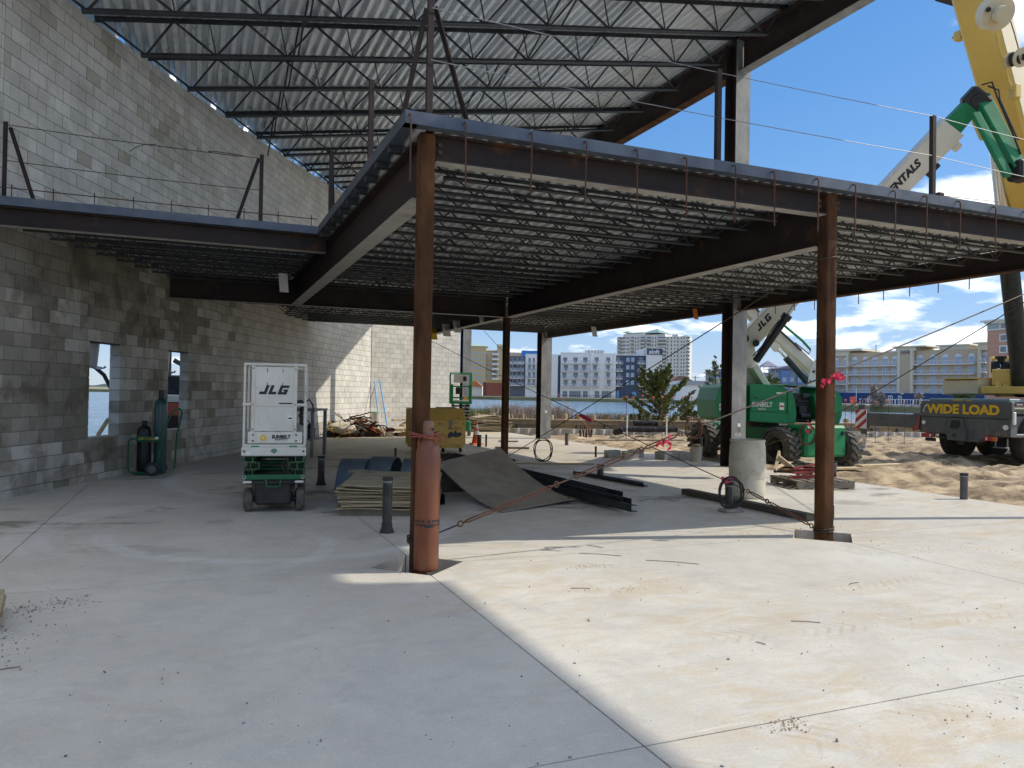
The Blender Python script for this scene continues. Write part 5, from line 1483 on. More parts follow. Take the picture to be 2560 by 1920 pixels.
cr_('rivet', black_flat, lambda b: [b.cyl((x, .015, z), (x, .02, z), .015, 8) for x, z in ((.82, 1.18), (.82, 1.08), (1.62, 1.18), (1.62, .9))])
lettering('WIDE LOAD', CR, yellow_flat, MC @ frame_mat((W / 2 - .05, -.004, 1.50), (1, 0, 0), (0, 0, 1)), .36, sx=1.06, bold=.016, depth=.003)
cr_('corner_post', white_paint, lambda b: (b.bbox((.02, .0, 1.72), (.04, .04, .16), .01), b.bbox((W + .03, .05, 1.30), (.06, .12, .35), .02)))
cr_('hydraulic_line', black_rub, lambda b: [b.tube([(.5 + .06 * i, .0, .80), (.52 + .06 * i, -.05, .70), (.75 + .05 * i, -.04, .66), (.95, .0, .72)], .014, 6) for i in range(3)], True)
cr_('rear_step', crane_grey, lambda b: (b.bbox((W - .25, -.06, .50), (.35, .2, .03), .005), b.b2(W - .42, W - .40, -.06, -.02, .5, .75), b.b2(W - .1, W - .08, -.06, -.02, .5, .75)))
cr_('panel_edge', black_flat, lambda b: (b.b2(.06, W - .06, -.003, .0, 1.275, 1.29), b.b2(.3, .34, -.004, -.001, 1.30, 1.31)))
cr_('grab_handle', white_paint, lambda b: (b.tube([(.16, .0, 1.40), (.14, -.06, 1.44), (.20, -.06, 1.58), (.22, .0, 1.62)], .014, 6)), True)
cr_('mud_streak', simple('dried_mud', (.19, .15, .10), .95), lambda b: [b.prism([(x, .81), (x + w_, .81), (x + w_ * .7, .81 + h), (x + w_ * .3, .81 + h * .8)], .0165, .0195, 'xz') for x, w_, h in ((.1, .12, .16), (.45, .2, .1), (1.95, .1, .2), (2.2, .18, .14), (2.45, .08, .22))])
# outrigger
cr_('outrigger_beam', crane_grey, lambda b: (b.bbox((-1.15, .35, 1.11), (2.2, .32, .42), .02), b.bbox((-.1, .35, 1.12), (.5, .40, .50), .02)))
cr_('outrigger_bolt', black_flat, lambda b: (b.cyl((-1.5, .18, 1.15), (-1.5, .19, 1.15), .025, 8), b.cyl((-.6, .18, 1.05), (-.6, .19, 1.05), .02, 8)))
cr_('jack_housing', crane_grey, lambda b: (b.bbox((-2.24, .35, 1.16), (.26, .26, .85), .02), b.cyl((-2.24, .35, .75), (-2.24, .35, .62), .10, 12)))
cr_('jack_rod', chrome, lambda b: b.cyl((-2.24, .35, .12), (-2.24, .35, .75), .055, 12), True)
cr_('jack_pad', mill, lambda b: b.lathe([(.30, .02), (.28, .08), (.09, .16), (.07, .22)], 18, (-2.24, .35, 0)))
cr_('warning_board', white_flat, lambda b: b.b2(-2.42, -2.0, .16, .185, .80, 1.42))
def stripes(b):
    for k in (-.12, .16, .44):
        pts = [(-2.42, .80 + k), (-2.0, 1.14 + k), (-2.0, 1.28 + k), (-2.42, .94 + k)]
        pts = clip_poly(clip_poly(pts, (0, .802), (0, 1)), (0, 1.418), (0, -1))
        if len(pts) > 2:
            b.prism(pts, .156, .159, 'xz')
cr_('warning_stripe', red_flat, stripes)
cr_('jack_handle', black_m, lambda b: b.tube([(-2.1, .25, .62), (-1.85, .25, .62), (-1.85, .25, .56), (-2.05, .25, .56)], .015, 6))
cr_('flag', simple('faded_red_flag', (.30, .08, .06)), lambda b: b.prism([(-.28, .80), (-.12, .88), (-.06, 1.35), (-.09, 1.35), (-.2, 1.02), (-.36, .92)], .10, .12, 'xz'))
# upper works
D1 = 23.5
w2 = lambda name, m, fn, smooth=False: w_(name, m, fn, smooth, CR)
w2('counterweight', boom_cream, lambda b: boxboom(b, Vector((*at(2402, 23.6), 2.02)), Vector((*at(2490, 22.6), 2.02)), 1.6, .46))
w2('counterweight_cap', yellow_paint, lambda b: boxboom(b, Vector((*at(2400, 23.6), 2.27)), Vector((*at(2486, 22.6), 2.27)), 1.66, .05))
w2('slew_platform', yellow_paint, lambda b: (boxboom(b, Vector((*at(2478, 22.5), 1.93)), Vector((*at(2640, 21.2), 1.93)), 1.4, .22), boxboom(b, Vector((*at(2485, 22.5), 2.3)), Vector((*at(2530, 22.2), 2.3)), .6, .5)))
w2('engine_cover', yellow_paint, lambda b: boxboom(b, Vector((*at(2476, 24.0), 2.55)), Vector((*at(2600, 23.4), 2.55)), 1.0, .9))
w2('exhaust_muffler', black_m, lambda b: (b.cyl(Vector((*at(2478, 22.6), 2.62)), Vector((*at(2530, 22.3), 2.62)), .18, 16), b.cyl(Vector((*at(2502, 22.4), 2.75)), Vector((*at(2502, 22.4), 2.86)), .10, 14), b.cyl(Vector((*at(2502, 22.4), 2.86)), Vector((*at(2502, 22.4), 2.93)), .16, 14)), True)
w2('muffler_strap', chrome, lambda b: (b.cyl(Vector((*at(2490, 22.5), 2.62)), Vector((*at(2493, 22.5), 2.62)), .19, 16), b.bbox(Vector((*at(2496, 22.3), 2.42)), (.1, .1, .3), .02)))
w2('pivot_bracket', yellow_paint, lambda b: plate(b, [(2500, 992), (2515, 955), (2560, 930), (2620, 900), (2640, 992)], 22.0, .25))
w2('bracket_hole', black_m, lambda b: b.cyl(T(2534, 972, 21.97), T(2534, 972, 21.99), .11, 16))
w2('cable_bundle', yellow_paint, lambda b: [b.tube([T(2490 + 4 * i, 955, 22.0), T(2492 + 5 * i, 972, 21.9), T(2505 + 5 * i, 978, 21.9), T(2512 + 4 * i, 960, 22.0)], .022, 6) for i in range(3)], True)
bA, bB = T(2690, 900, 22.5), T(2380, -260, 17.0)
side_v = (rt * .62 - fw * .78)
def bigboom(b):
    box_['c'] = boxboom(b, bA, bB, .80, 1.05, .80, 1.05, side_v)
w2('boom', yellow_paint, bigboom)
tc_, sc_, uc_ = box_['c']
# cream side sheet of the boom, a thin plate proud of the section
sgn = 1 if sc_.dot(EYE - bA) > 0 else -1
def sidep(b):
    for p_ in (0,):
        boxboom(b, bA + sc_ * (sgn * .405), bB + sc_ * (sgn * .405), .02, .86, None, None, side_v)
w2('boom_side_sheet', boom_cream, sidep)
lx = -tc_; 
def bpt(k, s=0.0):
    return bA.lerp(bB, k) + sc_ * (sgn * .42) + uc_ * s
lettering('410-2', CR, rust, frame_mat(bpt(.42, -.22), -tc_, uc_ if uc_.dot(-rt) < 0 else -uc_), .30, bold=.004)
w2('winch_plate', boom_cream, lambda b: (b.cyl(T(2478, 32, 16.6), T(2497, 34, 16.35), .34, 28), b.cyl(T(2497, 34, 16.35), T(2512, 36, 16.1), .17, 24)), True)
w2('winch_hole', black_flat, lambda b: b.cyl(T(2470, 24, 16.3), T(2472, 24, 16.25), .05, 12))
w2('cable_reel', boom_cream, lambda b: (b.cyl(T(2522, 150, 17.1), T(2528, 150, 17.05), .17, 20), b.cyl(T(2552, 143, 16.9), T(2556, 143, 16.86), .21, 20)), True)
w2('reel_core', black_rub, lambda b: b.cyl(T(2528, 150, 17.05), T(2552, 143, 16.9), .15, 18), True)
w2('reel_hub', black_m, lambda b: b.cyl(T(2556, 143, 16.86), T(2572, 140, 16.8), .07, 12))
w2('hoist_rope', cable_m, lambda b: b.tube([T(2524, 45, 16.6), T(2535, 80, 16.7), T(2548, 128, 16.9)], .012, 5))
w2('boom_lug', yellow_paint, lambda b: (b.bbox(T(2399, 90, 18.6), (.2, .2, .22), .02), b.bbox(T(2386, 94, 18.7), (.1, .1, .05), .01)))
w2('boom_tip_bracket', black_m, lambda b: b.bbox(T(2392, -14, 18.2), (.9, .5, .3), .03))
w2('hose_run', yellow_paint, lambda b: b.tube([T(2490, 85, 16.9), T(2497, 120, 16.9), T(2510, 160, 17.1), T(2520, 200, 17.3), T(2540, 250, 17.6)], .03, 6), True)
w2('valve_block', yellow_paint, lambda b: b.bbox(T(2536, 230, 17.5), (.22, .2, .34), .03))
w2('cylinder_bracket', yellow_paint, lambda b: (plate(b, [(2440, 262), (2470, 270), (2487, 318), (2488, 338), (2470, 340), (2452, 300)], 19.6, .35),))
w2('lift_cylinder_rod', chrome, lambda b: b.cyl(T(2490, 338, 19.8), T(2512, 560, 20.6), .19, 24), True)
w2('lift_cylinder', dark_hyd, lambda b: b.cyl(T(2510, 540, 20.5), T(2556, 985, 22.0), .24, 24), True)
# ------------------------------------------------------------------ things on the floor
# brown gas cylinder strapped to the centre column
GC = thing('gas_cylinder', 'brown gas cylinder standing upright against the centre column', 'gas cylinder', (1.938, 6.655, 0))
gx, gy = 1.938, 6.655
mb = MB(); r_ = .112
mb.lathe([(.09, 0), (r_ * .97, .012), (r_, .035), (r_, .98), (r_ * .98, 1.04), (r_ * .90, 1.09), (r_ * .75, 1.135), (r_ * .52, 1.165), (.05, 1.18)], 32, (gx, gy, 0)); mb.build('body', brown_cyl, GC, True)
mb = MB(); mb.lathe([(.046, 1.175), (.05, 1.2), (.05, 1.29), (.046, 1.325), (.03, 1.34)], 20, (gx, gy, 0)); mb.build('valve_cap', simple('grimy_cap', (.17, .075, .04), .6, (.24, .15, .10), 9), GC, True)
mb = MB(); mb.b2(gx + .015, gx + .035, gy - .0525, gy - .04, 1.25, 1.275); mb.build('cap_slot', black_flat, GC)
mb = MB()
for i in range(9):
    a0_ = random.uniform(0, 6.28); hh = random.uniform(.02, .045); zz = .40 + random.choice((0, .03, .045)) + random.uniform(-.008, .008)
    n_ = random.randint(2, 5)
    for j in range(n_):
        a_ = a0_ + j * .13; a2_ = a_ + .13; rr = r_ + .0012
        mb.add([(gx + rr * math.cos(a_), gy + rr * math.sin(a_), zz), (gx + rr * math.cos(a2_), gy + rr * math.sin(a2_), zz), (gx + rr * math.cos(a2_), gy + rr * math.sin(a2_), zz + hh * .5), (gx + rr * math.cos(a_), gy + rr * math.sin(a_), zz + hh * .5)], [(0, 1, 2, 3)])
for z_ in (.405, .44):
    for j in range(26):
        if random.random() < .25:
            continue
        a_ = -2.9 + j * .12; rr = r_ + .0014
        mb.add([(gx + rr * math.cos(a_), gy + rr * math.sin(a_), z_), (gx + rr * math.cos(a_ + .12), gy + rr * math.sin(a_ + .12), z_), (gx + rr * math.cos(a_ + .12), gy + rr * math.sin(a_ + .12), z_ + .02), (gx + rr * math.cos(a_), gy + rr * math.sin(a_), z_ + .02)], [(0, 1, 2, 3)])
mb.build('worn_print_band', black_flat, GC)
rope_m = mat('red_rope', (.22, .05, .03), (.30, .085, .055), 20, .85, 0, .3, 80)
mb = MB()
for k in range(3):
    mb.tube([(1.925 + .13 * math.cos(w) + .01 * math.sin(5 * w + k), 6.76 + .17 * math.sin(w), 1.185 + .018 * k + .012 * math.sin(2 * w + k)) for w in np.linspace(0, 2 * math.pi, 30)], .007, 6)
mb.tube([(2.0, 6.58, 1.19), (2.03, 6.56, 1.205), (2.045, 6.57, 1.19), (2.04, 6.56, 1.16), (2.02, 6.57, 1.14)], .008, 6)
mb.tube([(1.86, 6.66, 1.19), (1.84, 6.64, 1.13), (1.85, 6.64, 1.09)], .007, 6)
tag(mb.build('rope', rope_m, smooth=True), 'red rope lashing the brown gas cylinder to the centre column', 'rope')

# capped pipes standing out of the slab
def stub_pipe(x, y, h, r, label, m=black_pipe, boot=False, cap=True, lean=0.0):
    root = thing('pipe_stub', label, 'pipe', (x, y, 0), 0, 'pipe stubs standing out of the slab')
    mb = MB(); mb.cyl((x, y, -.03), (x + lean * h, y, h), r, 18); mb.build('pipe', m, root, True)
    if cap:
        mb = MB(); mb.cyl((x + lean * h, y, h - .03), (x + lean * h, y, h + .006), r * 1.1, 18); mb.build('rubber_cap', black_rub, root, True)
        mb = MB(); mb.cyl((x + lean * h, y, h - .055), (x + lean * h, y, h - .036), r * 1.08, 18); mb.build('clamp_band', galv_wire, root, True)
    if boot:
        mb = MB(); mb.lathe([(r * 1.55, 0), (r * 1.45, .015), (r * 1.15, .06), (r * 1.08, .11), (r * 1.02, .12)], 14, (x, y, 0)); mb.build('tape_wrap', black_rub, root, True)
    return root
stub_pipe(2.02, 8.54, .62, .055, 'tall black capped pipe just left of the centre column', boot=True)
stub_pipe(1.96, 13.11, .48, .058, 'black capped pipe between scissor lift and plywood stack', boot=True)
stub_pipe(6.92, 8.74, .40, .056, 'black capped pipe with cable coil left of the right column', boot=False)
stub_pipe(11.60, 8.72, .42, .058, 'grey capped pipe at the slab edge, far right', grey_pipe)
stub_pipe(11.62, 11.5, .37, .057, 'grey pipe behind the right rusty column at the slab edge', grey_pipe)
stub_pipe(4.21, 17.1, .31, .028, 'thin black pipe behind the curved steel shells', cap=False)
stub_pipe(10.75, 21.5, .36, .055, 'grey pipe right of the far wide-flange column', grey_pipe)
stub_pipe(9.47, 17.27, .28, .027, 'thin rusty pipe left of the loose concrete blocks', rust, cap=False)
stub_pipe(7.76, 21.3, .34, .065, 'black pipe in front of the traffic cone', cap=True)
stub_pipe(7.98, 21.3, .36, .03, 'thin black pipe beside the one at the cone', cap=False)
stub_pipe(7.31, 13.13, .24, .062, 'short black pipe beside the black steel bars')
stub_pipe(11.62, 15.77, .60, .034, 'thin grey pipe beside the bucket near the boom lift', grey_pipe, cap=False)
mb = MB(); mb.bbox((6.92, 8.70, .02), (.32, .2, .04), .012); tag(mb.build('concrete_lump', concrete_raw), 'broken concrete around the pipe left of the right column', 'concrete')

# traffic cone
TC = thing('traffic_cone', 'orange traffic cone with white bands near the yellow job box', 'traffic cone', (8.0, 22.24, 0))
mb = MB(); mb.bbox((8.0, 22.24, .02), (.36, .36, .04), .015); mb.build('base', orange_cone, TC)
mb = MB(); mb.lathe([(.14, .04), (.125, .10), (.03, .70), (.025, .71)], 20, (8.0, 22.24, 0)); mb.build('body', orange_cone, TC, True)
for z0_, z1_ in ((.30, .42), (.50, .60)):
    f_ = lambda z: .125 + (.03 - .125) * (z - .10) / .60 + .002
    mb = MB(); mb.lathe([(f_(z0_), z0_), (f_(z1_), z1_)], 20, (8.0, 22.24, 0), False); mb.build('white_band', white_flat, TC, True)

# yellow job box
JB = thing('job_box', 'large battered yellow tool box on casters behind the centre column', 'tool box', (5.98, 19.5, 0))
X0, X1, Yf, Yb = 5.22, 6.66, 19.35, 20.12
mb = MB(); mb.prism([(Yf, .20), (Yb, .20), (Yb, 1.14), (Yf + .36, 1.14), (Yf, .84)], X0, X1, 'yz'); mb.build('body', yellow_old, JB)
mb = MB(); mb.prism([(Yf - .012, .845), (Yf + .352, 1.150), (Yb + .01, 1.150), (Yb + .01, 1.162), (Yf + .346, 1.162), (Yf - .022, .853)], X0 - .012, X1 + .012, 'yz'); mb.build('lid', yellow_old, JB)
mb = MB(); mb.b2(X0 - .01, X1 + .01, Yf - .014, Yf, .80, .845); mb.build('lid_lip', yellow_old, JB)
mb = MB(); mb.b2(X0 + .04, X1 - .04, Yf + .05, Yb - .05, .12, .20); mb.build('skid', yellow_old, JB)
for x in (X0 + .12, (X0 + X1) / 2 + .12, X1 - .12):
    mb = MB(); mb.b2(x - .07, x + .07, Yf + .02, Yf + .1, .12, .198); mb.build('foot', yellow_old, JB)
for x in (X0 + .12, X1 - .12, (X0 + X1) / 2 + .12):
    o = wheel(JB, (x, Yf + .07, .062), (1, .2, 0), .062, .035, 0, black_rub, dark_hyd, 'caster')
mb = MB(); mb.b2(6.22, 6.27, Yf - .03, Yf - .001, .66, .84); mb.b2(6.19, 6.31, Yf - .035, Yf - .014, .79, .86); mb.build('latch', galv_wire, JB)
mb = MB(); mb.b2(5.92, 5.96, Yf - .004, Yf - .001, .74, .78); mb.b2(6.58, 6.62, Yf - .004, Yf - .001, .74, .78); mb.build('hole', black_flat, JB)
mb = MB()
for i in range(40):
    x_ = 6.17 + random.random() * .34; z_ = .47 + random.gauss(0, .028); s_ = random.uniform(.02, .05)
    mb.cyl((x_, Yf - .0012 - i * .00004, z_), (x_, Yf - .0008 - i * .00004, z_), s_, 9)
mb.build('spray_paint_blot', simple('blue_black_spray', (.045, .05, .065), .7), JB)
lettering('HUSKY', JB, simple('stencil_dark', (.16, .12, .05), .7), frame_mat((6.36, Yf - .0022, .63), (1, 0, 0), (0, 0, 1)), .12, bold=.001, depth=.0006)
mb = MB(); mb.b2(X0 - .004, X0 - .001, 19.6, 19.75, .55, .62); mb.build('side_handle', black_m, JB)
mb = MB(); mb.bbox((6.28, 19.92, 1.175), (.5, .3, .03), .01); tag(mb.build('cardboard_scrap', sheet_grey), 'scrap lying on the lid of the yellow tool box', 'scrap')

# cylinders on a hand cart by the wall
def gas_bottle(x, y, r, h, m, label, capm):
    root = thing('gas_cylinder', label, 'gas cylinder', (x, y, .05))
    mb = MB(); mb.lathe([(r * .9, .05), (r, .08), (r, h * .80), (r * .93, h * .845), (r * .72, h * .885), (r * .42, h * .905), (.035, h * .91)], 24, (x, y, 0)); mb.build('body', m, root, True)
    mb = MB(); mb.lathe([(.042, h * .90), (.05, h * .915), (.05, h * .985), (.042, h)], 16, (x, y, 0)); mb.build('valve_cap', capm, root, True)
gas_bottle(-.60, 15.42, .112, 1.54, oxygen_green, 'tall dark green gas cylinder on the hand cart by the block wall', acet_black)
gas_bottle(-.87, 15.50, .125, .98, acet_black, 'short black gas cylinder on the hand cart by the block wall', acet_black)
HC = thing('cylinder_cart', 'green tube hand cart holding two gas cylinders by the wall', 'hand cart', (-.70, 15.4, 0))
ux = Vector((.93, -.37, 0)); uy = Vector((.37, .93, 0)); oc = Vector((-.70, 15.38, 0))
Q = lambda a, b_, c: oc + ux * a + uy * b_ + Vector((0, 0, c))
for s in (-.10, .22):
    wheel(HC, Q(.08, s - .14, .125), ux * .25 - uy * .97, .125, .055, 0, black_rub, simple('grey_rim', (.12, .12, .13)), rim=.6)
mb = MB(); mb.tube([Q(.12, -.17, .1), Q(.18, -.17, .5), Q(.22, -.17, .75), Q(.36, -.14, 1.12), Q(.42, -.10, 1.20), Q(.46, -.02, 1.21), Q(.46, .08, 1.14), Q(.34, .16, .72), Q(.30, .18, .1)], .016, 8); mb.build('handle', green_dark, HC, True)
mb = MB(); mb.tube([Q(-.22, -.16, .66), Q(-.34, -.16, .66), Q(-.39, -.16, .60), Q(-.39, -.16, .12), Q(-.34, -.16, .05), Q(-.1, -.16, .05)], .016, 8); mb.build('side_hoop', green_dark, HC, True)
mb = MB(); mb.bar(Q(-.24, -.185, .66), Q(.19, -.185, .66), .006, .10); mb.build('front_band', green_dark, HC)
mb = MB(); mb.bar(Q(-.30, .0, .03), Q(.15, .0, .03), .36, .02); mb.build('toe_plate', green_dark, HC)
lettering('SAF-T-CART', HC, yellow_flat, frame_mat(Q(-.03, -.190, .665), ux, (0, 0, 1)), .06, depth=.0008)
mb = MB(); mb.bar(Q(.10, -.190, .68), Q(.16, -.190, .68), .002, .04); mb.build('sticker', white_flat, HC)

# steel work table behind the lift
WT = thing('work_table', 'steel welding table with shelf behind the scissor lift', 'table', (2.3, 19.0, 0))
e1 = Vector((.45, .89, 0)); e2 = Vector((-.89, .45, 0)); ot = Vector((2.54, 18.4, 0))
Qt = lambda a, b_, c: ot + e1 * a + e2 * b_ + Vector((0, 0, c))
rotT = Matrix((e1, e2, Vector((0, 0, 1)))).transposed()
steel_pl = mat('table_steel', (.14, .15, .165), (.22, .23, .25), 4, .45, .5, .05, 30)
mb = MB(); mb.box(Qt(.48, .62, 1.12), (1.0, 1.3, .05), rotT); mb.build('top', steel_pl, WT)
for a in (.02, .94):
    for b_ in (.02, 1.2):
        mb = MB(); mb.box(Qt(a, b_, .545), (.07, .07, 1.09), rotT); mb.build('leg', steel_pl, WT)
mb = MB(); mb.box(Qt(.48, .62, .42), (.95, 1.2, .04), rotT); mb.build('shelf', steel_pl, WT)
mb = MB(); mb.tube([Qt(.1, .2, 1.15), Qt(-.1, .1, 1.3), Qt(-.12, .3, 1.0), Qt(.0, .2, .7), Qt(.15, .1, .75), Qt(.1, .25, 1.0)], .016, 6); tag(mb.build('hose', black_rub, smooth=True), 'black hose draped over the welding table', 'hose')
BK = thing('bucket', 'white plastic bucket under the welding table', 'bucket', Qt(.35, .45, .44))
mb = MB(); mb.lathe([(.12, .0), (.145, .33), (.15, .34), (.14, .34), (.115, .02)], 18, Qt(.35, .45, .445)); mb.build('body', white_paint, BK, True)
mb = MB(); mb.torus(Qt(.35, .45, .76), (0, 0, 1), .152, .008, 18, 6); mb.build('rim', white_paint, BK, True)
mb = MB(); mb.bbox(Qt(.7, .35, .56), (.3, .25, .25), .03); mb.cyl(Qt(.7, .35, .68), Qt(.72, .3, .76), .05, 10); tag(mb.build('tool_case', black_m), 'dark tool case on the lower shelf of the welding table', 'tool case')

# stack of plywood
uxp = Vector((.95, -.31, 0)); uyp = Vector((.31, .95, 0)); op = Vector((1.69, 9.80, 0))
rp_ = math.atan2(uxp.y, uxp.x)
for k, b_ in enumerate((.12, .75, 1.35)):
    mb = MB(); mb.bbox(op + uxp * .6 + uyp * b_ + Vector((0, 0, .045)), (1.18, .09, .09), .006, Matrix.Rotation(rp_, 3, 'Z'))
    tag(mb.build('lumber_runner', wood_old), f'timber runner under the plywood stack, {ORD[k]} from the front', 'lumber', 'runners under the plywood')
z = .091
NS = 13
for k in range(NS):
    th = random.uniform(.014, .021)
    w_p = 1.22; l_p = 1.5; rz = rp_ + R(random.uniform(-2.2, 2.2)); dx_, dy_ = random.uniform(-.06, .05), random.uniform(-.04, .06)
    cen = op + uxp * (.61 + dx_) + uyp * (.75 + dy_)
    vs = []; fs = []
    nx, ny = 7, 5
    for layer in (0, 1):
        for i in range(nx):
            for j in range(ny):
                a = (i / (nx - 1) - .5) * w_p; c = (j / (ny - 1) - .5) * l_p
                wp = .008 * math.sin(i * 1.1 + k) * math.cos(j * .9 + k * 2) + (.04 * ((j / (ny - 1)) ** 2) if k == NS - 1 else 0) + (.03 * (1 - i / (nx - 1)) ** 3 if k >= NS - 3 else 0)
                p = Matrix.Rotation(rz, 3, 'Z') @ Vector((a, c, 0)) + cen
                vs.append((p.x, p.y, z + wp + layer * th))
    nn = nx * ny
    for i in range(nx - 1):
        for j in range(ny - 1):
            q = i * ny + j
            fs.append((q, q + 1, q + ny + 1, q + ny)); fs.append((nn + q, nn + q + ny, nn + q + ny + 1, nn + q + 1))
    for i in range(nx - 1):
        fs.append((i * ny, (i + 1) * ny, nn + (i + 1) * ny, nn + i * ny)); q = i * ny + ny - 1; fs.append((q + ny, q, nn + q, nn + q + ny))
    for j in range(ny - 1):
        fs.append((j + 1, j, nn + j, nn + j + 1)); q = (nx - 1) * ny + j; fs.append((q, q + 1, nn + q + 1, nn + q))
    me = bpy.data.meshes.new('plywood_sheet'); me.from_pydata(vs, [], fs)
    o = link('plywood_sheet', me, ply if k == NS - 1 else ply_edge)
    tag(o, 'curled weathered plywood sheet on top of the stack' if k == NS - 1 else f'weathered plywood sheet, {ORD[k]} from the bottom of the stack', 'plywood', 'stacked plywood sheets')
    z += th + .005
mb = MB(); mb.bbox(op + uxp * .12 + uyp * 1.25 + Vector((0, 0, z + .055)), (.34, .09, .04), .005, Matrix.Rotation(rp_ - .1, 3, 'Z')); tag(mb.build('wood_offcut', wood_old), 'short wood offcut lying on the curled plywood sheet', 'lumber')
# stack at the left frame edge
for k in range(6):
    mb = MB(); mb.bbox((-1.78 + random.uniform(-.015, .015), 6.02 + random.uniform(-.015, .015), .03 + k * .021), (1.2, .62, .018), .002, Matrix.Rotation(R(9), 3, 'Z'))
    tag(mb.build('plywood_sheet', ply if k == 5 else ply_edge), f'plywood sheet at the left frame edge, {ORD[k]} from the bottom', 'plywood', 'plywood stack at the left edge')

# curved steel shells behind the plywood
def shell(c, rz, ln, rad, label, a0=8, a1=172):
    mb = MB(); n_ = 18; vs = []; fs = []; th = .012
    for i in range(n_ + 1):
        a = R(a0 + (a1 - a0) * i / n_)
        for xx in (-ln / 2, ln / 2):
            for rr in (rad, rad - th):
                vs.append((xx, -math.cos(a) * rr, math.sin(a) * rr - rad * math.sin(R(a0))))
    for i in range(n_):
        b0 = 4 * i
        fs += [(b0, b0 + 2, b0 + 6, b0 + 4), (b0 + 1, b0 + 5, b0 + 7, b0 + 3), (b0, b0 + 4, b0 + 5, b0 + 1), (b0 + 2, b0 + 3, b0 + 7, b0 + 6)]
    fs += [(0, 1, 3, 2), (4 * n_, 4 * n_ + 2, 4 * n_ + 3, 4 * n_ + 1)]
    mb.m = Matrix.Translation(Vector(c)) @ Matrix.Rotation(rz, 4, 'Z'); mb.add(vs, fs)
    return tag(mb.build('steel_shell', blue_steel, smooth=True), label, 'steel shell')
shell((2.40, 12.40, .0), R(-22), .42, .58, 'curved blue-grey steel shell at the left of the three', 8, 176)
shell((2.90, 12.50, .0), R(-28), .40, .60, 'curved blue-grey steel shell in the middle with its arched end showing')
shell((3.36, 12.35, .0), R(-22), .33, .57, 'curved blue-grey steel shell on the right beside the gas cylinder')

# bent sheet lying on the steel
P1 = Vector((3.80, 9.48, .004)); P2 = Vector((5.16, 10.03, .05)); P3 = Vector((4.87, 12.28, .64)); P4 = Vector((3.55, 11.70, .46))
n_ = 16; vs = []
for layer in (0, .014):
    for i in range(n_ + 1):
        k = i / n_; kk = k * k * (1.25 - .25 * k)
        for (a, c) in ((P1, P4), (P2, P3)):
            p = a.lerp(c, k); vs.append((p.x, p.y, a.z + (c.z - a.z) * kk + layer + .004))
        m_ = len(vs)
fs = []; nn = 2 * (n_ + 1)
for i in range(n_):
    q = 2 * i
    fs += [(q, q + 2, q + 3, q + 1), (nn + q, nn + q + 1, nn + q + 3, nn + q + 2), (q, nn + q, nn + q + 2, q + 2), (q + 1, q + 3, nn + q + 3, nn + q + 1)]
fs += [(0, 1, nn + 1, nn), (2 * n_, nn + 2 * n_, nn + 2 * n_ + 1, 2 * n_ + 1)]
me = bpy.data.meshes.new('bent_sheet'); me.from_pydata(vs, [], fs)
tag(link('bent_sheet', me, sheet_grey, None, True), 'large grey sheet curving up off the floor behind the low cable', 'sheet')
# black steel angles under and beside it
for k in range(7):
    x_ = 5.12 + k * .105; y0_ = 8.72 + (k * .31) % .95 + .05 * k; y1_ = 16.3 + (k * .53) % 1.1
    mb = MB(); zz = .06 + (.05 if k % 2 else 0)
    lean = R(-10 + 5 * (k % 3))
    mb.section([(-.05, 0), (.05, 0), (.05, .008), (-.042, .008), (-.042, .10), (-.05, .10)], (x_ + .25 - .03 * k, y0_, zz), (x_ - .02 * k, y1_, zz))
    tag(mb.build('steel_angle', black_steel), f'long black steel angle beside the bent sheet, {ORD[k]} from the left', 'steel angle', 'bundle of black steel angles')
for k, y in enumerate((10.2, 13.0, 15.6)):
    mb = MB(); mb.bbox((5.5, y, .03), (1.0, .09, .06), .005); tag(mb.build('lumber_runner', wet_wood), f'timber under the black steel angles, {ORD[k]} from the front', 'lumber', 'timbers under the steel')
mb = MB()
mb.section([(-.09, 0), (.09, 0), (.09, .01), (-.08, .01), (-.08, .14), (-.09, .14)], (3.15, 11.9, .10), (3.02, 10.2, .10))
mb.section([(-.09, 0), (.09, 0), (.09, .01), (-.08, .01), (-.08, .14), (-.09, .14)], (3.3, 11.95, .0), (3.2, 10.4, .0))
tag(mb.build('steel_channel', black_steel), 'short black channel pieces behind the brown gas cylinder', 'steel channel')
mb = MB(); mb.box((3.9, 11.9, .17), (.5, .4, .34)); tag(mb.build('dark_crate', wet_wood), 'dark block holding up the raised end of the bent sheet', 'crate')
for k, (x_, y_) in enumerate(((7.06, 13.72), (7.16, 13.6))):
    mb = MB(); mb.section([(-.05, 0), (.05, 0), (.05, .06), (.04, .06), (.04, .01), (-.05, .01)], (x_, y_, .004), (x_ + .23, y_ - 2.25 + .3 * k, .004))
    tag(mb.build('steel_angle', black_steel), f'black steel bar lying by the short pipe, {ORD[k]} from the left', 'steel angle', 'two black bars by the pipe')
mb = MB(); mb.tube([(6.02, 15.9, .06), (6.2, 15.8, .10), (6.55, 15.65, .07)], .09, 12, True, [.085, .10, .07]); tag(mb.build('leather_roll', simple('dark_red_leather', (.07, .03, .025)), smooth=True), 'dark rolled bundle on the floor behind the bent sheet', 'bundle')
mb = MB(); mb.bbox((7.5, 15.7, .02), (1.9, .05, .03), .004, Matrix.Rotation(R(-18), 3, 'Z')); tag(mb.build('wood_strip', wood_new), 'thin wood strip on the floor right of the rolled bundle', 'lumber')
# dark plank near the right column
mb = MB(); mb.bbox((7.42, 9.1, .05), (.15, 2.75, .09), .008, Matrix.Rotation(R(.5), 3, 'Z')); tag(mb.build('timber', wet_wood), 'long dark timber on the floor beside the right column', 'timber')

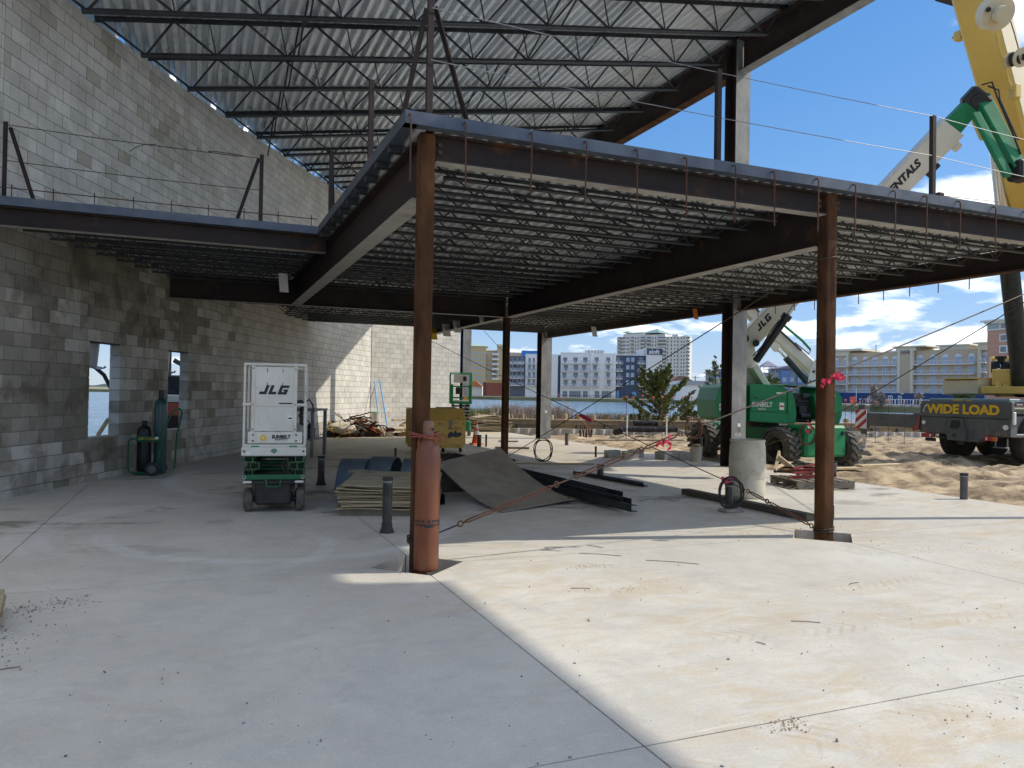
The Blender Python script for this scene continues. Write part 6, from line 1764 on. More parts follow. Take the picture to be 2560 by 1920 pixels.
# barrel
BR = thing('barrel', 'dirty white plastic barrel standing left of the right column', 'barrel', (8.18, 9.89, 0))
mb = MB(); mb.lathe([(.245, 0), (.262, .02), (.275, .08), (.284, .29), (.279, .30), (.284, .31), (.287, .5), (.284, .60), (.279, .61), (.283, .62), (.275, .80), (.262, .875), (.268, .885), (.268, .925), (.255, .93), (.235, .90), (.02, .885)], 36, (8.18, 9.89, 0)); mb.build('body', barrel_m, BR, True)
mb = MB(); mb.torus((8.18, 9.89, .905), (0, 0, 1), .266, .013, 36, 6); mb.build('rim', barrel_m, BR, True)
# pallet with clamps
PL = thing('pallet', 'low wooden pallet loaded with red steel clamps beside the barrel', 'pallet', (9.75, 10.45, 0), R(-13))
Mp = PM[PL.name]
def pl_(name, m, fn):
    mb = MB(); mb.m = Mp; fn(mb); return mb.build(name, m, PL)
for y in (.04, .5, .96):
    pl_('stringer', wood_old, lambda b, y=y: b.bbox((.55, y, .075), (1.1, .05, .11), .004))
for k in range(6):
    pl_('deck_board', wood_old, lambda b, k=k: b.bbox((.06 + k * .198, .5, .141), (.13, 1.02, .018), .003))
for k in range(3):
    pl_('bottom_board', wood_old, lambda b, k=k: b.bbox((.08 + k * .47, .5, .01), (.12, 1.02, .018), .003))
red_st = mat('red_clamp_paint', (.23, .02, .025), (.32, .04, .035), 5, .5, .1, c3=(.07, .035, .025), s3=4, thr3=(.5, .7))
for k in range(9):
    mb = MB(); mb.m = Mp; m_ = red_st if k % 2 == 0 else (rust if k % 3 else black_m)
    a = random.uniform(-.5, .5); c = Vector((random.uniform(.2, .8), random.uniform(.2, .75), .165 + .022 * k))
    d = Vector((math.cos(a), math.sin(a), random.uniform(-.05, .12))) * random.uniform(.22, .38)
    mb.bar(c - d, c + d, .05, .03); mb.bar(c + d, c + d + Vector((0, .02, .08)), .04)
    tag(mb.build('steel_clamp', m_), f'{"red" if m_ is red_st else "dark rusty"} steel clamp heaped on the pallet, {ORD[k]} from the bottom', 'clamp', 'clamps on the pallet')
for k, (p0, p1) in enumerate((((9.9, 11.2, .25), (10.35, 11.6, .55)), ((10.3, 11.0, .2), (10.15, 11.4, .48)))):
    mb = MB(); mb.bar(p0, p1, .04, .09); tag(mb.build('wood_offcut', wood_new), f'pale wood offcut propped on the clamp pile, {ORD[k]} from the left', 'lumber')
# loose concrete blocks
def cmu(c, rz, label, up_=False):
    root = thing('concrete_block', label, 'concrete block', c, rz)
    mb = MB(); mb.m = PM[root.name]
    L_, W_, H_, t_ = .39, .19, .19, .032
    mb.b2(-L_ / 2, L_ / 2, -W_ / 2, -W_ / 2 + t_, 0, H_); mb.b2(-L_ / 2, L_ / 2, W_ / 2 - t_, W_ / 2, 0, H_)
    for x in (-L_ / 2 + t_ / 2, 0, L_ / 2 - t_ / 2):
        mb.b2(x - t_ / 2, x + t_ / 2, -W_ / 2 + t_ + .0005, W_ / 2 - t_ - .0005, .001, H_ - .001)
    mb.build('webs', mat_blk, root)
mat_blk = mat('loose_block', (.36, .35, .32), (.45, .44, .40), 8, .92, 0, .3, 60)
cmu((9.86, 17.1, 0), R(8), 'loose concrete block left of three on the slab')
cmu((10.15, 16.72, 0), R(-5), 'loose concrete block nearest of three on the slab')
cmu((10.55, 17.1, 0), R(10), 'loose concrete block right of three on the slab')
for k in range(4):
    cmu((11.0 + (k % 2) * .42, 16.2 + (k // 2) * .3, 0), R(-8 + 5 * k), f'loose block in the row near the bucket, {ORD[k]} from the left')
BK2 = thing('bucket', 'dirty white bucket with tape roll near the boom lift', 'bucket', (11.45, 15.75, 0))
mb = MB(); mb.lathe([(.125, 0), (.15, .34), (.155, .36), (.145, .36), (.12, .03)], 20, (11.45, 15.75, 0)); mb.build('body', barrel_m, BK2, True)
mb = MB(); mb.torus((11.45, 15.72, .38), (.2, .3, 1), .07, .035, 16, 8); mb.build('tape_roll', wood_new, BK2, True)
mb = MB(); mb.torus((11.45, 15.75, .345), (0, 0, 1), .156, .008, 20, 6); mb.build('rim', barrel_m, BK2, True)
# planks on the sand and far slab
for k, (p0, p1, w_p, m_) in enumerate((((12.0, 13.2, .04), (14.4, 12.9, .05), .24, wood_new), ((12.0, 13.6, .03), (13.4, 14.6, .05), .09, wood_new), ((13.9, 13.0, .09), (15.0, 12.85, .12), .22, wood_new),
                                        ((12.6, 23.0, .05), (15.4, 21.9, .10), .14, wood_old), ((9.0, 22.9, .05), (9.6, 22.7, .05), .1, wood_old), ((8.0, 20.6, .03), (8.9, 20.2, .03), .20, wood_old))):
    mb = MB(); mb.bar(p0, p1, w_p, .04); tag(mb.build('plank', m_), ('pale plank on the sand behind the right column', 'thin pale stick on the sand behind the pallet', 'pale plank end on the sand below the boom lift', 'long grey plank on the sand right of the far column', 'small wood scrap on the slab beyond the thin column', 'grey board on the floor in front of the cone pipes')[k], 'plank')

# heap of scrap in the far corner
SH = thing('scrap_heap', 'tangled heap of scrap wire, hoses and rebar against the far wall', 'scrap heap', (4.9, 26.6, 0))
def tangle(n, cx_, cy_, sx_, sy_, hz, m, r0, name):
    mb = MB()
    for i in range(n):
        p = Vector((random.gauss(cx_, sx_), random.gauss(cy_, sy_), 0)); d = Vector((random.uniform(-1, 1), random.uniform(-1, 1), random.uniform(-.15, .3)))
        k = math.exp(-((p.x - cx_) / (1.6 * sx_)) ** 2); p.z = random.random() ** .8 * hz * k + .03
        pts = []
        for j in range(6):
            pts.append(p.copy()); p = p + d * .14; d += Vector((random.uniform(-1, 1), random.uniform(-1, 1), random.uniform(-.7, .5))) * .55; d.normalize(); p.z = max(.02, p.z)
        mb.tube(pts, r0 * random.uniform(.6, 1.5), 4)
    return stuff(mb.build(name, m, SH))
tangle(60, 4.95, 26.6, .55, .35, .75, rust, .018, 'rusty_scrap'); tangle(34, 5.2, 26.6, .5, .3, .7, black_rub, .018, 'black_hose_tangle'); tangle(18, 5.1, 26.5, .5, .3, .65, orange_cone, .010, 'orange_cord')
tangle(12, 4.9, 26.2, .6, .3, .5, galv_wire, .012, 'grey_wire'); tangle(10, 4.5, 26.0, .4, .2, .4, yellow_flat, .009, 'yellow_cord')
bm = bmesh.new(); bmesh.ops.create_icosphere(bm, subdivisions=3, radius=.36)
for v in bm.verts:
    v.co = Vector((v.co.x * 1.4, v.co.y * .9, v.co.z * .55)) * (1 + .25 * noise.noise(v.co * 4)) + Vector((4.6, 26.1, .33))
me = bpy.data.meshes.new('sack'); bm.to_mesh(me); bm.free()
tag(link('sack', me, barrel_m, None, True), 'pale crumpled sack lying on the scrap heap', 'sack')
bm = bmesh.new(); bmesh.ops.create_icosphere(bm, subdivisions=3, radius=.5)
for v in bm.verts:
    v.co = Vector((v.co.x * 1.9, v.co.y * .9, max(0, v.co.z) * .9)) * (1 + .35 * noise.noise(v.co * 5)) + Vector((5.0, 26.75, 0))
me = bpy.data.meshes.new('rubble_core'); bm.to_mesh(me); bm.free()
link('rubble_core', me, rust, SH, False)
for k in range(14):
    x_ = 5.7 + (k % 7) * .34 + random.uniform(-.05, .05); z_ = .06 + (k // 7) * .16
    mb = MB(); mb.bbox((x_, 26.9 + random.uniform(-.1, .1), z_), (.30, .5, random.uniform(.10, .15)), .01, Matrix.Rotation(R(random.uniform(-14, 14)), 3, 'Z'))
    tag(mb.build('timber_block', wood_new if k % 3 else rust), f'cut timber block in the low row by the far wall, {ORD[k]} of the pile', 'lumber', 'timber blocks by the far wall')
for k, (p0, p1) in enumerate((((6.9, 27.2, .35), (7.8, 27.6, .75)), ((6.6, 27.3, .55), (7.6, 27.5, .58)), ((7.1, 27.5, .45), (8.1, 27.4, .80)))):
    mb = MB(); mb.bar(p0, p1, .28, .05); tag(mb.build('board', wood_new), f'pale board leaning on the timber pile by the far wall, {ORD[k]} from the left', 'lumber', 'boards on the timber pile')
BK3 = thing('bucket', 'white bucket with green lid in the far corner', 'bucket', (6.15, 28.2, 0))
mb = MB(); mb.lathe([(.15, 0), (.19, .55), (.195, .57)], 18, (6.15, 28.2, .22)); mb.build('body', white_paint, BK3, True)
mb = MB(); mb.cyl((6.15, 28.2, .79), (6.15, 28.2, .83), .20, 18); mb.build('lid', simple('pale_green_lid', (.25, .5, .28)), BK3)
blue_pole = mat('blue_pole', (.10, .30, .62), (.14, .36, .68), 5, .5)
for k, (x0_, y0_, x1_, y1_) in enumerate(((6.55, 29.1, 6.60, 30.55), (6.95, 29.5, 6.85, 30.7))):
    mb = MB(); mb.cyl((x0_, y0_, .05), (x1_, y1_, 2.0), .03, 8); tag(mb.build('pole', blue_pole), f'blue pole leaning in the far wall corner, {"left" if k == 0 else "right"} one', 'pole')
# lumber pile beyond the cone
for k in range(12):
    L_ = random.uniform(1.2, 1.7); z_ = .06 + k * .052
    mb = MB(); n2 = 6; w_p = random.uniform(.8, 1.1)
    pts = [Vector((10.4 + L_ * i / n2 + random.uniform(-.04, .04) + .10 * (k % 3), 29.3 + random.uniform(-.03, .03), z_ + .02 * math.sin(i * .9 + k) + (-.16 * ((i / n2) - .45) ** 2 * (k / 6)))) for i in range(n2 + 1)]
    vs = []; fs = []
    for q in pts:
        for (yy_, zz_) in ((0, 0), (w_p, 0), (w_p, .03), (0, .03)):
            vs.append((q.x, q.y + yy_, q.z + zz_))
    for i in range(n2):
        for j in range(4):
            fs.append((4 * i + j, 4 * i + (j + 1) % 4, 4 * i + 4 + (j + 1) % 4, 4 * i + 4 + j))
    fs += [(3, 2, 1, 0), (4 * n2, 4 * n2 + 1, 4 * n2 + 2, 4 * n2 + 3)]
    mb.add(vs, fs); tag(mb.build('plywood_sheet', ply_edge), f'warped board in the lumber pile beyond the cone, {ORD[k]} from the bottom', 'lumber', 'lumber pile beyond the cone')

# plastic sheets hanging in the window openings, and what stands outside
plastic = mat('grey_plastic_sheet', (.30, .33, .36), (.44, .47, .50), 3, .35, 0, .1, 8)
for k, (Y0_, Y1_) in enumerate(((14.5, 15.25), (17.0, 17.66))):
    vs = []; fs = []; n1, n2 = 10, 12
    for i in range(n1 + 1):
        for j in range(n2 + 1):
            a = i / n1; c = j / n2
            Y = Y0_ + (Y1_ - Y0_) * a * (1 - .12 * c); X = wallX(Y) - .30 - .03 * math.sin(a * 6 + k); z_ = 2.40 - c * (.40 + .25 * math.sin(a * 2.2)) 
            cu = max(0, c - .75) * 4
            X += .16 * math.sin(cu * 2.2) ; z_ += .10 * (1 - math.cos(cu * 2.2))
            vs.append((X, Y, z_))
    for i in range(n1):
        for j in range(n2):
            q = i * (n2 + 1) + j; fs.append((q, q + n2 + 1, q + n2 + 2, q + 1))
    me = bpy.data.meshes.new('plastic_sheet'); me.from_pydata(vs, [], fs)
    o = link('plastic_sheet', me, plastic, None, True); sm = o.modifiers.new('thickness', 'SOLIDIFY'); sm.thickness = .004
    tag(o, f'grey plastic sheet hanging in the {"left" if k == 0 else "right"} window opening of the block wall', 'plastic sheet')
mb = MB(); mb.bar((wallX(15.1) - .2, 14.98, .74), (wallX(15.2) - .1, 15.16, 1.02), .03, .07); tag(mb.build('wood_offcut', wood_new), 'pale stick standing on the sill of the left window opening', 'lumber')
# outdoor hose arm and a loaded cart seen through the openings
mb = MB(); ob = Vector((-3.2, 19.8, 0))
pts = [(-2.9, 19.3, 2.1), (-2.5, 19.4, 2.2), (-2.2, 19.5, 2.08), (-1.95, 19.5, 1.85), (-1.78, 19.5, 1.5), (-1.72, 19.5, 1.1), (-1.7, 19.5, -.9)]
mb.tube(pts, .045, 10); HA = tag(mb.build('curved_pipe', black_m, smooth=True), 'dark curved pipe arm seen through the left window opening', 'pipe')
OC = thing('equipment_cart', 'red and white equipment crate stack seen through the right window opening', 'crate', (-.42, 21.5, -.9))
mb = MB(); mb.bbox((-.42, 21.6, 1.05), (.9, .9, .34), .02); mb.build('red_crate', simple('brick_red_crate', (.34, .07, .045)), OC)
mb = MB(); mb.bbox((-.42, 21.6, 1.32), (.95, .95, .16), .02); mb.build('cream_crate', cream_paint, OC)
mb = MB(); mb.bbox((-.42, 21.6, 1.66), (.6, .6, .5), .04); mb.build('motor', dark_hyd, OC)
mb = MB(); mb.bbox((-.42, 21.6, .10), (1.0, 1.0, 1.5), .03); mb.build('base_frame', rust_dark, OC)
mb = MB(); mb.bbox((-.70, 21.5, 2.35), (.16, .3, 1.2), .02); mb.tube([(-.57, 21.5, 2.3), (-.2, 21.5, 2.1), (-.05, 21.5, 1.8)], .06, 8); mb.build('mast', crane_grey, OC)

# gravel, grit and twigs on the slab
def grit(n, fn, m, smin, smax, label, seed):
    r = random.Random(seed); bm0 = bmesh.new(); bmesh.ops.create_icosphere(bm0, subdivisions=1, radius=1)
    V = [v.co.copy() for v in bm0.verts]; bm0.verts.index_update(); Fc = [tuple(v.index for v in f.verts) for f in bm0.faces]; bm0.free()
    vs = []; fs = []
    for i in range(n):
        x, y = fn(r); s = smin * (smax / smin) ** (r.random() ** 2.2)
        b0 = len(vs); rot = Euler((r.uniform(0, 6), r.uniform(0, 6), r.uniform(0, 6))).to_matrix(); sc = Vector((r.uniform(.7, 1.4), r.uniform(.6, 1.1), r.uniform(.45, .8)))
        for v in V:
            q = rot @ Vector((v.x * sc.x, v.y * sc.y, v.z * sc.z)) * s * r.uniform(.85, 1.1); vs.append((x + q.x, y + q.y, max(.0, q.z + s * .35)))
        fs += [tuple(b0 + j for j in f) for f in Fc]
    me = bpy.data.meshes.new('grit'); me.from_pydata(vs, [], fs)
    return stuff(link('grit', me, m), label, 'grit')
grit_m = mat('grey_grit', (.18, .165, .14), (.36, .335, .29), 25, .95, world=True)
sandy_m = mat('sandy_crumbs', (.34, .26, .17), (.48, .39, .27), 25, .95, world=True)
def near_floor(r):
    D = 2.2 / (r.random() * .85 + .12); l = r.uniform(-.7, .72) * D
    c, s = math.cos(YAW), math.sin(YAW)
    return (s * D + c * l, c * D - s * l)
grit(520, near_floor, grit_m, .0025, .011, 'scattered grey pebbles and grit over the concrete floor', 11)
def clumps(cs):
    def f(r):
        c = cs[int(r.random() * len(cs))]; return (r.gauss(c[0], c[2]), r.gauss(c[1], c[3]))
    return f
grit(900, clumps([(2.72, 2.95, .05, .04), (2.70, 2.97, .08, .05), (.05, 3.15, .14, .03), (-.1, 3.1, .2, .04), (3.9, 2.7, .3, .15), (4.6, 3.1, .5, .2), (5.2, 4.3, .7, .3), (7.6, 5.9, .5, .15), (8.4, 5.6, .5, .2), (3.4, 6.3, .12, .04), (3.25, 5.5, .2, .05), (6.2, 7.2, .3, .06), (7.1, 7.25, .2, .05)]), sandy_m, .002, .008, 'small heaps and streaks of tan sand crumbs on the slab', 12)
grit(520, clumps([(-1.1, 5.6, .1, .25), (-1.15, 6.35, .1, .1), (-1.25, 5.0, .15, .3), (-.9, 6.5, .12, .1)]), grit_m, .003, .011, 'patch of dark grey grit beside the plywood at the left edge', 13)
tw = mat('twig', (.12, .085, .05), (.22, .16, .10), 10, .9)
for k, (x, y, a, L_) in enumerate(((3.75, 6.72, -35, .42), (4.25, 6.20, -38, .5), (4.05, 4.25, -30, .2), (2.95, 5.6, -22, .16), (3.42, 3.98, -70, .07), (5.3, 5.0, 10, .14), (-.95, 5.05, 10, .12), (3.9, 7.1, -60, .2), (2.6, 4.8, 70, .06))):
    mb = MB(); d = Vector((math.cos(R(a)), math.sin(R(a)), 0)) * L_ / 2
    p = Vector((x, y, .006)); mb.tube([p - d, p + Vector((-d.y, d.x, 0)) * .12, p + d], .003, 5)
    tag(mb.build('twig', tw), ('long thin twig on the floor left of the right column', 'long twig on sunlit floor between the two rusty columns', 'broken twigs lying by the sand patch on sunlit floor', 'short twig on the sunlit floor nearer the centre column', 'dark stub of wood in the middle of the sunlit floor', 'short twig on the far right of the sunlit floor', 'small stick by the grit at the left edge', 'pair of bent twigs near the shadow edge of the raised floor', 'tiny twig near the shadow edge')[k], 'twig')
# ------------------------------------------------------------------ shoreline
shore_m = mat('shore_grass', (.16, .16, .07), (.30, .26, .15), .05, .95, world=True, detail=8)
marsh_m = mat('marsh_bank', (.15, .13, .08), (.27, .22, .14), .8, .95, 0, .4, 6, world=True, detail=8)
far_pts = [at(200, 330), at(1150, 285), at(1420, 272), at(1640, 258), at(1800, 215), at(2060, 156), at(2330, 150), at(3300, 140), at(5200, 900), at(2500, 3500), at(0, 3500)]
mb = MB(); mb.prism(far_pts, -2.0, .22, 'xy'); struct(mb.build('far_shore', shore_m))
mb = MB(); L0 = []
for i in range(60):
    px = -700 + i * 26; D = 1500
    L0.append((*at(px, D), 2.5 + 5 * abs(noise.noise(Vector((i * .31, 2, 0)))) + 3 * random.random()))
vs = []; fs = []
for i, p in enumerate(L0):
    vs += [(p[0], p[1], -1), (p[0], p[1], p[2]), (p[0], p[1] + 60, p[2]), (p[0], p[1] + 60, -1)]
    if i:
        a = 4 * (i - 1); fs += [(a, a + 4, a + 5, a + 1), (a + 1, a + 5, a + 6, a + 2)]
mb.add(vs, fs); struct(mb.build('distant_land', simple('hazy_trees', (.26, .31, .33), .95)))
# marsh behind the bulkhead
BK_P = [Vector((8.2, 32.0, 0)), Vector((14.5, 29.3, 0)), Vector((46, 22.0, 0))]
def bk(t):
    L1 = (BK_P[1] - BK_P[0]).length; L2 = (BK_P[2] - BK_P[1]).length
    s = t * (L1 + L2)
    return (BK_P[0].lerp(BK_P[1], s / L1), (BK_P[1] - BK_P[0]).normalized()) if s < L1 else (BK_P[1].lerp(BK_P[2], (s - L1) / L2), (BK_P[2] - BK_P[1]).normalized())
vs = []; fs = []; na, nb_ = 90, 14
for i in range(na + 1):
    p, d = bk(i / na); nrm = Vector((-d.y, d.x, 0))
    for j in range(nb_ + 1):
        q = p + nrm * (.1 + j * 1.25)
        z_ = -.25 - .10 * j + .25 * (noise.noise(Vector((q.x * .4, q.y * .4, 0)))) * (1 if j > 0 else 0)
        vs.append((q.x, q.y, z_))
    if i:
        for j in range(nb_):
            a = (i - 1) * (nb_ + 1) + j; fs.append((a, a + nb_ + 1, a + nb_ + 2, a + 1))
me = bpy.data.meshes.new('marsh_bank'); me.from_pydata(vs, [], fs); struct(link('marsh_bank', me, marsh_m, None, True))
# reeds
def reeds(n, fn, m, hmin, hmax, label, seed, lean=.25):
    r = random.Random(seed); vs = []; fs = []
    for i in range(n):
        x, y, z_ = fn(r); h = r.uniform(hmin, hmax); a = r.uniform(0, 6.28); w = r.uniform(.014, .032)
        d = Vector((math.cos(a), math.sin(a), 0)) * w; l = Vector((r.gauss(.12, lean), r.gauss(-.05, lean), 0)) * h
        p = Vector((x, y, z_)); b0 = len(vs)
        vs += [p - d, p + d, p + l * .35 + Vector((0, 0, h * .55)) + d * .8, p + l * .35 + Vector((0, 0, h * .55)) - d * .8, p + l + Vector((0, 0, h))]
        fs += [(b0, b0 + 1, b0 + 2, b0 + 3), (b0 + 3, b0 + 2, b0 + 4)]
    me = bpy.data.meshes.new('reeds'); me.from_pydata(vs, [], fs); return stuff(link('reeds', me, m), label, 'reeds')
reed_m = mat('dry_reeds', (.27, .215, .18), (.42, .35, .30), .9, .95, world=True)
green_reed = mat('green_reeds', (.12, .15, .05), (.22, .24, .10), .9, .95, world=True)
def reed_at(p0, p1, D0, D1):
    def f(r):
        D = r.uniform(D0, D1); k = r.random(); px = p0 + (p1 - p0) * k
        x, y = at(px, D); return (x, y, -.35 - .035 * (D - 33))
    return f
def clump_at(p0, p1, D0, D1, seed):
    rr = random.Random(seed); cs = [(rr.uniform(p0, p1), rr.uniform(D0, D1)) for _ in range(46)]
    def f(r):
        c = cs[int(r.random() * len(cs))]; px = r.gauss(c[0], 13); D = r.gauss(c[1], .8); x, y = at(px, max(33.5, D)); return (x, y, -.35 - .035 * (D - 33))
    return f
reeds(6000, clump_at(1225, 1400, 35.5, 40, 1), reed_m, .8, 1.65, 'tall dry grey-brown reeds along the water left of centre', 1)
reeds(3600, clump_at(1400, 1545, 35.5, 41, 2), reed_m, .6, 1.3, 'dry reeds beside the water behind the timber bulkhead', 2)
reeds(2600, clump_at(1150, 1235, 35, 39, 3), green_reed, .8, 1.45, 'green shore grass behind the lumber pile', 3)
reeds(3500, reed_at(1480, 1760, 35, 44), green_reed, .7, 1.35, 'low green marsh grass around the juniper', 4)
reeds(5200, reed_at(1700, 2420, 36, 60), reed_m, .35, .9, 'dry marsh grass behind the boom lift and crane', 5)

# timber bulkhead
BH_ = thing('timber_bulkhead', 'low timber bulkhead with round piles along the water', 'bulkhead', BK_P[1])
L_tot = (BK_P[1] - BK_P[0]).length + (BK_P[2] - BK_P[1]).length
for seg in range(2):
    a, c = BK_P[seg], BK_P[seg + 1]; d = (c - a).normalized(); nrm = Vector((-d.y, d.x, 0)); n_ = max(1, int((c - a).length / 4.2))
    for i in range(n_):
        p = a + d * ((c - a).length * i / n_ + .006); q = a + d * ((c - a).length * (i + 1) / n_)
        mb = MB(); mb.bar(p + Vector((0, 0, .50)) - nrm * .06, q + Vector((0, 0, .50)) - nrm * .06, .30, .05); mb.build('cap_board', wood_new, BH_)
        mb = MB(); mb.bar(p + Vector((0, 0, .385)) - nrm * .08, q + Vector((0, 0, .385)) - nrm * .08, .14, .17); mb.build('wale', pile_wood, BH_)
        mb = MB(); mb.bar(p + Vector((0, 0, .16)) + nrm * .05, q + Vector((0, 0, .16)) + nrm * .05, .06, .28); mb.build('back_planking', wood_new, BH_)
k = 0
while k * .63 < L_tot:
    p, d = bk(k * .63 / L_tot); nrm = Vector((-d.y, d.x, 0)); p = p + nrm * .22
    mb = MB(); hz_ = .72 + random.uniform(-.04, .04); mb.lathe([(.135, -.5), (.13, hz_ - .01), (.12, hz_)], 12, (p.x, p.y, 0)); mb.build('pile', pile_wood, BH_, True)
    if k % 2 == 0:
        q = p - nrm * .30; mb = MB(); mb.box((q.x, q.y, .12), (.34, .14, .34), Matrix.Rotation(math.atan2(d.y, d.x), 3, 'Z')); mb.build('block', wood_old, BH_)
    k += 1
# corrugated concrete toe wall before it
TW = thing('toe_wall', 'low ribbed concrete wall in front of the timber bulkhead', 'wall', BK_P[1] - Vector((0, .9, 0)))
vs = []; fs = []; n_ = 260
for i in range(n_ + 1):
    p, d = bk(.10 + .72 * i / n_); nrm = Vector((-d.y, d.x, 0)); q = p - nrm * (.75 + (.06 if i % 4 < 2 else 0)); q2 = p - nrm * .62
    hz_ = .15 + .02 * noise.noise(Vector((i * .2, 0, 0)))
    vs += [(q.x, q.y, -.25), (q.x, q.y, hz_), (q2.x, q2.y, hz_), (q2.x, q2.y, -.25)]
    if i:
        a = 4 * (i - 1); fs += [(a, a + 4, a + 5, a + 1), (a + 1, a + 5, a + 6, a + 2), (a + 2, a + 6, a + 7, a + 3)]
mb = MB(); mb.add(vs, fs); mb.build('ribbed_face', simple('pale_ribbed_concrete', (.40, .385, .35), .9), TW)
# rods with orange caps
for i, (px, D) in enumerate([(x, 30.2) for x in (1567, 1584, 1607, 1633, 1657, 1684, 1708, 1730)] + [(x, 30.0) for x in (2114, 2129, 2149, 2167, 2190, 2222, 2262)]):
    x, y = at(px, D); h = 1.55 + random.uniform(-.05, .05)
    root = thing('marker_rod', f'thin rod with orange cap, {ORD[i] if i < 8 else ORD[i - 8]} of the row {"in front of the juniper" if i < 8 else "left of the crane"}', 'marker rod', (x, y, -.1), 0, 'orange capped rods')
    mb = MB(); mb.cyl((x, y, -.15), (x + .01, y, h), .009, 6); mb.build('rod', rebar, root)
    mb = MB(); mb.lathe([(.02, h - .06), (.02, h - .01), (.05, h), (.05, h + .02), (.03, h + .03)], 10, (x, y, 0)); mb.build('cap', orange_cone, root)
for i, px in enumerate((1569, 1668)):
    x, y = at(px, 30.0); root = thing('marker_post', f'pale square post with pink top, {"left" if i == 0 else "right"} one behind the drain pipes', 'post', (x, y, 0))
    mb = MB(); mb.bbox((x, y, .35), (.05, .05, .95), .006); mb.build('post', paper, root)
    mb = MB(); mb.bbox((x, y, .84), (.055, .055, .05), .006); mb.build('pink_top', pink_tape, root)
# corrugated drain pipes
drain_m = mat('black_drain_pipe', (.02, .022, .026), (.05, .055, .065), 5, .4)
drain_in = mat('grey_drain_inside', (.16, .19, .23), (.24, .27, .31), 5, .6)
for i, (pa, pb, z_, D) in enumerate(((1585, 1646, .47, 31.0), (1553, 1640, .24, 30.6), (1600, 1695, .24, 30.9), (1541, 1553, .12, 30.3))):
    a = Vector((*at(pa, D), z_)); c = Vector((*at(pb, D + (.2 if i < 3 else -.7)), z_ + (.1 if i == 3 else 0))); n_ = int((c - a).length / .045)
    mb = MB(); pts = [a.lerp(c, j / (2 * n_)) for j in range(2 * n_ + 1)]
    mb.tube(pts, .1, 14, False, [.125 if j % 2 else .105 for j in range(2 * n_ + 1)])
    root = thing('drain_pipe', ('short corrugated black pipe lying on top of the others', 'corrugated black pipe, left one of the lower layer', 'corrugated black pipe, right one of the lower layer', 'corrugated pipe end tilted down at the left of the pile')[i], 'drain pipe', (a.x, a.y, 0))
    mb.build('corrugated_wall', drain_m, root)
    mb = MB(); mb.tube([a, c], .10, 14, False); mb.build('inner_wall', drain_in, root)
# rusty stakes
RS = thing('rusty_stakes', 'cluster of rusty stakes sticking up before the toe wall', 'stakes', (*at(1470, 29.5), 0))
for i in range(9):
    x, y = at(1452 + i * 3.6 + random.uniform(-2, 2), 29.4); mb = MB(); mb.cyl((x, y, -.1), (x + random.uniform(-.1, .1), y, random.uniform(.2, .42)), .02, 6); mb.build('stake', rust, RS)
wire((*at(1395, 27.5), 1.6), (*at(1478, 29.4), .25), .006, 'flagging_tape', 'orange string slanting down to the rusty stakes', orange_cone, 0, 'tape')

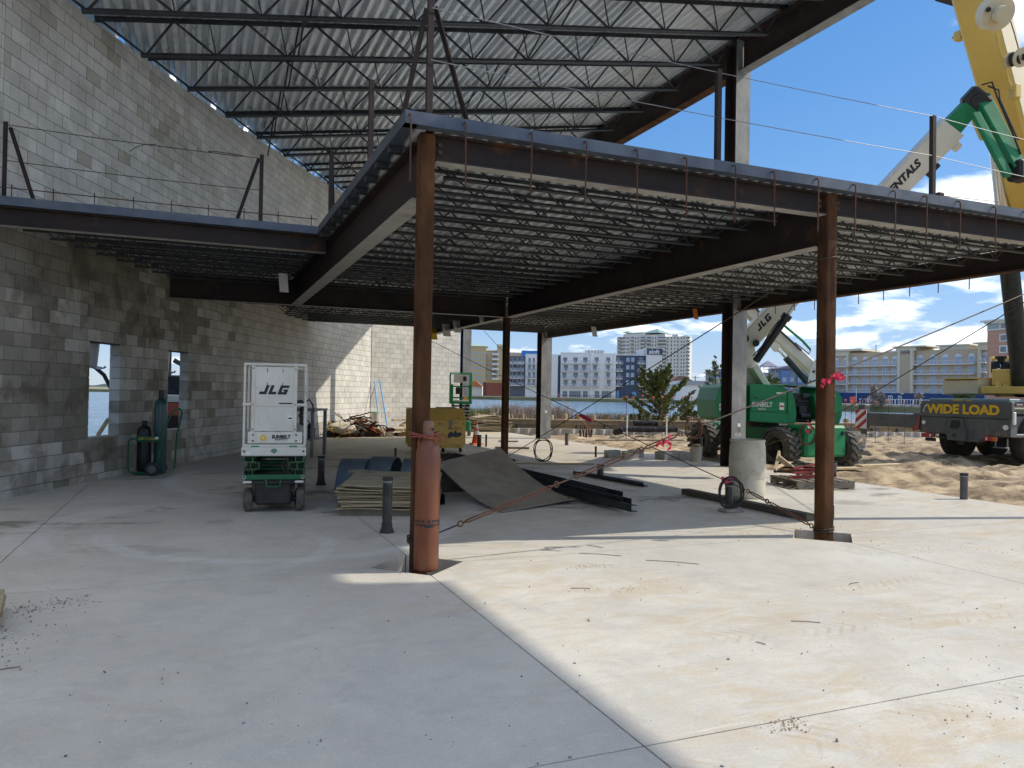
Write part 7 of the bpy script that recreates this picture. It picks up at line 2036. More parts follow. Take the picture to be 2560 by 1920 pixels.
# ------------------------------------------------------------------ trees
leaf_m = mat('juniper_leaf', (.10, .135, .03), (.22, .25, .075), 3.0, .8, world=True, detail=3, c3=(.03, .045, .012), s3=5, thr3=(.5, .65))
leaf2_m = mat('shrub_leaf', (.10, .13, .05), (.20, .22, .10), 2.0, .8, world=True)
bark = mat('bark', (.08, .06, .045), (.15, .12, .09), 8, .95, 0, .3, 30)
def juniper(base, h, spread, nl, label, seed, m=leaf_m, sprays=70, leaf=.10, upw=.8):
    r = random.Random(seed); base = Vector(base)
    root = thing('juniper_tree' if m is leaf_m else 'shrub', label, 'tree', base)
    tr = MB(); tr.tube([base + Vector((0, 0, -.2)), base + Vector((.03, 0, h * .35)), base + Vector((-.02, .02, h * .7)), base + Vector((0, 0, h * .97))], .07, 8, True, [.09, .065, .035, .012])
    lv = []; lf = []
    def spray(p, d, s):
        d = d.normalized(); a = d.orthogonal().normalized(); a = (Matrix.Rotation(r.uniform(0, 6.28), 3, d) @ a)
        b0 = len(lv); w = s * .30
        lv.extend([p - a * w * .4, p + a * w * .4, p + d * s * .6 + a * w, p + d * s, p + d * s * .6 - a * w]); lf.append((b0, b0 + 1, b0 + 2, b0 + 3, b0 + 4))
    for i in range(nl):
        k = (i + r.random()) / nl; z0_ = h * (.06 + .80 * k ** .9); a = r.uniform(0, 6.28)
        rad = spread * (1 - .78 * k) * r.uniform(.65, 1.15)
        p = base + Vector((0, 0, z0_)); d = Vector((math.cos(a), math.sin(a), upw * (r.uniform(.10, .45) + .75 * k))); pts = [p.copy()]; n_ = 7
        for j in range(n_):
            p = p + d.normalized() * rad / n_; d.z += .07; pts.append(p.copy())
        tr.tube(pts, .02, 5, True, [.028 * (1 - j / (n_ + 1)) + .004 for j in range(n_ + 1)])
        for j in range(sprays):
            q = r.random() ** .75; idx = min(n_ - 1, int(q * n_)); pp = pts[idx].lerp(pts[idx + 1], q * n_ - idx)
            dd = (pts[idx + 1] - pts[idx]).normalized() * 1.2 + Vector((r.gauss(0, .42), r.gauss(0, .42), r.gauss(.25, .35)))
            sp = leaf * 1.7 * (1.15 - .95 * q)
            pp = pp + Vector((r.gauss(0, 1), r.gauss(0, 1), r.gauss(0, .7))) * sp * .55
            for _ in range(2):
                spray(pp, dd + Vector((r.gauss(0, .35), r.gauss(0, .35), r.gauss(0, .35))), leaf * r.uniform(.7, 1.7))
    for j in range(sprays * 2):       # leader
        q = r.random(); pp = base + Vector((r.gauss(0, .04 + .14 * (1 - q)), r.gauss(0, .04 + .14 * (1 - q)), h * (.35 + .66 * q))); spray(pp, Vector((r.gauss(0, .45), r.gauss(0, .45), 1)), leaf * r.uniform(.8, 1.6))
    tr.build('trunk', bark, root, True)
    me = bpy.data.meshes.new('crown'); me.from_pydata(lv, [], lf); link('crown', me, m, root)
    return root
x, y = at(1650, 33.8); juniper((x, y, -.2), 3.1, 2.7, 34, 'dark green spiky juniper tree behind the drain pipes', 5, sprays=150, leaf=.085, upw=1.0)
x, y = at(1590, 34.2); juniper((x, y, -.3), 1.0, .8, 16, 'low juniper seedling left of the spiky tree', 6, sprays=45, leaf=.09)
x, y = at(1722, 35.5); juniper((x, y, -.3), 1.6, .9, 20, 'pale green bush right of the spiky juniper', 7, leaf2_m, 50, .10)
x, y = at(1925, 62); juniper((x, y, -.2), 3.6, 2.6, 26, 'pale green pine behind the boom lift tower', 8, leaf2_m, 60, .26, .5)
x, y = at(1790, 55); juniper((x, y, -.2), 4.6, 1.5, 14, 'sparse bare tree left of the tall grey column', 9, leaf2_m, 14, .22, .9)
x, y = at(2405, 150); juniper((x, y, .2), 4.5, 3.0, 20, 'dark evergreen shrub by the blue hotel ground floor', 10, leaf_m, 50, .5)
for i, px in enumerate((2185, 2203, 2297)):
    x, y = at(px, 152); juniper((x, y, .2), 4.2 if i == 0 else 2.6, 1.0, 14, f'small bare ornamental tree on the terrace before the hotel, {ORD[i]} from the left', 30 + i, reed_m, 30, .35)

# ------------------------------------------------------------------ buildings across the water
def frame2(pxl, pxr, Dl, Dr, z0_):
    a = Vector((*at(pxl, Dl), z0_)); c = Vector((*at(pxr, Dr), z0_)); d = (c - a); w = d.length
    return a, w, math.atan2(d.y, d.x)
class Bld:
    """a building whose local x runs along its front, y goes back, z up from the ground"""
    def __init__(s, name, label, pxl, pxr, Dl, Dr=None, z0_=.3, cat='building'):
        s.Dl, s.Dr, s.pxl, s.pxr, s.z0 = Dl, Dr or Dl, pxl, pxr, z0_
        o, s.w, rz = frame2(pxl, pxr, s.Dl, s.Dr, z0_)
        s.root = thing(name, label, cat, o, rz); s.m = PM[s.root.name]
    def x(s, px):           # photo column -> local x
        lo, hi = -s.w, 2 * s.w
        for _ in range(50):
            mid = (lo + hi) / 2; p = proj(s.m @ Vector((mid, 0, 5)))
            if p[0] < px:
                lo = mid
            else:
                hi = mid
        return lo
    def z(s, px, py):
        xx = s.x(px); p = s.m @ Vector((xx, 0, 0)); D = (p - EYE).dot(fw)
        return EYE.z + (hor(px) - py) / FPX * D - s.z0
    def part(s, name, m, fn, parent=None):
        mb = MB(); mb.m = s.m; fn(mb); return mb.build(name, m, parent or s.root)
bglass = mat('dark_window_glass', (.05, .075, .11), (.09, .12, .17), .3, .15, 0, spec=.8)
pglass = mat('pale_window_glass', (.28, .38, .50), (.38, .48, .60), .3, .2, 0)
wht = simple('white_render', (.74, .735, .72), .8); navy = simple('navy_cladding', (.055, .075, .13), .7); dgrey = simple('dark_grey_cladding', (.11, .115, .14), .7)
rail_m = simple('grey_rail', (.38, .41, .48), .6); chair_m = simple('white_chair', (.72, .72, .74), .6)
AL = Bld('hotel_building', 'white and navy five-storey hotel with balconies across the water', 1274, 1655, 300)
def wall_seg(pa, pb, py, m, y0_=0.0, dep=14, pyb=None):
    return AL.part('wall', m, lambda b: b.b2(AL.x(pa), AL.x(pb), y0_, y0_ + dep, 0 if pyb is None else AL.z(pa, pyb), AL.z((pa + pb) / 2, py)))
wall_seg(1274, 1313, 890, dgrey, .4); wall_seg(1313, 1394, 885, wht, .2); wall_seg(1394, 1401, 888, navy, .9)
wall_seg(1401, 1478.5, 882.5, wht); wall_seg(1478.5, 1537, 883.5, wht, -.5); wall_seg(1537, 1614, 888.5, navy, .3); wall_seg(1614, 1653, 872, wht, -.8, 10)
AL.part('parapet_cap', simple('white_cap', (.8, .8, .8)), lambda b: (b.b2(AL.x(1401), AL.x(1478), -.15, .4, AL.z(1440, 882.5), AL.z(1440, 881.5)), b.b2(AL.x(1537), AL.x(1614), .1, .6, AL.z(1575, 888.5), AL.z(1575, 887)), b.b2(AL.x(1476.5), AL.x(1479.5), -.7, 0, 0, AL.z(1478, 881.5)), b.b2(AL.x(1534), AL.x(1538.5), -.7, 0, 0, AL.z(1536, 882))))
AL.part('roof_units', simple('roof_unit_grey', (.42, .43, .45)), lambda b: [b.b2(AL.x(1466 + i * 8), AL.x(1472.5 + i * 8), 4, 8, 16, AL.z(1470 + i * 8, 874)) for i in range(6)])
AL.part('sign_panel', navy, lambda b: b.b2(AL.x(1615), AL.x(1654), -.98, -.81, AL.z(1634, 887), AL.z(1634, 871.5)))
AL.part('sign_cap', simple('white_cap2', (.8, .8, .8)), lambda b: (b.b2(AL.x(1613), AL.x(1659), -1.2, 9, AL.z(1634, 871.3), AL.z(1634, 870)), b.b2(AL.x(1598), AL.x(1613), 2, 8, AL.z(1600, 888), AL.z(1600, 873))))
lettering('aloft', AL.root, white_flat, AL.m @ frame_mat((AL.x(1633), -1.0, AL.z(1634, 880)), (1, 0, 0), (0, 0, 1)), 2.3, bold=.06, depth=.03)
def balcony(px, pw, ys, m_glass=bglass, y0_=0.0, bld=None, dep=1.5):
    B = bld or AL
    xa, xb = B.x(px - pw / 2), B.x(px + pw / 2); z_ = B.z(px, ys)
    bl = B.part('balcony', simple_wht, lambda b: b.b2(xa, xb, y0_ - dep, y0_, z_ - .22, z_))
    B.part('railing', rail_m, lambda b: (b.b2(xa, xb, y0_ - dep, y0_ - dep + .05, z_ + 1.0, z_ + 1.1), b.b2(xa, xb, y0_ - dep, y0_ - dep + .03, z_ + .12, z_ + .18), [b.b2(xa + (xb - xa) * i / 9 - .04, xa + (xb - xa) * i / 9 + .04, y0_ - dep, y0_ - dep + .05, z_, z_ + 1.0) for i in range(10)]), bl)
    xc = (xa + xb) / 2 + random.uniform(-.25, .25) * (xb - xa) * .5; wd = min(1.7, (xb - xa) * .5)
    d = B.part('balcony_door', m_glass, lambda b: b.b2(xc - wd / 2, xc + wd / 2, y0_ - .04, y0_ + .05, z_ + .02, z_ + 2.25))
    B.part('door_frame', rail_m, lambda b: (b.b2(xc - .04, xc + .04, y0_ - .07, y0_ - .035, z_ + .02, z_ + 2.25), b.b2(xc - wd / 2 - .08, xc + wd / 2 + .08, y0_ - .07, y0_ - .035, z_ + 2.25, z_ + 2.37)), d)
    B.part('chairs', chair_m, lambda b: [b.bbox((xc + q, y0_ - .7, z_ + .42), (.55, .5, .55), .1) for q in (-.65, .6)], bl)
simple_wht = simple('balcony_slab_white', (.72, .73, .75), .8)
for ys_ in (908.3, 927.2, 946.3, 965):
    for px, pw in ((1412, 20), (1437, 24), (1462, 23)):
        balcony(px, pw, ys_)
    for px, pw in ((1488, 19), (1520, 18)):
        balcony(px, pw, ys_, y0_=-.5)
    balcony(1546, 19, ys_ + .8, y0_=.3); balcony(1602, 20, ys_ + .8, y0_=.3)
for ys_ in (909.5, 927, 945.6, 963.5):
    for px in (1323, 1334, 1349):
        balcony(px, 10.5, ys_, y0_=.2)
    for px in (1281, 1292, 1303):
        balcony(px, 10.5, ys_, y0_=.4)
for ys_ in (904, 923, 942, 961):
    for px in (1569, 1581):
        w = AL.part('window', pglass, lambda b, px=px, ys_=ys_: b.b2(AL.x(px - 4), AL.x(px + 4), .2, .32, AL.z(px, ys_), AL.z(px, ys_ - 10)))
        AL.part('window_frame', rail_m, lambda b, px=px, ys_=ys_: (b.b2(AL.x(px - 4.6), AL.x(px + 4.6), .17, .29, AL.z(px, ys_ + .8), AL.z(px, ys_)), b.b2(AL.x(px - 4), AL.x(px + 4), .17, .2, AL.z(px, ys_ - 4.6), AL.z(px, ys_ - 4.2))), w)
for pa, pb in ((1407, 1418), (1424, 1452), (1458, 1469), (1487, 1498), (1504, 1527)):
    y0_ = 0 if pa < 1478 else -.5
    w = AL.part('shop_window', bglass, lambda b: b.b2(AL.x(pa), AL.x(pb), y0_ - .05, y0_ + .05, .2, AL.z(pa, 977.5)))
    n_ = max(2, int((pb - pa) / 5))
    AL.part('window_frame', rail_m, lambda b: [b.b2(AL.x(pa + (pb - pa) * i / n_) - .07, AL.x(pa + (pb - pa) * i / n_) + .07, y0_ - .09, y0_ - .045, .2, AL.z(pa, 977.5)) for i in range(n_ + 1)] + [b.b2(AL.x(pa), AL.x(pb), y0_ - .09, y0_ - .045, 1.4, 1.55)], w)
AL.part('door', simple('blue_door', (.12, .33, .62)), lambda b: (b.b2(AL.x(1542), AL.x(1548), .24, .31, 0, 3.0), b.b2(AL.x(1580), AL.x(1591), .24, .31, .3, 2.6)))
AL.part('terrace_rail', dgrey, lambda b: (b.b2(AL.x(1395), AL.x(1560), -7, -6.9, .9, 1.0), [b.b2(AL.x(1395 + i * 5), AL.x(1395 + i * 5) + .1, -7, -6.9, -.3, .9) for i in range(33)]))
AL.part('sea_wall', pile_wood, lambda b: b.b2(AL.x(1392), AL.x(1560), -24, -23.6, -1.6, -.2))

# high-rise
cream_w = simple('cream_tower_wall', (.66, .65, .61), .8); rgreen = simple('green_metal_roof', (.19, .29, .28), .6)
HR = Bld('apartment_tower', 'tall cream apartment tower with green hipped roofs behind the hotel', 1538, 1722, 640, 600, 0)
HR.part('wall', cream_w, lambda b: (b.b2(0, HR.x(1566), 2, 14, 0, HR.z(1550, 841)), b.b2(HR.x(1558), HR.x(1610), -1, 30, 0, HR.z(1590, 834)), b.b2(HR.x(1606), HR.x(1660), .5, 30, 0, HR.z(1630, 836)), b.b2(HR.x(1656), HR.w, -1.5, 5, 0, HR.z(1700, 841)), b.b2(HR.x(1682), HR.x(1696), -2.5, 10, 0, HR.z(1690, 836))))
def hip(b, pa, pb, yb, yt, y0_, dep, inset=.5):
    xa, xb = HR.x(pa), HR.x(pb); za, zb = HR.z(pa, yb), HR.z(pa, yt); w = (xb - xa) * inset
    b.add([(xa, y0_, za), (xb, y0_, za), (xb, y0_ + dep, za), (xa, y0_ + dep, za), (xa + w, y0_ + dep / 2, zb), (xb - w, y0_ + dep / 2, zb)], [(0, 1, 5, 4), (1, 2, 5), (2, 3, 4, 5), (3, 0, 4), (3, 2, 1, 0)])
HR.part('roof', rgreen, lambda b: (hip(b, 1555, 1568, 832, 826, -2, 14), hip(b, 1563, 1604, 834, 829, -1, 20, .2), hip(b, 1602, 1646, 833, 819.5, 0, 24, .5), hip(b, 1640, 1660, 838, 833, 0, 16, .4), hip(b, 1698, 1716, 842, 836, -1, 14, .5)))
rows = [841 + 9.05 * i for i in range(18)]
mbw = MB(); mbw.m = HR.m; mbb = MB(); mbb.m = HR.m
for yr in rows:
    for px in list(range(1542, 1556, 4)) + [1558.5, 1562, 1567.5, 1572] + [1588.5, 1595] + [1629.5, 1636.5] + [1670, 1679, 1688.5, 1695.5] + [1704, 1710.5, 1717]:
        y_ = 2 if px < 1557 else (-1 if px < 1608 else (.5 if px < 1658 else -1.5)); y_ = -2.5 if 1683 < px < 1697 else y_
        z_ = HR.z(px, yr + 6.5)
        if z_ > 1:
            mbw.b2(HR.x(px - 1.3), HR.x(px + 1.3), y_ - .12, y_ + .1, z_, z_ + 1.5)
    for pa, pb in ((1576, 1585), (1600, 1612), (1614, 1626), (1641, 1653), (1655, 1667), (1540, 1548), (1718, 1726)):
        y_ = -1 if pa < 1608 else (.5 if pa < 1655 else -1.5); y_ = 2 if pa < 1550 else y_; z_ = HR.z(pa, yr + 8)
        if z_ > 1:
            mbb.b2(HR.x(pa), HR.x(pb), y_ - 2, y_ - .01, z_, z_ + .9); mbw.b2(HR.x(pa + 1), HR.x(pb - 1), y_ - .1, y_ + .1, z_ + .9, z_ + 2.2)
stuff(mbw.build('windows', bglass, HR.root)); stuff(mbb.build('balconies', simple('tower_balcony', (.60, .59, .56), .8), HR.root))

# tan block at the left
tan_w = simple('tan_render', (.50, .40, .24), .85)
TB = Bld('apartment_building', 'tan apartment block with green roof left of the thin far column', 1150, 1262, 480, 480, 0)
TB.part('wall', tan_w, lambda b: (b.b2(0, TB.x(1214), 0, 20, 0, TB.z(1190, 866)), b.b2(TB.x(1214), TB.x(1241), 3, 20, 0, TB.z(1230, 877)), b.b2(TB.x(1241), TB.x(1257), 0, 20, 0, TB.z(1250, 866)), b.b2(TB.x(1257), TB.x(1305), 4, 20, 0, TB.z(1280, 880))))
TB.part('cornice', simple('pale_cornice', (.58, .52, .40)), lambda b: (b.b2(TB.x(1240), TB.x(1258), -.5, 20, TB.z(1250, 866), TB.z(1250, 861)), b.b2(TB.x(1214), TB.x(1241), 2.6, 20, TB.z(1230, 877), TB.z(1230, 875))))
def hip2(b, pa, pb, yb, yt, y0_, dep):
    xa, xb = TB.x(pa), TB.x(pb); za, zb = TB.z(pb, yb), TB.z(pb, yt); w = (xb - xa) * .3
    b.add([(xa, y0_, za), (xb, y0_, za), (xb, y0_ + dep, za), (xa, y0_ + dep, za), (xa + w, y0_ + dep / 2, zb), (xb - w, y0_ + dep / 2, zb)], [(0, 1, 5, 4), (1, 2, 5), (2, 3, 4, 5), (3, 0, 4), (3, 2, 1, 0)])
TB.part('roof', simple('pale_green_roof', (.30, .42, .36)), lambda b: hip2(b, 1150, 1217, 866, 857, -.8, 22))
mbw = MB(); mbw.m = TB.m; mbb = MB(); mbb.m = TB.m
for i in range(9):
    yr = 882 + 12.3 * i
    for px, y_ in ((1166, 0), (1181, 0), (1194, 0), (1205, 0), (1218, 3), (1264, 4), (1275, 4), (1288, 4)):
        z_ = TB.z(px, yr + 4)
        if z_ > .5:
            mbw.b2(TB.x(px - 3.2), TB.x(px + 3.2), y_ - .1, y_ + .1, z_, z_ + 1.5)
    z_ = TB.z(1235, yr + 6)
    if z_ > .5:
        mbb.b2(TB.x(1229), TB.x(1247), -.6, 2.9, z_, z_ + .25); mbb.b2(TB.x(1229), TB.x(1247), -.6, -.5, z_ + .3, z_ + 1.1); mbw.b2(TB.x(1231), TB.x(1240), 2.85, 3.1, z_ + .25, z_ + 2.2)
stuff(mbw.build('windows', pglass, TB.root)); stuff(mbb.build('balconies', simple_wht, TB.root))
RB = Bld('low_building', 'low red brick building with yellow parapet at the shore', 1208, 1256, 320)
RB.part('wall', simple('red_brick_wall', (.30, .10, .07), .85), lambda b: b.b2(0, RB.w, 0, 8, 0, RB.z(1230, 957)))
RB.part('parapet', simple('ochre_parapet', (.48, .36, .15), .85), lambda b: b.b2(RB.x(1214), RB.w, .5, 8, RB.z(1230, 957), RB.z(1230, 949)))
RB.part('side_wall', simple('brown_wall', (.16, .06, .045), .85), lambda b: b.b2(0, RB.x(1214), -.3, -.02, 0, RB.z(1211, 955)))
BRf = Bld('blue_roof_building', 'building with bright blue roof showing behind the hotel', 1303, 1356, 430, 430, 0)
BRf.part('wall', tan_w, lambda b: b.b2(BRf.x(1275), BRf.w, 0, 15, 0, BRf.z(1330, 888))); BRf.part('roof', simple('bright_blue_roof', (.04, .20, .62)), lambda b: b.prism([(0, BRf.z(1303, 892)), (BRf.w, BRf.z(1350, 892)), (BRf.w, BRf.z(1350, 877.5)), (0, BRf.z(1303, 876))], -.6, 15, 'xz'))
SC = Bld('low_building', 'low shore pavilion with orange roof behind the green lift', 1160, 1206, 330)
SC.part('wall', wht, lambda b: b.b2(0, SC.w, 0, 6, 0, 4)); SC.part('roof', simple('orange_tile_roof', (.55, .20, .08)), lambda b: b.prism([(-1, 4), (SC.w, 4), (SC.w * .7, 6.2), (0, 6.2)], -1, 7, 'xz'))

# right-hand hotel
tan2 = simple('beige_render', (.52, .43, .31), .85); crm = simple('cream_trim', (.64, .61, .50), .85); bluew = simple('deep_blue_wall', (.02, .06, .19), .7)
HT = Bld('hotel_building', 'long beige hotel with white balconies and blue ground floor at right', 2060, 2467, 262, 222, .2)
zc = lambda px: None
HT.part('wall', tan2, lambda b: (b.b2(0, HT.x(2243), .8, 15, HT.z(2150, 982), HT.z(2200, 880)), b.b2(HT.x(2285), HT.w, .8, 15, HT.z(2400, 983), HT.z(2400, 872)), b.b2(HT.x(2252), HT.x(2277), -.4, 15, HT.z(2260, 983), HT.z(2262, 872))))
HT.part('parapet', crm, lambda b: (b.b2(0, HT.x(2121), .2, 12, HT.z(2100, 890), HT.z(2100, 878)), b.b2(-1, HT.x(2155), -.5, 12, HT.z(2100, 878), HT.z(2100, 873.5)), b.b2(HT.x(2240), HT.x(2290), -.6, 12, HT.z(2262, 878), HT.z(2262, 868)), b.b2(HT.x(2233), HT.x(2318), -1.2, 12, HT.z(2262, 868), HT.z(2262, 865.5)), b.b2(HT.x(2340), HT.x(2410), 2, 12, HT.z(2380, 872), HT.z(2380, 863)), b.b2(HT.x(2332), HT.x(2418), 1.5, 12, HT.z(2380, 863), HT.z(2380, 860)), b.b2(HT.x(2446), HT.w, -.6, 12, HT.z(2450, 875), HT.z(2450, 859)), b.b2(HT.x(2434), HT.w + 1, -1.2, 12, HT.z(2450, 859), HT.z(2450, 856))))
for pa, pb, yt in ((2244, 2252, 874), (2277, 2284, 874), (2446, 2452, 868), (2117, 2121, 886)):
    HT.part('pilaster', crm, lambda b: b.b2(HT.x(pa), HT.x(pb), -.7, .8, HT.z(pa, 983), HT.z(pa, yt)))
HT.part('ground_floor', bluew, lambda b: b.b2(0, HT.w, -1.5, 15, 0, HT.z(2260, 983)))
HT.part('sign', simple('sign_plum', (.10, .02, .05)), lambda b: (b.b2(HT.x(2256), HT.x(2274), -.75, -.5, HT.z(2264, 879.5), HT.z(2264, 876.5)), b.b2(HT.x(2256), HT.x(2274), -.75, -.5, HT.z(2264, 883.5), HT.z(2264, 880.5))))
lettering('Hampton', HT.root, white_flat, HT.m @ frame_mat((HT.x(2265), -.78, HT.z(2264, 878)), (1, 0, 0), (0, 0, 1)), .55, depth=.01)
lettering('Inn & Suites', HT.root, white_flat, HT.m @ frame_mat((HT.x(2265), -.78, HT.z(2264, 882)), (1, 0, 0), (0, 0, 1)), .42, depth=.01)
wrail = simple('white_rail', (.66, .67, .70), .7); wdoor = simple('white_balcony_door', (.62, .68, .76), .4)
for fi in range(4):
    for (pa, pb, dl, ya, yb_) in ((2062, 2118, (2073, 2086, 2112), 917, 915), (2122, 2243, (2133, 2160, 2183, 2210, 2235), 915.5, 912), (2285, 2436, (2297, 2330, 2360, 2392, 2426), 911.5, 909), (2446, 2466, (2460,), 906, 905)):
        step = 21.6 if pa < 2244 else (23.8 if pa < 2440 else 24)
        y_l = ya + fi * step; y_r = yb_ + fi * (step + .8)
        bal = HT.part('balcony', simple_wht, lambda b: b.b2(HT.x(pa), HT.x(pb), -.8, .8, HT.z(pa, y_l) - .25, HT.z(pa, y_l)))
        zz = HT.z(pa, y_l)
        def rl(b):
            xa, xb = HT.x(pa), HT.x(pb); n_ = int((xb - xa) / .28)
            b.b2(xa, xb, -.8, -.72, zz + 1.0, zz + 1.1); b.b2(xa, xb, -.8, -.74, zz + .1, zz + .16)
            for i in range(n_ + 1):
                x_ = xa + (xb - xa) * i / n_; w_b = .10 if i % 8 == 0 else .05; b.b2(x_ - w_b / 2, x_ + w_b / 2, -.79, -.74, zz, zz + 1.0)
        HT.part('railing', wrail, rl, bal)
        for px in dl:
            d = HT.part('balcony_door', wdoor, lambda b: b.b2(HT.x(px) - .95, HT.x(px) + .95, .70, .82, zz + .02, zz + 2.15))
            HT.part('door_frame', pglass, lambda b: (b.b2(HT.x(px) - .8, HT.x(px) - .06, .66, .695, zz + .1, zz + 2.0), b.b2(HT.x(px) + .06, HT.x(px) + .8, .66, .695, zz + .1, zz + 2.0)), d)
            if fi == 0:
                HT.part('door_arch', wdoor, lambda b: b.cyl((HT.x(px), .70, zz + 2.15), (HT.x(px), .82, zz + 2.15), .95, 16))
for px, w_s in ((2212, 1.0), (2232, 1.0), (2256, .8), (2180, .8)):
    w = HT.part('shop_window', bglass, lambda b: b.b2(HT.x(px - 5 * w_s), HT.x(px + 5 * w_s), -1.56, -1.48, .1, 2.6))
    HT.part('window_frame', wrail, lambda b: (b.b2(HT.x(px - 5 * w_s) - .1, HT.x(px - 5 * w_s) + .1, -1.6, -1.565, 0, 2.7), b.b2(HT.x(px + 5 * w_s) - .1, HT.x(px + 5 * w_s) + .1, -1.6, -1.565, 0, 2.7), b.b2(HT.x(px) - .08, HT.x(px) + .08, -1.6, -1.565, 0, 2.7), b.b2(HT.x(px - 5 * w_s), HT.x(px + 5 * w_s), -1.6, -1.565, 2.5, 2.75)), w)
HT.part('wall_lamp', simple('white_lamp', (.85, .85, .85)), lambda b: [b.bbox((HT.x(px), -1.8, HT.z(px, 984.5)), (.9, .5, .3), .08) for px in (2262, 2313, 2368)])
HT.part('roof_unit', wrail, lambda b: b.b2(HT.x(2202), HT.x(2224), 4, 7, HT.z(2210, 882), HT.z(2210, 875)))
HT.part('antenna', black_m, lambda b: (b.b2(HT.x(2169), HT.x(2170), 5, 5.2, HT.z(2170, 882), HT.z(2170, 860)), b.b2(HT.x(2158), HT.x(2170), 5, 5.1, HT.z(2170, 872), HT.z(2170, 871.4))))
# pink tower
pink = simple('salmon_render', (.52, .29, .21), .85)
PT = Bld('hotel_building', 'salmon coloured tower with square white windows at the right edge', 2467, 2600, 205, 190, .2)
PT.part('wall', pink, lambda b: b.b2(0, PT.w, 0, 15, 0, PT.z(2490, 825)))
PT.part('top_band', simple('blue_grey_band', (.33, .40, .42), .8), lambda b: b.b2(0, PT.w, -.05, 15, PT.z(2490, 822), PT.z(2490, 808)))
PT.part('cornice', wht, lambda b: (b.b2(-1.2, PT.w, -1.2, 16, PT.z(2490, 803), PT.z(2490, 799)), b.b2(-.5, PT.w, -.5, 15.5, PT.z(2490, 808), PT.z(2490, 803)), b.b2(-.15, PT.w, -.2, 15, PT.z(2490, 825), PT.z(2490, 822))))
for py in (814, 844, 873, 902, 931, 960):
    for px in (2508, 2552):
        w = PT.part('window_frame', wht, lambda b: b.b2(PT.x(px - 10), PT.x(px + 10), -.12, .1, PT.z(px, py + 9.5), PT.z(px, py - 9.5)))
        PT.part('pane', bglass, lambda b: b.b2(PT.x(px - 7), PT.x(px + 7), -.16, -.125, PT.z(px, py + 6.5), PT.z(px, py - 6.5)), w)
    PT.part('string_course', simple('pale_pink', (.6, .42, .34)), lambda b: b.b2(-.05, PT.w, -.06, .1, PT.z(2490, py + 21), PT.z(2490, py + 20)))
# terrace wall with white railing before the hotel
TR = Bld('terrace_wall', 'beige terrace wall with white railing before the hotel', 2040, 2330, 158, 150, -1.2, 'wall')
TR.part('sheet_wall', simple('beige_sheet_wall', (.43, .37, .28), .9), lambda b: b.b2(0, TR.w, 0, .4, 0, 1.75))
for i in range(13):
    TR.part('post', wood_old, lambda b: b.b2(TR.w * i / 12 - .1, TR.w * i / 12 + .1, -.2, -.01, 0, 1.8))
def trl(b):
    x0_ = TR.x(2150)
    for z_ in (1.8, 2.85):
        b.b2(x0_, TR.w, .1, .18, z_, z_ + .1)
    n_ = 24
    for i in range(n_ + 1):
        x_ = x0_ + (TR.w - x0_) * i / n_; w_b = .2 if i % 3 == 0 else .06; b.b2(x_ - w_b / 2, x_ + w_b / 2, .1, .2, 1.75, 2.95)
TR.part('railing', simple('white_terrace_rail', (.78, .78, .78), .7), trl)
UM = thing('flag', 'small red flag on the terrace left of the crane', 'flag', (*at(2141, 150), .5))
x, y = at(2141, 150); mb = MB(); mb.cyl((x, y, .3), (x, y, 3.6), .05, 6); mb.build('pole', wrail, UM); mb = MB(); mb.add([(x - 1.6, y, .9), (x - .06, y, .6), (x - .06, y, 2.2), (x - 1.5, y + .2, 2.0)], [(0, 1, 2, 3)]); mb.build('cloth', red_flat, UM)
# blue-grey houses
bgh = simple('blue_grey_siding', (.26, .31, .40), .85); bgb = simple('blue_siding', (.12, .20, .45), .85)
for nm, lb, pa, pb, yt, D in (('house', 'blue and grey house left of the tall grey column', 1782, 1830, 931, 260), ('house', 'blue-grey house behind the boom lift tower boom', 1945, 2030, 922, 255)):
    H_ = Bld(nm, lb, pa, pb, D)
    H_.part('wall', bgh, lambda b: b.b2(0, H_.w, 0, 10, 0, H_.z(pa + 10, yt)))
    H_.part('blue_bay', bgb, lambda b: (b.b2(H_.w * .05, H_.w * .32, -1, 0, 0, H_.z(pa + 10, yt + 4)), b.b2(H_.w * .55, H_.w * .72, -1, 0, 0, H_.z(pa + 10, yt + 4))))
    H_.part('roof', simple('slate_roof', (.20, .20, .26), .8), lambda b: b.prism([(-1, H_.z(pa, yt)), (H_.w + 1, H_.z(pa, yt)), (H_.w * .7, H_.z(pa, yt - 9)), (H_.w * .3, H_.z(pa, yt - 9))], -1, 11, 'xz'))
    for i in range(4):
        for j in range(3):
            w = H_.part('window', pglass, lambda b: b.b2(H_.w * (.1 + .22 * i), H_.w * (.1 + .22 * i) + 1.3, -1.08, -.98 if i in (0, 2) else .05, 1.4 + 2.6 * j, 2.9 + 2.6 * j))
GZ = Bld('gazebo', 'small rooftop gazebo with pyramid roof behind the boom lift', 1908, 1941, 255)
zb_, zt_ = GZ.z(1925, 916), GZ.z(1925, 901)
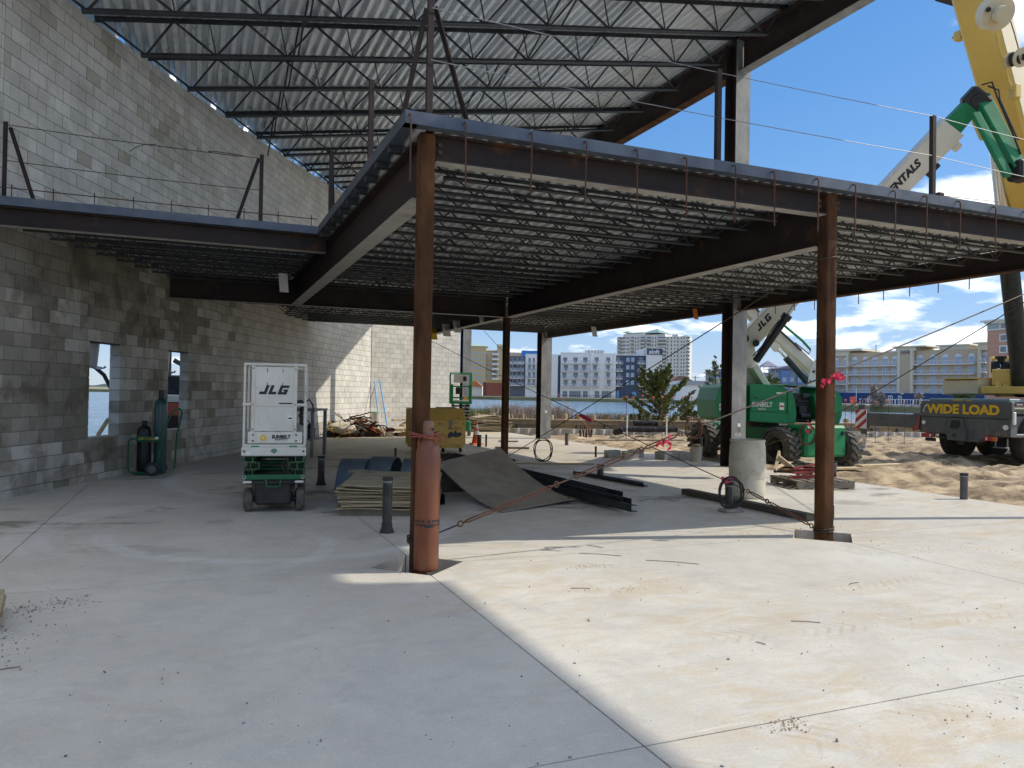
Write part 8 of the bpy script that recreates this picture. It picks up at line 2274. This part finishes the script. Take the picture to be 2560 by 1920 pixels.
GZ.part('roof', simple('mauve_roof', (.24, .22, .28), .8), lambda b: b.add([(-.4, -.4, zb_), (GZ.w + .4, -.4, zb_), (GZ.w + .4, GZ.w + .4, zb_), (-.4, GZ.w + .4, zb_), (GZ.w / 2, GZ.w / 2, zt_)], [(0, 1, 4), (1, 2, 4), (2, 3, 4), (3, 0, 4), (3, 2, 1, 0)]))
for q in ((0, 0), (1, 0), (0, 1), (1, 1), (.5, 0)):
    GZ.part('post', rail_m, lambda b: b.bbox((.3 + q[0] * (GZ.w - .6), .3 + q[1] * (GZ.w - .6), zb_ / 2), (.2, .2, zb_), .02))
GZ.part('house_below', bgh, lambda b: b.b2(-1, GZ.w + 1, .1, 6, 0, zb_ - 2.0))
WB = Bld('low_building', 'long low pale warehouse between juniper and tall grey column', 1690, 1800, 240)
WB.part('wall', wht, lambda b: b.b2(0, WB.w, 0, 12, 0, WB.z(1740, 962))); WB.part('roof', simple('grey_low_roof', (.34, .35, .38)), lambda b: b.prism([(-.5, WB.z(1740, 962)), (WB.w + .5, WB.z(1740, 962)), (WB.w * .85, WB.z(1740, 952)), (WB.w * .1, WB.z(1740, 952))], -.5, 12, 'xz'))
BH2 = Bld('house', 'brown roofed house behind the juniper', 1680, 1730, 270)
BH2.part('wall', tan_w, lambda b: b.b2(0, BH2.w, 0, 9, 0, BH2.z(1700, 955))); BH2.part('roof', simple('brown_roof', (.26, .15, .12), .85), lambda b: b.prism([(-1, BH2.z(1700, 955)), (BH2.w + 1, BH2.z(1700, 955)), (BH2.w * .6, BH2.z(1700, 940)), (BH2.w * .3, BH2.z(1700, 940))], -1, 10, 'xz'))
for i, (px, yt) in enumerate(((1738, 940), (1768, 938), (1850, 935))):
    x, y = at(px, 255); mb = MB(); mb.cyl((x, y, 0), (x, y, zat(px, yt, 255)), .16, 6); mb.box((x, y, zat(px, yt + 3, 255)), (2.4, .2, .2)); tag(mb.build('utility_pole', wood_old), f'distant utility pole above the low roofs, {ORD[i]} from the left', 'pole')
